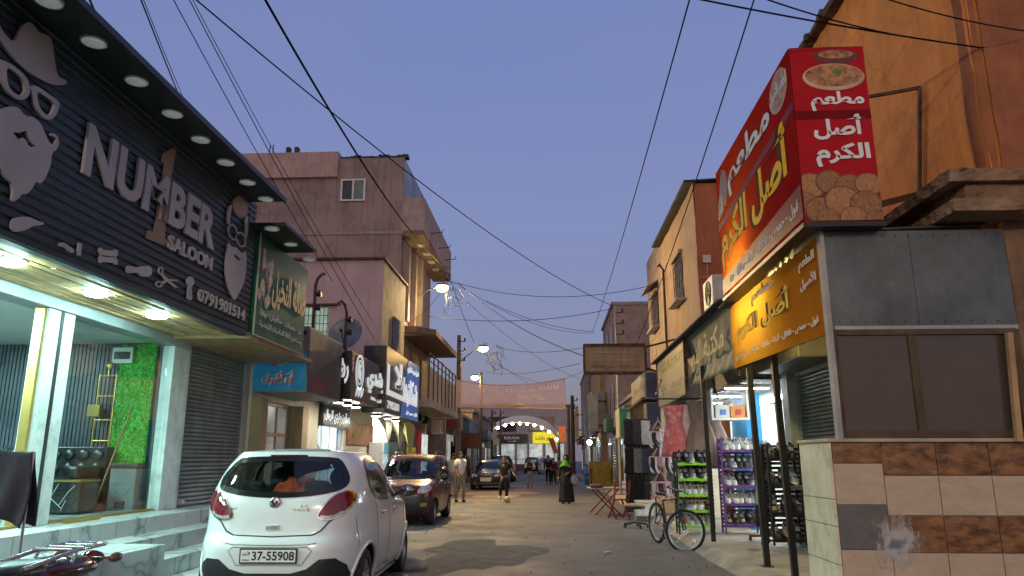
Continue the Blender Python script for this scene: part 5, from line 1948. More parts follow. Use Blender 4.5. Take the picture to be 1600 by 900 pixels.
# storey below: openings with faintly self-glowing glass and brown columns
for y in (25.35, 26.7, 28.0):
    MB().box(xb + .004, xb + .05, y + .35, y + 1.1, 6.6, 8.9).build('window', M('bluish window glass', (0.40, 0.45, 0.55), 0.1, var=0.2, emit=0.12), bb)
    MB().box(xb + .003, xb + .25, y - .02, y + .28, 6.2, 9.245).build('column', greyplaster, bb)
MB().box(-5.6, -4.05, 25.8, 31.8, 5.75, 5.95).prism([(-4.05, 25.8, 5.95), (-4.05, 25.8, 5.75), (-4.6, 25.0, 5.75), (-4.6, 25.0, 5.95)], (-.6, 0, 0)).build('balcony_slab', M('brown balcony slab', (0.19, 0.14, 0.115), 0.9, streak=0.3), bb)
ceil = EM('balcony ceiling lamp', (1.0, 0.9, 0.6), 10)
for y in (26.2, 27.4, 28.6, 29.8):
    MB().box(-4.9, -4.65, y, y + .35, 9.225, 9.245).build('ceiling_lamp', M('pale balcony light', (0.6, 0.58, 0.5), 0.5, emit=0.1), bb)
# first floor balcony with sheet railing
MB().box(-5.6, -4.1, 25.0, 33.0, 3.2, 3.45).build('balcony_slab', concrete, bb)
mb = MB()
y = 25.0
while y < 33:
    mb.box(-4.16, -4.14, y, y + .33, 3.451, 4.55 + .04 * math.sin(y * 5))
    mb.box(-4.19, -4.162, y + .33, y + .36, 3.451, 4.55)
    y += .36
mb.build('balcony_sheet', M('pale sheet railing', (0.40, 0.36, 0.30), 0.7, streak=0.5), bb)
mb = MB()
for y in [25 + i for i in range(9)]:
    mb.tube([(-4.13, y, 3.45), (-4.13, y, 5.0)], .025, 6)
mb.tube([(-4.13, 25, 5.0), (-4.13, 33, 5.0)], .025, 6).tube([(-4.13, 25, 4.75), (-4.13, 33, 4.75)], .02, 6)
mb.build('balcony_railing', rusty, bb)
for y in (25.6, 27.6, 29.6):
    MB().box(xb + .004, xb + .05, y, y + 1.2, 3.6, 5.4).build('shuttered_window', M('amber lit shutter', (0.30, 0.20, 0.09), 0.7, emit=0.1), bb)
# ground floor of that house
MB().box(-13.5, -5.5, 25.0, 33.0, 0, 3.2).build('ground_floor', greyplaster, bb)
shutter(bb, 'x', -5.46, 25.3, 28.3, .14, 3.0, shutter_m, 1, 20)
shutter(bb, 'x', -5.46, 28.6, 30.2, .14, 3.0, shutter_m, 1, 20)
MB().box(-5.498, -5.4, 30.4, 31.2, .14, 2.6).build('red_panel', M('red painted panel', (0.5, 0.03, 0.03), 0.5, emit=0.15), bb)
MB().box(-5.498, -5.42, 31.25, 32.9, .6, 2.5).build('lit_window', M('lit shop window', (0.55, 0.66, 0.66), 0.3, var=0.35, scale=3, emit=1.0), bb)
mb = MB()
for y in (26.0, 27.3, 28.8):
    mb.cyl((-4.9, y, 2.95), (-4.9, y + .6, 2.95), .16, .16, 12)
mb.build('shutter_drum', darkmetal, bb)
t = thing('air_conditioner', 'round fronted air conditioner unit under the balcony', 'air conditioner', (-4.75, 31.2, 2.5))
MB().box(-.2, .2, -.4, .4, 0, .55).build('case', whitepaint, t, local=True, bevel=.02)
MB().ring((.205, 0, .28), (1, 0, 0), .2, .015).build('fan_grille', darkmetal, t, local=True)
tag(MB().grid(lambda u, v: Vector((-4.9 + .1 * math.sin(v * 5), 25.6 + .5 * u + .1 * v, 2.6 - 1.9 * v)), 6, 12).build('tarpaulin', M('teal tarpaulin', (0.10, 0.26, 0.30), 0.7), solid=.01), 'teal tarpaulin hanging beside the steel shutters', 'tarpaulin')

# ------------------------------------------------------------------ right side of the street
# --- orange two storey building
ob = thing('orange_building', 'rough orange plastered building with ragged roof edge behind the red sign', 'building', (6, 9.5, 0))
XO = 4.3


def rough(name, X, y0, y1, z0, z1, mat, par, amp=.03, n=40, m=44, flip=1, thick=.3):
    """a hand-plastered wall sheet in plane x = X with a lumpy surface"""
    from mathutils import noise as mn

    def f(u, v):
        y = y0 + (y1 - y0) * u
        z = z0 + (z1 - z0) * v
        d = mn.noise(Vector((y * 1.3, z * 1.3, 3))) * amp + mn.noise(Vector((y * 5, z * 5, 9))) * amp * .35
        return Vector((X - flip * d, y, z))
    return MB().grid(f, n, m).build(name, mat, par, solid=thick if False else 0)


MB().box(XO + .06, 10, 7.08, 12.6, 0, 8.0).build('wall', orangeplaster, ob)
rough('plaster_face', XO + .03, 7.06, 12.62, 3.6, 8.02, orangeplaster, ob, .035, 60, 50)
mb = MB()
rr = random.Random(9)
# rounded lumpy corner and the face turned to the viewer
from mathutils import noise as mnoise


def corner(u, v):
    a = (u - .15) * math.pi / 2
    z = 3.6 + 4.42 * v
    r_ = .16 + .03 * mnoise.noise(Vector((0, z * 1.1, 5)))
    return Vector((XO + .16 - r_ * math.cos(a), 7.2 - r_ * math.sin(a), z))


mb.grid(corner, 8, 60)
mb.grid(lambda u, v: Vector((XO + .14 + u * 4, 7.03 - .03 * mnoise.noise(Vector((u * 9, v * 12, 1))), 3.6 + 4.42 * v)), 30, 40)
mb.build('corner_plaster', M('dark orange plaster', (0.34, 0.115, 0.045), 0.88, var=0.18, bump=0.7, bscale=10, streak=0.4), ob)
mb = MB()
y = 7.0
while y < 12.6:
    w = rr.uniform(.1, .3)
    mb.obox((XO + .02 - rr.uniform(0, .06), y + w / 2, 8.04 + rr.uniform(-.03, .05)), (.25, w, rr.uniform(.06, .14)), Matrix.Rotation(rr.uniform(-.2, .2), 3, 'X'))
    y += w
mb.build('roof_edge', rusty, ob)
# broken concrete slab over the kiosk
from mathutils import noise as mn2
sl = MB()


def rough_box(mb, x0, x1, y0, y1, z0, z1, amp, n=(34, 44, 5)):
    def d(p):
        q = p * 3.0
        k = (mn2.noise(q) * .5 + mn2.noise(q * 3.3) * .35 + mn2.noise(q * 8) * .2) * amp
        return Vector((p.x + k * (1 if p.x < 4.6 else .2), p.y + (k if p.y < 7.6 else 0), p.z + k * .5))
    A, B, C_ = n
    X = lambda u: x0 + (x1 - x0) * u ** 1.6
    Y = lambda v: y0 + (y1 - y0) * v ** 1.4
    Z = lambda w: z0 + (z1 - z0) * w
    mb.grid(lambda u, v: d(Vector((X(u), Y(v), z1))), A, B, smooth=False)
    mb.grid(lambda u, v: d(Vector((X(u), Y(v), z0))), A, B, smooth=False)
    mb.grid(lambda u, v: d(Vector((x0, Y(u), Z(v)))), B, C_, smooth=False)
    mb.grid(lambda u, v: d(Vector((X(u), y0, Z(v)))), A, C_, smooth=False)


rough_box(sl, 3.70, 7.5, 6.62, 11.5, 3.95, 4.07, .07)
rough_box(sl, 3.86, 7.5, 6.70, 11.5, 3.80, 3.945, .06)
rough_box(sl, 3.72, 7.5, 6.66, 11.5, 3.675, 3.795, .06)
for i in range(46):
    sl.ell((3.74 + rr.uniform(-.02, .45) * rr.random(), rr.uniform(6.64, 7.1), 4.075 + rr.uniform(-.03, .01)), rr.uniform(.015, .06), rr.uniform(.02, .06), rr.uniform(.012, .03), 6, 4)
sl.build('broken_slab', M('broken concrete slab', (0.27, 0.16, 0.09), 0.95, var=0.3, scale=3, bump=0.8, bscale=14, streak=0.3), ob)
MB().box(4.34, 8, 7.0, 7.055, 0, 3.67).build('lower_wall', M('stained brown render', (0.24, 0.14, 0.085), 0.9, var=0.22, bump=0.5, streak=0.5, stain=((0.10, 0.07, 0.05), 2, .6)), ob)
# wooden strip, old cable on the lower wall
MB().beam(P(1576, 520, Y=6.9), P(1592, 690, Y=6.9), .05, .05).build('wood_strip', M('raw wood strip', (0.45, 0.27, 0.12), 0.7), ob)

# --- kiosk clad in stone tiles
ki = thing('corner_kiosk', 'corner kiosk with brown and cream stone tiles, grey panel and dusty glass', 'building', (3.5, 7.4, 0))
XK, YK = 2.6, 6.95
MB().box(2.52, 7, YK + .02, 7.75, 0, 1.60).build('wall', concrete, ki)


def stone(name, col, dark, rough_=.35):
    m = bpy.data.materials.new(name)
    MATS[name] = m
    m.use_nodes = True
    t = m.node_tree
    L = t.links.new
    b = t.nodes['Principled BSDF']
    b.inputs['Roughness'].default_value = rough_
    c = t.nodes.new('ShaderNodeTexCoord')
    mp = t.nodes.new('ShaderNodeMapping')
    mp.inputs['Rotation'].default_value = (0, rad(38), 0)
    mp.inputs['Scale'].default_value = (4.5, 4, 10)
    gi = t.nodes.new('ShaderNodeNewGeometry')
    ad = t.nodes.new('ShaderNodeVectorMath')
    ad.operation = 'MULTIPLY_ADD'
    ad.inputs[1].default_value = (17, 23, 31)
    L(gi.outputs['Random Per Island'], ad.inputs[0])
    L(c.outputs['Object'], ad.inputs[2])
    L(ad.outputs[0], mp.inputs[0])
    n = t.nodes.new('ShaderNodeTexNoise')
    n.inputs['Scale'].default_value = 1.4
    n.inputs['Detail'].default_value = 10
    n.inputs['Roughness'].default_value = .68
    n.inputs['Distortion'].default_value = .35
    L(mp.outputs[0], n.inputs['Vector'])
    r = t.nodes.new('ShaderNodeValToRGB')
    r.color_ramp.elements[0].position = .36
    r.color_ramp.elements[0].color = (*dark, 1)
    r.color_ramp.elements[1].position = .70
    r.color_ramp.elements[1].color = (*col, 1)
    L(n.outputs['Fac'], r.inputs[0])
    L(r.outputs[0], b.inputs['Base Color'])
    return m


br = stone('brown veined tile', (0.40, 0.185, 0.07), (0.075, 0.03, 0.011))
cr = stone('cream stone tile', (0.58, 0.44, 0.31), (0.47, 0.34, 0.23), .5)
gr = stone('grey stone tile', (0.17, 0.15, 0.135), (0.11, 0.10, 0.09), .45)
grout = M('pale grout', (0.40, 0.36, 0.29), 0.9)
ky = face_y(YK)
tiles = {'brown': MB(), 'cream': MB(), 'grey': MB()}


def tile(kind, u0, u1, v0, v1):
    g = .004
    tiles[kind].box(u0 + g, u1 - g, YK, YK + .018, v0 + g, v1 - g)


XT = 2.5
xs = [XT + .015, 2.95, 3.42, 3.88, 4.33, 4.78, 5.22, 5.66]
zA = [1.60] + [P(1340, q_, Y=YK).z for q_ in (724, 789, 859)] + [.30, .06, 0.0]      # first column
zB = [1.60] + [P(1440, q_, Y=YK).z for q_ in (743, 806, 864)] + [.30, .06, 0.0]      # other columns
kA = ['brown', 'cream', 'grey', 'cream', 'grey', 'cream']
kB = ['brown', 'cream', 'brown', 'cream', 'brown', 'cream']
for i in range(len(xs) - 1):
    zc, kk = (zA, kA) if i == 0 else (zB, kB)
    for j in range(6):
        tile(kk[j], xs[i], xs[i + 1], zc[j + 1], zc[j])
for k, m_, in (('brown', br), ('cream', cr), ('grey', gr)):
    tiles[k].build('tile_course', m_, ki, bevel=.003)
MB().box(2.505, 5.7, YK + .0185, YK + .0195, 0, 1.60).build('grout', grout, ki)
sd = MB()
for z0, z1 in ((1.11, 1.60), (.88, 1.106), (.56, .876), (.28, .556), (0, .276)):
    sd.box(2.5 - .012, 2.5 + .012, YK + .0, 7.75, z0, z1 - .003)
sd.build('side_tiles', M('pale cream side tile', (0.80, 0.66, 0.46), 0.6, var=0.12, stain=((0.30, 0.26, 0.2), 4, .5)), ki)
MB().box(2.47, 5.7, YK - .025, 7.77, 1.602, 1.635).build('ledge', M('stone ledge', (0.45, 0.36, 0.26), 0.6), ki, bevel=.006)
# splash of dried paint and the grey smear


def splash_material():
    m = bpy.data.materials.new('dried paint splash')
    m.use_nodes = True
    t = m.node_tree
    L = t.links.new
    b = t.nodes['Principled BSDF']
    b.inputs['Roughness'].default_value = .85
    c = t.nodes.new('ShaderNodeTexCoord')
    mp = t.nodes.new('ShaderNodeMapping')
    mp.inputs['Scale'].default_value = (9, 1, 4)
    mp.inputs['Rotation'].default_value = (0, rad(-12), 0)
    L(c.outputs['Object'], mp.inputs[0])
    n = t.nodes.new('ShaderNodeTexNoise')
    n.inputs['Scale'].default_value = 1.6
    n.inputs['Detail'].default_value = 9
    n.inputs['Roughness'].default_value = .72
    L(mp.outputs[0], n.inputs['Vector'])
    g = t.nodes.new('ShaderNodeVectorMath')
    g.operation = 'DISTANCE'
    g.inputs[1].default_value = (0, 0, .26)
    sc2 = t.nodes.new('ShaderNodeVectorMath')
    sc2.operation = 'MULTIPLY'
    sc2.inputs[1].default_value = (1, 0, .85)
    L(c.outputs['Object'], sc2.inputs[0])
    L(sc2.outputs[0], g.inputs[0])
    s_ = t.nodes.new('ShaderNodeMath')
    s_.operation = 'MULTIPLY_ADD'
    s_.inputs[1].default_value = -1.5
    L(g.outputs['Value'], s_.inputs[0])
    L(n.outputs['Fac'], s_.inputs[2])
    r = t.nodes.new('ShaderNodeMapRange')
    r.inputs[1].default_value = .20
    r.inputs[2].default_value = .36
    r.inputs[4].default_value = .8
    L(s_.outputs[0], r.inputs[0])
    L(r.outputs[0], b.inputs['Alpha'])
    n2 = t.nodes.new('ShaderNodeTexNoise')
    n2.inputs['Scale'].default_value = 5
    L(c.outputs['Object'], n2.inputs['Vector'])
    rp = t.nodes.new('ShaderNodeValToRGB')
    rp.color_ramp.elements[0].position = .36
    rp.color_ramp.elements[0].color = (.17, .21, .26, 1)
    rp.color_ramp.elements[1].position = .46
    rp.color_ramp.elements[1].color = (.55, .50, .45, 1)
    L(n2.outputs['Fac'], rp.inputs[0])
    L(rp.outputs[0], b.inputs['Base Color'])
    return m


q = P(1402, 845, Y=YK)
PSP = MB().add([(q.x - .32, YK - .0015, q.z - .32), (q.x + .32, YK - .0015, q.z - .32), (q.x + .32, YK - .0015, q.z + .34), (q.x - .32, YK - .0015, q.z + .34)], [(0, 1, 2, 3)]).build('paint_splash', splash_material(), ki, local=True, fix=False)
PSP.location = Vector((q.x, YK - .0015, q.z - .32)) - ki.location
PSP.data.transform(Matrix.Translation(-Vector((q.x, YK - .0015, q.z - .32))))
# frames and panels above the wall
gx1 = 4.3
MB().box(XK + .02, gx1, YK, YK + .03, 2.63, 3.58).build('grey_panel', M('dull grey sheet panel', (0.115, 0.13, 0.126), 0.4, 0.3, var=0.35, scale=1.1, bump=1.0, bscale=2.2, streak=0.35, stain=((0.10, 0.095, 0.085), 1.5, .7)), ki)
fr = MB()
fm = M('brown steel frame', (0.10, 0.065, 0.035), 0.6, 0.3, var=0.3, streak=.3)
fr.box(XK, XK + .06, YK - .01, YK + .05, 1.636, 2.628)
fr.box(gx1 - .08, gx1 - .02, YK - .01, YK + .05, 1.636, 2.628)
fr.box(3.30, 3.37, YK - .005, YK + .05, 1.70, 2.57)
fr.box(XK + .061, gx1 - .081, YK - .012, YK + .05, 1.637, 1.70)
fr.box(XK + .061, gx1 - .081, YK - .012, YK + .05, 2.575, 2.627)
fr.build('frame', fm, ki)
MB().box(XK - .02, XK + .02, YK - .03, YK + .06, 1.63, 3.60).build('corner_post', M('pale peeling corner post', (0.45, 0.40, 0.36), 0.7, streak=.4), ki)
MB().box(XK + .05, gx1, YK - .008, YK + .04, 2.62, 2.66).build('rail', galv, ki)


def dusty_glass():
    m = bpy.data.materials.new('dusty brown glass')
    m.use_nodes = True
    t = m.node_tree
    b = t.nodes['Principled BSDF']
    c = t.nodes.new('ShaderNodeTexCoord')
    n = t.nodes.new('ShaderNodeTexNoise')
    n.inputs['Scale'].default_value = 2.4
    n.inputs['Detail'].default_value = 9
    n.inputs['Roughness'].default_value = .7
    t.links.new(c.outputs['Object'], n.inputs['Vector'])
    r = t.nodes.new('ShaderNodeValToRGB')
    r.color_ramp.elements[0].color = (0.045, 0.030, 0.022, 1)
    r.color_ramp.elements[1].color = (0.095, 0.068, 0.052, 1)
    t.links.new(n.outputs['Fac'], r.inputs[0])
    t.links.new(r.outputs[0], b.inputs['Base Color'])
    b.inputs['Roughness'].default_value = .14
    return m


dg_ = dusty_glass()
MB().box(XK + .06, 3.30, YK + .012, YK + .022, 1.70, 2.575).build('glass_pane', dg_, ki)
MB().box(3.37, gx1 - .08, YK + .014, YK + .024, 1.70, 2.575).build('glass_pane', dg_, ki)

mb = MB()
for i in range(14):
    x = XK + .1 + i * (gx1 - XK - .15) / 13
    for z in (2.70, 3.53):
        mb.ell((x, YK - .003, z), .008, .004, .008, 6, 4)
mb.build('rivet', rusty, ki)
MB().box(3.42, 3.425, YK - .0012, YK - .0002, 2.67, 3.56).build('panel_seam', darkmetal, ki)
# --- red restaurant box sign
XRS = 2.4
ry0, ry1 = 6.78, 10.12
rz0, rz1 = 3.63, 5.44
XRB = 3.13


def backlit(name, diff, trans, fac):
    """thin printed vinyl: lit from the front and shining through where a tube stands behind it"""
    m = bpy.data.materials.new(name)
    m.use_nodes = True
    t = m.node_tree
    L = t.links.new
    t.nodes.clear()
    c = t.nodes.new('ShaderNodeTexCoord')
    n = t.nodes.new('ShaderNodeTexNoise')
    n.inputs['Scale'].default_value = 1.4
    n.inputs['Detail'].default_value = 6
    L(c.outputs['Object'], n.inputs['Vector'])
    r = t.nodes.new('ShaderNodeValToRGB')
    r.color_ramp.elements[0].position = .3
    r.color_ramp.elements[0].color = (*[k * .72 for k in diff], 1)
    r.color_ramp.elements[1].position = .7
    r.color_ramp.elements[1].color = (*diff, 1)
    L(n.outputs['Fac'], r.inputs[0])
    d = t.nodes.new('ShaderNodeBsdfDiffuse')
    L(r.outputs[0], d.inputs[0])
    tl = t.nodes.new('ShaderNodeBsdfTranslucent')
    tl.inputs[0].default_value = (*trans, 1)
    mx = t.nodes.new('ShaderNodeMixShader')
    mx.inputs[0].default_value = fac
    o = t.nodes.new('ShaderNodeOutputMaterial')
    L(d.outputs[0], mx.inputs[1])
    L(tl.outputs[0], mx.inputs[2])
    L(mx.outputs[0], o.inputs[0])
    return m


rt = thing('red_sign', 'tall red box sign with yellow and white Arabic letters and food pictures', 'shop sign', (2.8, 8.4, rz0))
redv = vinyl('red vinyl', (0.42, 0.012, 0.018), ((0.34, 0.008, 0.014), 1.2, .5), rough=.34)
redv2 = backlit('translucent red vinyl', (0.52, 0.018, 0.022), (0.85, 0.24, 0.03), .3)
redv3 = vinyl('red vinyl side', (0.48, 0.022, 0.025), ((0.32, 0.012, 0.018), 1.5, .5), rough=.26, spec=.12)
MB().box(XRB - .03, XRB, ry0 + .01, ry1, rz0, rz1).box(XRS + .01, XRB - .031, ry1 - .03, ry1, rz0, rz1).box(XRS + .01, XRB - .031, ry0 + .01, ry1 - .031, rz0, rz0 + .03).box(XRS + .01, XRB - .031, ry0 + .01, ry1 - .031, rz1 - .03, rz1).box(XRS + .011, XRB - .031, ry0 + .0101, ry0 + .03, rz0 + .031, rz1 - .031).build('box', M('sign box back', (0.10, 0.02, 0.02), 0.5), rt)
MB().add([(XRS, ry0, rz0 - .005), (XRS, ry1 + .002, rz0 - .005), (XRS, ry1 + .002, rz1 + .005), (XRS, ry0, rz1 + .005)], [(0, 1, 2, 3)]).build('side_panel', redv2, rt)
MB().tube([(2.72, 9.95, rz0 + .12), (2.72, 8.9, rz0 + .12)], .02, 8).build('inner_tube', EM('warm sign tube', (1.0, .80, .30), 150), rt)
MB().box(XRS + .0095, XRB, ry0, ry0 + .009, rz0 - .005, rz1 + .005).build('front_panel', redv, rt)
MB().box(XRS - .01, XRB + .02, ry0 - .01, ry1 + .02, rz0 - .05, rz0 - .006).build('base_frame', darkmetal, rt)
bowl = M('soup print', (0.42, 0.17, 0.05), 0.35, var=0.5, scale=14, stain=((0.55, 0.33, 0.14), 9, .8))
rim_ = M('white bowl print', (0.55, 0.36, 0.24), 0.5, var=.2, spec=.06)
ball = M('falafel print', (0.30, 0.12, 0.035), 0.4, var=0.3, scale=40)
ball3 = M('light falafel print', (0.40, 0.17, 0.05), 0.4, var=0.28, scale=40)
ball2 = M('dark falafel print', (0.13, 0.04, 0.015), 0.4, var=0.3, scale=40)
herb = M('herb print', (0.08, 0.16, 0.03), 0.4)
darkred = M('dark red band', (0.20, 0.008, 0.012), 0.4, spec=.06)
FY = face_y(ry0 - .001)
FX = face_x(XRS - .001, -1)


def disc(pl, u, v, ru, rv, n, mat, nm, par, k=26, th=.0008, seed=0, wob=.0):
    r = random.Random(seed)
    ph = r.uniform(0, 6)
    return MB().prism([pl.at(u + ru * math.cos(2 * math.pi * i / k) * (1 + wob * math.sin(3 * 2 * math.pi * i / k + ph)), v + rv * math.sin(2 * math.pi * i / k) * (1 + wob * math.cos(4 * 2 * math.pi * i / k + ph)), n) for i in range(k)], pl.N * th).build(nm, mat, par)


# front face, measured as fractions of its width and height
W0, W1 = XRS + .01, XRB


def fu(a):
    return W0 + (W1 - W0) * a


def fv(b):
    return rz0 + (rz1 - rz0) * b


disc(FY, fu(.62), fv(.945), .22, .075, .001, M('dark red bowl print', (0.12, 0.03, 0.02), .4), 'picture', rt)
disc(FY, fu(.62), fv(.957), .17, .045, .002, bowl, 'picture', rt)
disc(FY, fu(.56), fv(.822), .30, .145, .0025, rim_, 'picture', rt)
disc(FY, fu(.56), fv(.83), .275, .12, .0035, bowl, 'picture', rt)
disc(FY, fu(.62), fv(.85), .045, .03, .0045, herb, 'picture', rt, wob=.3)
MB().prism([FY.at(fu(.0), fv(.575), .001), FY.at(fu(1), fv(.575), .001), FY.at(fu(1), fv(.625), .001), FY.at(fu(0), fv(.625), .001)], FY.N * .001).build('band', darkred, rt)
for i, (a, b, r_) in enumerate(((.12, .20, .13), (.36, .22, .12), (.62, .19, .13), (.86, .20, .12), (.02, .10, .12), (.22, .06, .14), (.50, .11, .155), (.80, .09, .14), (.30, .02, .1), (.62, .015, .12), (.90, .0, .1))):
    cz = fv(b)
    u = fu(a)
    k = 30
    pts = []
    for j in range(k):
        an = 2 * math.pi * j / k
        pts.append((min(max(u + r_ * math.cos(an), W0 + .004), W1 - .004), max(cz + r_ * .9 * math.sin(an), rz0 + .004)))
    MB().prism([FY.at(min(max(u + (p[0] - u) * 1.1, W0 + .004), W1 - .004), max(cz + (p[1] - cz) * 1.1 - .004, rz0 + .004), .001 + i * .0016 - .0008) for p in pts], FY.N * .0006).build('picture', ball2, rt)
    MB().prism([FY.at(p[0], p[1], .001 + i * .0016) for p in pts], FY.N * .0007).build('picture', ball if i % 3 else ball3, rt)
for txt, b0_, b1_ in (('مطعم', .62, .735), ('أصل', .455, .60), ('الكرم', .30, .435)):
    write(MB(), FY, txt, fu(.22), fu(.93), fv(b0_), fv(b1_), .003, .006, .035).build('lettering', white_print, rt)
# street side: +u runs towards the camera (-y); use fractions from the far end
SU0, SU1 = -ry1, -ry0


def su(a):
    return SU0 + (SU1 - SU0) * a


yel = M('yellow print', (0.88, 0.52, 0.02), 0.6, var=.08, spec=.06)
edge = M('dark print outline', (0.07, 0.02, 0.01), 0.7, spec=.04)
MB().prism([FX.at(su(0), fv(.52), .001), FX.at(su(1), fv(.64), .001), FX.at(su(1), fv(.69), .001), FX.at(su(0), fv(.57), .001)], FX.N * .001).build('band', darkred, rt)
MB().prism([FX.at(su(0), fv(0.02), .001), FX.at(su(1), fv(.02), .001), FX.at(su(1), fv(.21), .001), FX.at(su(0), fv(.13), .001)], FX.N * .001).build('band', darkred, rt)
disc(FX, su(.88), fv(.86), .30, .22, .002, rim_, 'picture', rt)
disc(FX, su(.88), fv(.86), .26, .19, .003, bowl, 'picture', rt)
disc(FX, su(.12), fv(.80), .22, .26, .002, ball2, 'picture', rt, wob=.06)
disc(FX, su(.06), fv(.70), .14, .16, .003, ball, 'picture', rt, wob=.06)
for mat_, o1, n1, bd in ((edge, .012, .0035, .055), (white_print, 0, .0055, .03)):
    write(MB(), FX, 'مطعم', su(.20) - o1, su(.78) + o1, fv(.66) - o1, fv(.93) + o1, .002, n1, bd).build('lettering', mat_, rt)
for mat_, o1, n1, bd in ((edge, .014, .0035, .06), (yel, 0, .0055, .035)):
    write(MB(), FX, 'أصل الكرم', su(.03) - o1, su(.96) + o1, fv(.17) - o1, fv(.62) + o1, .002, n1, bd, shear=.08).build('lettering', mat_, rt)
write(MB(), FX, 'فول - حمص - فلافل - كبدة - بطاطا - فتة', su(.12), su(.97), fv(.035), fv(.12), .002, .004, .02, shear=.06).build('lettering', white_print, rt)
write(MB(), FX, 'الطعم الأصيل', su(.80), su(.97), fv(.80), fv(.93), .002, .006, .02).build('lettering', white_print, rt)
write(MB(), FX, 'الأصيل', su(.01), su(.10), fv(.60), fv(.76), .002, .006, .02).build('lettering', white_print, rt)
# brackets to the wall
mb = MB()
mb.beam(P(1358, 151, Y=8.1), P(1437, 137, X=4.32), .035)
mb.beam(P(1437, 137, X=4.29), P(1437, 300, X=4.29), .035)
mb.build('bracket', rusty, rt)
MB().beam((3.2, 7.4, 3.95), P(1437, 303, X=4.3), .07).build('brace', rusty, rt)

# --- orange banner beneath it
XBN = 2.6
bt_ = thing('orange_banner', 'worn orange vinyl banner with yellow Arabic letters below the red sign', 'shop sign', (2.6, 8.8, 2.62))
y0n, y1n = 7.0, 10.6
nseg = 60
vs, fs = [], []
rr = random.Random(14)
for i in range(nseg + 1):
    y = y0n + (y1n - y0n) * i / nseg
    t_ = i / nseg
    top = 3.56 + .06 * t_ + (rr.uniform(-.035, .02) if 0 < i < nseg else 0)
    bot = 2.60 + .10 * t_
    wv = .012 * math.sin(t_ * 23)
    for j in range(7):
        vs.append((XBN + wv * math.sin(math.pi * j / 6), y, bot + (top - bot) * j / 6))
for i in range(nseg):
    for j in range(6):
        fs.append((i * 7 + j, i * 7 + j + 1, (i + 1) * 7 + j + 1, (i + 1) * 7 + j))
MB().add(vs, fs, True).build('banner', backlit('translucent orange vinyl', (0.70, 0.215, 0.022), (0.95, 0.52, 0.08), .3), bt_)
MB().tube([(2.95, 10.4, 3.4), (2.95, 8.9, 3.4)], .02, 8).build('inner_tube', MATS['warm sign tube'], bt_)
BX = face_x(XBN - .018, -1)
q0, q1 = -y1n, -y0n


def bu(a):
    return q0 + (q1 - q0) * a


for mat_, o1, n1, bd in ((edge, .010, .001, .055), (yel, 0, .003, .03)):
    write(MB(), BX, 'أصل الكرم', bu(.10) - o1, bu(.76) + o1, 2.98 - o1, 3.34 + o1, .002, n1, bd, shear=-.03).build('lettering', mat_, bt_)
for mat_, o1, n1, bd in ((edge, .008, .001, .045), (white_print, 0, .003, .02)):
    write(MB(), BX, 'مطعم', bu(.32) - o1, bu(.60) + o1, 3.36 - o1, 3.54 + o1, .002, n1, bd).build('lettering', mat_, bt_)
write(MB(), BX, 'فول - حمص - فلافل - كبدة - بطاطا - مقلوط - متبل - كشري', bu(.05), bu(.96), 2.77, 2.88, .002, .003, .02, shear=-.07).build('lettering', white_print, bt_)
write(MB(), BX, 'الطعم', bu(.84), bu(.97), 3.32, 3.46, .002, .003, .02).build('lettering', white_print, bt_)
write(MB(), BX, 'الأصيل', bu(.84), bu(.97), 3.12, 3.26, .002, .003, .02).build('lettering', white_print, bt_)
mb = MB()
for y in (y0n, y1n):
    mb.tube([(XBN + .05, y, 2.6), (XBN + .05, y, 3.66)], .025, 6)
mb.tube([(XBN + .05, y0n, 3.63), (XBN + .05, y1n, 3.68)], .025, 6).tube([(XBN + .05, y0n, 2.64), (XBN + .05, y1n, 2.72)], .025, 6)
mb.build('frame', rusty, bt_)


def corrugated(u, v, y0, y1, x0, x1, z0, z1):
    y = y0 + (y1 - y0) * u
    return Vector((x0 + (x1 - x0) * v, y, z0 + (z1 - z0) * v + .02 * math.sin(y * 50)))


def tin_roof(label, y0, y1, x0, x1, z0, z1):
    n = int((y1 - y0) * 40)
    return tag(MB().grid(lambda u, v: corrugated(u, v, y0, y1, x0, x1, z0, z1), n, 3).build('tin_roof', M('corrugated tin', (0.10, 0.095, 0.085), 0.6, 0.4, var=0.3, streak=.3), solid=.006), label, 'roof')


tin_roof('corrugated tin strip under the red sign above the orange banner', 7.0, 10.7, 2.45, 4.2, 3.60, 3.66)
tin_roof('corrugated tin awning over the green and grey shop signs', 10.75, 18.4, 2.46, 4.0, 3.74, 3.98)

# --- awning posts
for i, (x, y) in enumerate(((2.68, 13.12), (2.74, 10.17), (2.80, 9.25))):
    lb = ('slim black awning post nearest the bicycle', 'black awning post between bicycle and tiled kiosk', 'black awning post closest to the tiled kiosk')[i]
    t = thing('awning_post', lb, 'post', (x, y, 0.05), 0, 'black posts holding up the shop awnings')
    lean = (-.03, -.06, -.05)[i]
    MB().beam((0, 0, 0), (lean, 0, 2.75 if i else 3.0), .07, .07).build('post', darkmetal, t, local=True)
    if i:
        MB().box(-.07, .07, -.07, .07, .0, .075).build('foot', darkmetal, t, local=True)
mb = MB().box(2.85, 2.95, 9.2, 9.3, 1.05, 1.1)
tag(MB().beam((2.82, 9.25, 1.12), (3.2, 9.4, 1.14), .05, .04).build('post_tie', greymetal), 'short grey bar tying the black post to the kiosk wall', 'bar')

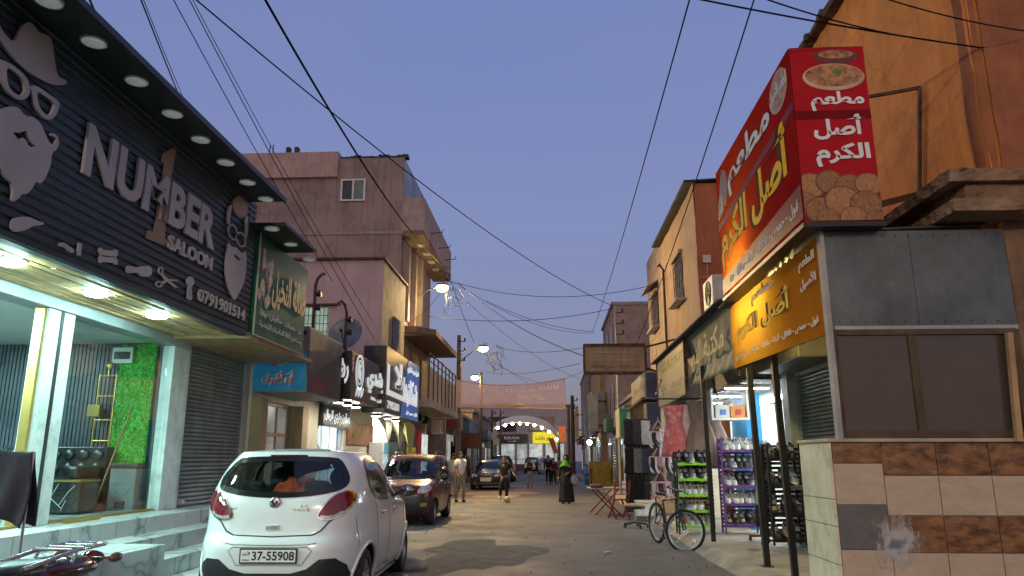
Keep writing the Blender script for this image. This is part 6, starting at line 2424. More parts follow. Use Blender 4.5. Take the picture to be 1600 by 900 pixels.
# --- single storey shops behind the posts
XW = 3.95
shp = thing('shoe_shop', 'brightly lit open shoe and clothes shop with blue pillar', 'building', (5.5, 14.5, 0))
MB().box(XW, 8, 8.2, 10.1, .12, 3.6).box(XW, XW + .3, 10.1, 12.25, 2.75, 3.6).box(XW, XW + .25, 12.25, 12.6, .12, 2.75).box(XW, XW + .3, 12.25, 18.3, 2.75, 3.7).build('wall', M('shop wall cream', (0.45, 0.42, 0.36), 0.8, streak=.3), shp)
MB().box(XW - .02, 8.2, 8.2, 18.4, 3.705, 3.8).build('roof', concrete, shp)
shutter(shp, 'x', XW + .06, 10.12, 12.24, .13, 2.74, M('dark green shutter', (0.17, 0.19, 0.165), .5, .3, streak=.4), -1, 44)
MB().box(3.35, 3.94, 10.15, 12.2, 2.8, 3.28).build('shutter_box', M('dull shutter housing', (0.14, 0.135, 0.11), .4, .4, var=.3), shp, bevel=.02)
MB().box(XW - .12, XW + .2, 12.28, 12.58, .125, 2.9).build('door_jamb', M('grey white jamb', (0.5, 0.5, 0.46), .6, streak=.4), shp)
blue_p = M('bright blue paint', (0.02, 0.30, 0.62), .5, var=.08)
bp0, bp1 = on(1172, XW), on(1149, XW)
MB().box(XW - .05, XW + .25, bp0, bp1, .125, 2.75).build('blue_pillar', blue_p, shp)
lit_room(shp, XW + .3, 7.6, 12.6, 18.25, .13, 2.74, M('pale shop wall', (0.66, 0.66, 0.62), .6), EM('shoe shop tube', (0.92, 0.97, 1.0), 36), 3)
mb = MB()
for i in range(15):
    z = .3 + i * .16
    mb.box(7.52, 7.56, 12.7, 18.2, z, z + .13)
mb.build('slat_wall', M('white slat wall', (0.62, 0.62, 0.6), .5), shp)
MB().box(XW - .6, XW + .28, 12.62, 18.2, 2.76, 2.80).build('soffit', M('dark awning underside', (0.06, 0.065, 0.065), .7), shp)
for y in (13.5, 15.3, 17.2):
    f_ = MB().box(3.1, 3.9, y - .04, y + .04, 2.70, 2.75).build('tube_lamp', whitepaint, shp)
    MB().box(3.12, 3.88, y - .03, y + .03, 2.675, 2.699).build('lamp_tube', EM('awning tube', (0.95, 1.0, 0.97), 62), f_)
MB().box(3.72, 4.02, 18.31, 18.58, .12, 3.7).build('corner_pier', creampaint, shp)
# boxes on the shelf over the entrance
shf = tag(MB().box(3.0, 3.7, 14.2, 14.6, 2.17, 2.21).box(3.0, 3.04, 14.2, 14.6, 2.21, 2.75).box(3.66, 3.7, 14.2, 14.6, 2.21, 2.75).build('wall_shelf', whitepaint), 'white hanging shelf with cartons above the shoe racks', 'shelf')
for i, (x, w, h, c, nm) in enumerate(((3.08, .26, .24, (0.62, 0.62, 0.6), 'white carton with printed marks on the hanging shelf'), (3.36, .27, .22, (0.62, 0.24, 0.05), 'orange carton beside the white one on hanging shelf'))):
    t = thing('carton', nm, 'carton', (x + w / 2, 14.35, 2.212))
    MB().box(-w / 2, w / 2, -.12, .12, 0, h).build('box', M(('white card', 'orange card')[i], c, .6), t, local=True, bevel=.004)
    pl = Plane((0, -.121, 0), (1, 0, 0), (0, 0, 1), (0, -1, 0))
    MB().prism([pl.at(-.06, .05, 0), pl.at(.06, .05, 0), pl.at(.07, .15, 0), pl.at(-.04, .16, 0)], (0, -.001, 0)).build('print', M(('blue mark', 'red mark')[i], ((.1, .2, .5), (.4, .05, .05))[i], .5), t, local=True)

# --- green gold banner and the coffee sign further along the same line
tg = thing('green_banner', 'sagging dull green banner with gold script between orange banner and grey sign', 'shop sign', (2.6, 12.4, 2.75))


def gban(u, v):
    y = 10.7 + 3.5 * u
    t0, b0_ = 3.72 - .0 * u, 2.72 + .06 * u
    return Vector((2.62 + .02 * math.sin(u * 40 + v * 3) * (1 - v) + .10 * math.sin(v * 3.1), y, b0_ + (t0 - b0_) * v))


MB().grid(gban, 70, 10).build('cloth', M('dull green cloth', (0.17, 0.185, 0.13), .7, var=.2, stain=((0.34, 0.28, 0.13), 1.6, .8)), tg, solid=.004)
write(MB(), face_x(2.585, -1), 'مكتبة النور', -13.9, -11.1, 2.98, 3.5, .002, .0, .01).build('lettering', M('dim gold print', (0.40, 0.33, 0.15), .6, var=.4, scale=6), tg)
tn = thing('coffee_sign', 'grey green shop sign with yellow NESCAFE lettering over hanging dresses', 'shop sign', (2.6, 16.1, 2.6))
n0, n1 = 14.25, 17.95
MB().box(2.56, 2.60, n0, n1, 2.66, 3.72).build('board', M('grey green sign board', (0.13, 0.125, 0.08), .5, var=.15, streak=.2), tn)
NX = face_x(2.559, -1)
yg = M('dull yellow print', (0.42, 0.36, 0.08), .5, var=.15)
write(MB(), NX, 'NESCAFE', -15.9, -14.5, 3.38, 3.55, .003, .001, .02).build('lettering', yg, tn)
write(MB(), NX, 'القلعة مول', -17.6, -16.1, 3.30, 3.62, .003, .001, .03).build('lettering', yg, tn)
write(MB(), NX, 'دخان - قرطاسية - عصائر - بوظة', -17.7, -14.5, 2.84, 3.06, .003, .001, .02).build('lettering', M('dull white print', (0.42, 0.42, 0.34), .5), tn)
MB().prism([Vector((2.6, n1, 2.66)), Vector((2.6, n1, 2.1)), Vector((3.3, n1, 2.66))], (0, .03, 0)).build('end_gusset', M('yellowish sheet', (0.36, 0.32, 0.18), .6), tn)
mb = MB()
mb.box(2.54, 2.61, n0 - .04, n0, 2.62, 3.76).box(2.54, 2.61, n1, n1 + .04, 2.62, 3.76)
mb.build('frame', rusty, tn)
# air conditioner on the rust wall
t = thing('air_conditioner', 'white air conditioner outdoor unit above the green banner', 'air conditioner', (3.0, 13.2, 4.08))
MB().box(-.15, .15, -.4, .4, 0, .55).build('case', M('aged white case', (0.62, 0.60, 0.54), .45), t, local=True, bevel=.02)
mb = MB().ring((-.155, -.05, .28), (1, 0, 0), .21, .014)
for i in range(6):
    mb.ring((-.155, -.05, .28), (1, 0, 0), .03 + .03 * i, .004, 24, 5)
mb.build('fan_grille', darkmetal, t, local=True)
MB().lathe([(0, 0), (.2, 0)], (-.152, -.05, .28), (1, 0, 0), 24).build('fan_opening', blackplastic, t, local=True)
MB().box(-.2, .2, -.42, -.36, -.24, -.002).box(-.2, .2, .36, .42, -.24, -.002).build('bracket', rusty, t, local=True)

# --- beige and rust building
bg_ = thing('beige_building', 'two storey beige building with rust red end wall and sheet metal eave', 'building', (6, 22, 0))
XBG = 3.8
MB().box(XBG + .02, 10, 18.62, 24.8, 0, 8.55).build('end_wall', rustplaster, bg_)
rough('street_wall', XBG, 18.6, 24.8, 3.6, 8.55, beigeplaster, bg_, .03, 50, 40)
rough('street_wall', XBG + .0, 18.6, 24.8, 0, 3.6, M('lower beige render', (0.34, 0.26, 0.18), .9, streak=.4), bg_, .02, 30, 20)
MB().grid(lambda u, v: Vector((3.55 + v * 1.2, 18.5 + 6.4 * u, 8.60 + .05 * u + .06 * v + .015 * math.sin(u * 300))), 150, 2).build('eave', M('dark sheet eave', (0.05, 0.045, 0.04), .6, .4), bg_, solid=.05)


def tallwin(par, y0, y1, z0, z1, X, bars=True):
    w = MB().box(X - .03, X + .0, y0, y1, z0, z1).build('window', M('dark barred opening', (0.035, 0.028, 0.024), .4, var=.3), par)
    mb = MB()
    for i in range(5):
        y = y0 + (y1 - y0) * i / 4
        mb.tube([(X - .06, y, z0), (X - .06, y, z1)], .012, 5)
    for i in range(4):
        z = z0 + (z1 - z0) * (i + .5) / 4
        mb.tube([(X - .055, y0, z), (X - .055, y1, z)], .01, 5)
    mb.build('window_bars', rusty, w)
    MB().box(X - .25, X - .031, y0 - .08, y1 + .08, z0 - .1, z0 - .02).build('window_sill', concrete, w)
    MB().box(X - .12, X - .031, y0 - .08, y1 + .08, z1 + .02, z1 + .12).build('window_head', beigeplaster, w)


wa, wb = P(1068, 440, X=XBG), P(1056, 440, X=XBG)
tallwin(bg_, wa.y, wb.y, P(1062, 473, X=XBG).z, P(1062, 402, X=XBG).z, XBG)
mb = MB()
qd = P(1040, 470, X=XBG - .05)
mb.tube([(XBG - .08, qd.y, 3.9), (XBG - .08, qd.y, 7.5), (XBG - .2, qd.y, 7.7), (XBG - .25, qd.y, 7.6)], .04, 8)
mb.build('drain_pipe', rusty, bg_)
q = P(1104, 405, Y=18.58)
mb = MB().box(q.x - .1, q.x + .1, 18.52, 18.6, q.z - .1, q.z + .1)
mb.tube([(q.x, 18.57, q.z - .1), (q.x, 18.57, q.z - 1.8)], .012, 5)
mb.tube([(q.x, 18.57, q.z - .45), (q.x - .25, 18.57, q.z - .5), (q.x - .27, 18.57, q.z - 1.6)], .01, 5)
mb.build('junction_box', M('cream plastic box', (0.6, 0.5, 0.36), .5), bg_)
# stone block wall further on
st = thing('stone_building', 'pale stone block building with tall barred window next to the beige wall', 'building', (6, 26.7, 0))
bm_ = stone('stone block', (0.42, 0.33, 0.25), (0.33, 0.25, 0.18), .85)
mb = MB()
rr = random.Random(31)
z = 0.0
r_ = 0
while z < 8.8:
    y = 24.82 - (.3 if r_ % 2 else 0)
    while y < 28.4:
        y2 = min(28.4, y + .62)
        if y2 > 24.85:
            mb.box(XBG + .02 - rr.uniform(0, .015), XBG + .3, max(24.82, y) + .006, y2 - .006, z + .006, z + .314)
        y += .62
    z += .32
    r_ += 1
mb.build('block_wall', bm_, st)
MB().box(XBG + .04, 9, 24.83, 28.39, 0, 8.75).build('wall', M('mortar', (0.30, 0.25, 0.2), .95), st)
wa, wb = P(1029, 480, X=XBG).y, P(1020, 480, X=XBG).y
tallwin(st, wa, wb, P(1024, 515, X=XBG).z, P(1024, 462, X=XBG).z, XBG)
MB().prism([Vector((XBG - .4, wa - .1, P(1024, 455, X=XBG).z)), Vector((XBG, wa - .1, P(1024, 445, X=XBG).z)), Vector((XBG, wb + .1, P(1024, 445, X=XBG).z)), Vector((XBG - .4, wb + .1, P(1024, 455, X=XBG).z))], (0, 0, .06)).build('window_hood', concrete, st)

# ------------------------------------------------------------------ goods in front of the shoe shop
shoe_up = [M('white shoe leather', (0.72, 0.71, 0.68), .5, var=.06), M('black shoe leather', (0.02, 0.02, 0.022), .5), M('grey shoe mesh', (0.30, 0.31, 0.33), .7), M('red shoe mesh', (0.45, 0.05, 0.03), .6), M('tan shoe leather', (0.38, 0.25, 0.14), .6)]
sole_w = M('white rubber sole', (0.74, 0.73, 0.70), .6)
sole_k = M('dark rubber sole', (0.03, 0.03, 0.03), .7)
lining = M('shoe lining', (0.10, 0.10, 0.11), .9)


def make_shoe(label, up, sole, group):
    t = thing('shoe', label, 'shoe', (0, 0, 0), 0, group)

    def upper(u, v):
        a = u * 2 * math.pi
        # plan outline, toe at -y
        y = -.14 * math.cos(a)
        w = .043 * abs(math.sin(a)) ** .7 * (1.0 + .18 * math.cos(a))
        x = math.copysign(w, math.sin(a))
        toe = (1 - y / -.14) / 2 if True else 0
        hgt = .045 + .06 * max(0, min(1, (y + .06) / .12))
        k = 1 - .45 * v ** 2
        return Vector((x * k, y * (1 - .12 * v * (1 if y < 0 else .25)), .022 + hgt * v))
    MB().grid(upper, 18, 5).build('upper', up, t, local=True)
    MB().prism([(math.copysign(.047 * abs(math.sin(2 * math.pi * i / 20)) ** .7, math.sin(2 * math.pi * i / 20)), -.15 * math.cos(2 * math.pi * i / 20), 0) for i in range(20)], (0, 0, .024)).build('sole', sole, t, local=True)
    MB().ell((0, .045, .105), .026, .06, .012, 12, 6).build('collar', lining, t, local=True)
    mb = MB()
    for i in range(4):
        y = -.055 + i * .022
        mb.tube([(-.022, y, .07 + i * .008), (0, y, .078 + i * .009), (.022, y, .07 + i * .008)], .004, 4)
    mb.build('laces', white_print, t, local=True)
    return t


_protos = {}


def put_shoe(kind, x, y, z, rz, label, group, first={}, SC=1.28):
    key = kind
    sole = sole_k if kind in (1, 4) else sole_w
    if key not in first:
        t = make_shoe(label, shoe_up[kind], sole, group)
        first[key] = t
        t.location = (x, y, z)
        t.rotation_euler = (rad(14), 0, rz)
        t.scale = (SC, SC, SC)
        return t
    c = copy_thing(first[key], (x, y, z), None, label, group)
    c.rotation_euler = (rad(14), 0, rz)
    return c


SHN = ('white trainer', 'black shoe', 'grey mesh trainer', 'red mesh shoe', 'tan leather shoe')


def shoe_rack(name, label, x0, x1, y0, y1, z0, zs, col, shelf_col, rows, where, grp, seed, per=5):
    r = random.Random(seed)
    t = thing('shoe_rack', label, 'shoe rack', ((x0 + x1) / 2, (y0 + y1) / 2, z0))
    mb = MB()
    for x in (x0, x1):
        mb.box(x - .015, x + .015, y0, y0 + .03, z0, zs[-1] + .17).box(x - .015, x + .015, y1 - .03, y1, z0, zs[-1] + .17)
    mb.box(x0, x1, y1 - .02, y1 - .005, zs[-1] + .13, zs[-1] + .17)
    mb.build('upright', col, t)
    mb = MB()
    k = 0
    while z0 + .1 + k * .07 < zs[-1] + .12:
        z = z0 + .1 + k * .07
        mb.box(x1 + .016, x1 + .022, y0, y1, z, z + .045)
        mb.box(x0 + .02, x1 - .02, y1 - .004, y1 + .002, z, z + .045)
        k += 1
    mb.build('side_slats', col, t)
    for z in zs:
        MB().obox(((x0 + x1) / 2, (y0 + y1) / 2, z), (x1 - x0 - .03, y1 - y0, .022), Matrix.Rotation(rad(14), 3, 'X')).box(x0 + .016, x1 - .016, y0 - .012, y0 + .004, z - .075, z - .03).build('shelf', shelf_col, t)
    n = 0
    for z, kinds in zip(zs, rows):
        for i in range(per):
            x = x0 + .07 + (x1 - x0 - .14) * i / (per - 1)
            kd = kinds[i % len(kinds)]
            put_shoe(kd, x + r.uniform(-.01, .01), (y0 + y1) / 2 + r.uniform(-.02, .02), z + .013, r.uniform(-.25, .25), '%s on %s' % (SHN[kd], where), '%ss %s' % (SHN[kd], grp))
    return t


lime = M('lime green shelf', (0.28, 0.72, 0.04), .45, var=.08)
purple = M('purple metal rack', (0.13, 0.05, 0.24), .45, var=.1)
shoe_rack('shoe_rack', 'black rack with lime green shelves full of shoes by the bicycle', 2.32, 2.95, 14.3, 14.62, .12, (.30, .58, .86, 1.14, 1.42), darkmetal, lime, ((3, 0, 2, 0, 2), (1, 2, 0, 0, 1), (0, 0, 0, 0, 2), (2, 1, 2, 1, 2), (1, 1, 2, 1, 1)), 'the lime green shelves behind the bicycle', 'on the green rack', 5)
shoe_rack('shoe_rack', 'tall purple slatted rack of trainers left of the blue pillar', 3.16, 3.80, 14.3, 14.62, .12, (.34, .70, 1.02, 1.34, 1.66), purple, purple, ((4, 1), (0, 0, 0, 0, 0), (0, 0, 1, 1, 2), (1, 2, 1, 1, 2), (2, 0, 0, 0, 0)), 'the purple rack left of the blue pillar', 'on the purple rack', 6)
shoe_rack('shoe_rack', 'black wheeled rack of dark shoes between the two nearest posts', 3.25, 3.72, 11.6, 11.92, .22, (.34, .72, 1.12, 1.50), darkmetal, darkmetal, ((1, 4, 1), (4, 1, 1), (1, 1, 2), (1, 1, 1)), 'the black rack between the black posts', 'on the black rack', 7, 3)

cloth_cols = {}


def cloth_mat(nm, c, var=.2, stain=None):
    return M(nm, c, .9, var=var, scale=6, stain=stain)


def dress(label, x, y, zt, w, L, mat, seed, flare=1.7, bod=.32, group=None, cat='dress', rz=0.0, depth=.5):
    r = random.Random(seed)
    t = thing('dress' if cat == 'dress' else 'garment', label, cat, (x, y, zt - L), rz, group)
    ph = r.uniform(0, 6)

    def f(u, v):
        a = u * 2 * math.pi
        z = L - v * L
        if v < bod:
            ww = w * (.5 - .12 * (v / bod) ** 1.5)
        else:
            k = (v - bod) / (1 - bod)
            ww = w * (.38 + (flare * .5 - .38) * k ** .8)
        fold = 1 + (.10 * max(0, v - .25)) * math.sin(a * 9 + ph) + .05 * v * math.sin(a * 4 + 2 * ph)
        return Vector((ww * math.cos(a) * fold, ww * depth * math.sin(a) * fold, z))
    MB().grid(f, 44, 16).build('cloth', mat, t, local=True, solid=.004)
    mb = MB()
    for s in (-1, 1):
        mb.tube([(0, 0, L + .05), (s * w * .25, 0, L + .015), (s * w * .46, 0, L - .02)], .008, 5)
    mb.tube([(0, 0, L + .05), (0, 0, L + .11), (.02, 0, L + .14), (.045, 0, L + .12)], .005, 5)
    mb.build('hanger', blackplastic, t, local=True)
    return t


rail = thing('clothes_rail', 'dark rail under the coffee sign carrying hanging dresses', 'rail', (2.8, 15.0, 2.5))
MB().tube([(2.05, 14.9, 2.62), (3.3, 14.9, 2.62)], .015).tube([(2.05, 14.9, 2.62), (2.2, 14.9, 3.0)], .012).tube([(3.3, 14.9, 2.62), (3.2, 14.9, 3.0)], .012).build('rail', darkmetal, rail)
dress('coral pink dress with white pattern hanging leftmost under the coffee sign', 2.40, 14.85, 2.48, .40, .98, cloth_mat('coral print', (0.62, 0.14, 0.14), .2, ((0.75, 0.5, 0.46), 7, .8)), 1, 1.3)
dress('pale pink and cream short dress hanging beside the coral dress', 2.63, 14.95, 2.50, .42, 1.0, cloth_mat('pale pink print', (0.70, 0.44, 0.46), .15, ((0.72, 0.66, 0.5), 8, .8)), 2, 1.4)
dress('greige gown with sequined top hanging next to the black post', 2.90, 14.82, 2.56, .46, 1.28, cloth_mat('greige gauze', (0.23, 0.165, 0.13), .12), 3, 1.75)
dress('wide taupe gown hanging rightmost behind the black post', 3.16, 14.98, 2.52, .46, 1.22, cloth_mat('taupe gauze', (0.27, 0.21, 0.17), .12), 4, 1.9)

# pink clip hangers with socks
sockw = [M('white sock', (0.70, 0.70, 0.68), .95), M('pink sock', (0.55, 0.28, 0.32), .95), M('black sock', (0.03, 0.03, 0.035), .95)]
pinkp = M('pink plastic', (0.70, 0.36, 0.36), .4)
mb = MB()
mb.add([(-.02, -.005, 0), (.02, -.005, 0), (.022, -.005, -.12), (.05, -.005, -.16), (.03, -.005, -.19), (-.02, -.005, -.16)], [(0, 1, 2, 3, 4, 5)])
first_h = None
for i, (z, lab) in enumerate(((2.02, 'topmost pink clip hanger with white socks beside the dresses'), (1.50, 'middle pink clip hanger with pale socks beside the shoe racks'), (.98, 'lowest pink clip hanger with mixed socks near the bicycle'))):
    t = thing('clip_hanger', lab, 'hanger', (2.28, 16.2, z - .28), 0, 'pink sock hangers')
    mb = MB().ring((0, 0, .28), (0, 0, 1), .21, .014, 24, 6)
    for k in range(4):
        a = k * math.pi / 2 + .5
        mb.tube([(.21 * math.cos(a), .21 * math.sin(a), .28), (0, 0, .54)], .006, 5)
    mb.tube([(0, 0, .54), (0, 0, .6)], .006, 5)
    mb.build('frame', pinkp, t, local=True)
    for k in range(12):
        a = k * math.pi / 6
        c = Vector((.21 * math.cos(a), .21 * math.sin(a), .27))
        ln = .2 + .06 * ((k * 7) % 3)
        MB().tube([c, c + Vector((0, 0, -ln * .6)), c + Vector((.02, 0, -ln * .85)), c + Vector((.06, -.01, -ln))], [.022, .026, .028, .018], 7).build('sock', sockw[(k + i) % 3 if i else (0 if k % 4 else 2)], t, local=True)
rr = random.Random(17)
kinds = [('black top', (0.02, 0.02, 0.022)), ('charcoal shirt', (0.05, 0.05, 0.055)), ('grey shirt', (0.22, 0.22, 0.23)), ('white vest', (0.66, 0.66, 0.64)), ('black trousers', (0.015, 0.015, 0.018)), ('denim piece', (0.06, 0.08, 0.13))]
gr_ = MB()
grack = thing('garment_stand', 'tall dark stand of hanging clothes left of the pink sock hangers', 'clothes stand', (2.25, 20.0, .12))
MB().box(1.93, 2.57, 20.1, 20.16, .12, 2.5).build('panel', M('black mesh panel', (0.02, 0.02, 0.02), .6), grack)
mb = MB()
for i in range(7):
    mb.tube([(1.95 + .1 * i, 20.1, .14), (1.95 + .1 * i, 20.1, 2.48)], .008, 4)
for i in range(5):
    z = .4 + i * .45
    mb.tube([(1.93, 20.09, z), (2.57, 20.09, z)], .008, 4)
mb.build('grid', greymetal, grack)
desc = ('black top high on the left of the dark clothes stand', 'charcoal shirt high in the middle of the dark clothes stand', 'white vest high on the right of the dark clothes stand',
        'black trousers halfway down the left of the dark clothes stand', 'grey shirt at half height in the middle of the dark clothes stand', 'denim piece at half height on the right of the dark clothes stand',
        'black skirt lowest on the left of the dark clothes stand', 'dark leggings lowest in the middle of the dark clothes stand')
ks = (0, 1, 3, 4, 2, 5, 0, 4)
for i in range(8):
    dress(desc[i], 2.03 + .22 * (i % 3), 19.95, 2.45 - .72 * (i // 3), .26, .62, cloth_mat(kinds[ks[i]][0], kinds[ks[i]][1]), 30 + i, 1.1, .5, 'clothes on the dark stand', 'garment', 0, .3)
t = thing('clothes_rail', 'long rail of dark garments in the gap behind the coral dress', 'rail', (3.0, 18.7, .12))
mb = MB()
for x in (2.5, 3.7):
    mb.tube([(x, 18.7, .12), (x, 18.7, 2.3)], .018)
mb.tube([(2.5, 18.7, 2.28), (3.7, 18.7, 2.28)], .016)
mb.build('frame', darkmetal, t)
for i, (nm, lb) in enumerate((('black top', 'black robe first from the road on the long garment rail'), ('white vest', 'white blouse second from the road on the long garment rail'), ('charcoal shirt', 'charcoal robe third from the road on the long garment rail'), ('grey shirt', 'grey tunic fourth from the road on the long garment rail'), ('black trousers', 'black coat fifth from the road on the long garment rail'), ('denim piece', 'dark blue tunic sixth from the road on the long garment rail'))):
    dress(lb, 2.55 + .2 * i, 18.68, 2.18, .3, (1.4, .8, 1.5, 1.0, 1.3, 1.1)[i], MATS[nm], 70 + i, 1.3, .4, 'clothes on the long rail', 'garment', 0, .4)
# rail of edge-on clothes right of the blue pillar
t = thing('clothes_rail', 'wheeled rail of edge-on garments just right of the blue pillar', 'rail', (3.55, 12.85, .12))
mb = MB()
for y in (12.5, 13.25):
    mb.tube([(3.5, y, .2), (3.5, y, 1.72)], .016)
    mb.tube([(3.3, y, .2), (3.75, y, .2)], .016)
    for x in (3.32, 3.73):
        mb.ell((x, y, .155), .03, .02, .035, 8, 6)
mb.tube([(3.5, 12.5, 1.7), (3.5, 13.25, 1.7)], .014)
mb.build('frame', darkmetal, t)
for i, (nm, c, lb) in enumerate((('black coat cloth', (0.02, 0.02, 0.025), 'long black coat on the rail beside the blue pillar'), ('white shirt cloth', (0.6, 0.6, 0.58), 'white shirt on the rail beside the blue pillar'), ('brick red cloth', (0.36, 0.09, 0.07), 'brick red tunic on the rail beside the blue pillar'), ('dark green cloth', (0.03, 0.06, 0.05), 'dark green dress on the rail beside the blue pillar'), ('dark grey cloth', (0.06, 0.06, 0.07), 'dark grey jacket nearest the viewer on the pillar rail'))):
    dress(lb, 3.5, 13.15 - .14 * i, 1.62, .16, (1.25, .9, 1.1, 1.15, .8)[i], cloth_mat(nm, c), 50 + i, 1.2, .4, 'clothes on the wheeled rail', 'garment', rad(0), 2.0)

# bicycle
bk = thing('bicycle', 'black mountain bicycle parked at the kerb before the shoe racks', 'bicycle', (1.87, 14.02, 0), math.atan2(-(2.17 - 1.87), -(14.02 - 12.98)) + math.pi / 2 * 0)
d_ = Vector((2.17 - 1.87, 12.98 - 14.02))
bk.rotation_euler = (0, rad(3), math.atan2(d_.y, d_.x))
# local +x runs from the rear hub to the front hub
RW = .35
ST_O, ST_A = Vector((.86, 0, .86)), Vector((-.28, 0, 1)).normalized()
ST_M = Matrix.Rotation(rad(42), 3, ST_A)


def steer(mb):
    mb.v = [ST_O + ST_M @ (v - ST_O) for v in mb.v]
    return mb


def ident(mb):
    return mb


for x, nm in ((0, 'rear'), (1.06, 'front')):
    sf2 = steer if x else ident
    w = sf2(MB().ring((x, 0, RW), (0, 1, 0), RW - .025, .026, 44, 10)).build('wheel', rubber, bk, local=True)
    sf2(MB().ring((x, 0, RW), (0, 1, 0), RW - .055, .012, 40, 6)).build('rim', M('silver rim', (0.45, 0.45, 0.46), .3, .9), w, local=True)
    mb = MB()
    for i in range(20):
        a = i * math.pi / 10
        mb.tube([(x + .02 * math.cos(a + 1), .02 * (1 if i % 2 else -1), RW + .02 * math.sin(a + 1)), (x + (RW - .06) * math.cos(a), 0, RW + (RW - .06) * math.sin(a))], .0015, 3)
    mb.cyl((x, -.05, RW), (x, .05, RW), .022)
    sf2(mb).build('spokes', chrome, w, local=True)
bb_, st_, ht, hb = (.42, 0, .30), (.27, 0, .76), (.86, 0, .86), (.90, 0, .72)
mb = MB()
mb.tube([bb_, st_], .018).tube([bb_, hb], .021).tube([st_, ht], .019).tube([ht, hb], .022)
for s in (-.05, .05):
    mb.tube([(.42, s * .6, .30), (0, s, RW)], .010).tube([(.28, s * .4, .70), (0, s, RW)], .009)
mb.build('frame', M('black bicycle frame', (0.012, 0.012, 0.013), .45), bk, local=True)
mb = MB().tube([ht, (.83, 0, .97)], .016)
for s in (-.055, .055):
    mb.tube([(.905, s, .70), (.98, s, .55), (1.06, s, RW)], [.018, .018, .013])
mb.tube([(.905, -.055, .70), (.905, .055, .70)], .018)
steer(mb).build('fork', darkmetal, bk, local=True)
mb = MB().tube([(.80, -.31, 1.0), (.83, -.12, .99), (.87, 0, .97), (.83, .12, .99), (.80, .31, 1.0)], .013)
mb.tube([(.83, 0, .97), (.88, 0, .97)], .018)
steer(mb).build('handlebar', darkmetal, bk, local=True)
mb = MB()
for s in (-1, 1):
    mb.tube([(.80, s * .31, 1.0), (.795, s * .2, 1.0)], .018)
    mb.tube([(.84, s * .2, .99), (.89, s * .28, .96)], .006)
mb.tube([(.86, .1, 1.0), (.98, .12, .98), (1.0, .05, .75), (.95, .05, .6)], .004, 5)
steer(mb).build('grips', rubber, bk, local=True)
MB().tube([st_, (.24, 0, .86)], .014).build('seat_post', chrome, bk, local=True)
MB().add([(.10, -.08, .89), (.10, .08, .89), (.24, .05, .90), (.38, .018, .88), (.40, 0, .87), (.38, -.018, .88), (.24, -.05, .90), (.12, -.06, .84), (.12, .06, .84), (.36, 0, .84)], [(0, 1, 2, 3, 4, 5, 6), (0, 7, 8, 1), (8, 9, 3, 2, 1), (7, 0, 6, 5, 9), (9, 4, 3), (9, 5, 4), (7, 9, 8)]).build('saddle', leather, bk, local=True, bevel=.012)
mb = MB().lathe([(.085, -.004), (.09, 0), (.085, .004)], (.42, -.055, .30), (0, 1, 0), 24)
mb.tube([(.42, -.065, .30), (.50, -.07, .16)], .010).tube([(.42, .065, .30), (.34, .07, .44)], .010)
mb.tube([(.42, -.055, .385), (0, -.055, RW + .03)], .005, 4).tube([(.42, -.055, .215), (0, -.055, RW - .03)], .005, 4)
mb.build('crankset', greymetal, bk, local=True)
for x, y, z in ((.50, -.12, .16), (.34, .12, .44)):
    MB().box(x - .045, x + .045, y - .04, y + .04, z - .012, z + .012).build('pedal', blackplastic, bk, local=True)
MB().tube([(.12, .06, .30), (.05, .24, .01)], .009).build('kickstand', darkmetal, bk, local=True)

# folding chair, table, stool, cushion
redw = M('red painted wood', (0.24, 0.018, 0.022), .5, var=.2)
t = thing('folding_chair', 'dark red wooden folding chair standing in the road edge', 'chair', (1.68, 19.6, 0), rad(200))
for s in (-.2, .2):
    MB().beam((s, -.22, 0), (s, .18, .46), .03, .04).build('leg', redw, t, local=True)
    MB().beam((s * .88, .24, 0), (s * .88, -.2, .45), .03, .04).build('leg', redw, t, local=True)
mb = MB()
for i in range(5):
    mb.box(-.2, .2, -.2 + i * .085, -.2 + i * .085 + .07, .45, .475)
mb.build('seat', redw, t, local=True)
mb = MB()
for s in (-.2, .2):
    mb.beam((s, .17, .44), (s, .27, .93), .03, .04)
for z in (.60, .72, .84):
    mb.beam((-.19, .2 + (z - .6) * .2, z), (.19, .2 + (z - .6) * .2, z), .09, .018, up=(0, 0, 1))
mb.build('backrest', redw, t, local=True)
t = thing('folding_table', 'low pale topped table with red crossed legs left of the red chair', 'table', (1.45, 21.3, 0), rad(8))
MB().box(-.42, .42, -.5, .5, .66, .70).build('table_top', M('pale table top', (0.40, 0.37, 0.31), .6, var=.15), t, local=True, bevel=.01)
for y in (-.4, .4):
    MB().beam((-.35, y, 0), (.3, y, .66), .035).build('leg', redw, t, local=True)
    MB().beam((.35, y + .04, 0), (-.3, y + .04, .66), .035).build('leg', redw, t, local=True)
tag(MB().ell((1.22, 21.0, .75), .22, .2, .06, 14, 8).build('bundle', M('brown bundle cloth', (0.16, 0.10, 0.07), .95, bump=.4, bscale=20)), 'brown cloth bundle lying on the edge of the pale table', 'bundle')
t = thing('office_stool', 'swivel stool with star base and torn yellowish seat at kerb', 'stool', (1.80, 17.0, 0))
MB().ell((0, 0, .47), .25, .23, .05, 20, 8).build('seat', M('torn foam seat', (0.45, 0.34, 0.16), .95, bump=.5, stain=((0.06, 0.05, 0.04), 5, .7)), t, local=True)
MB().lathe([(.0, .40), (.22, .40), (.24, .43), (.2, .44)], (0, 0, 0), (0, 0, 1), 20).build('seat_shell', blackplastic, t, local=True)
MB().cyl((0, 0, .1), (0, 0, .4), .03).build('column', chrome, t, local=True)
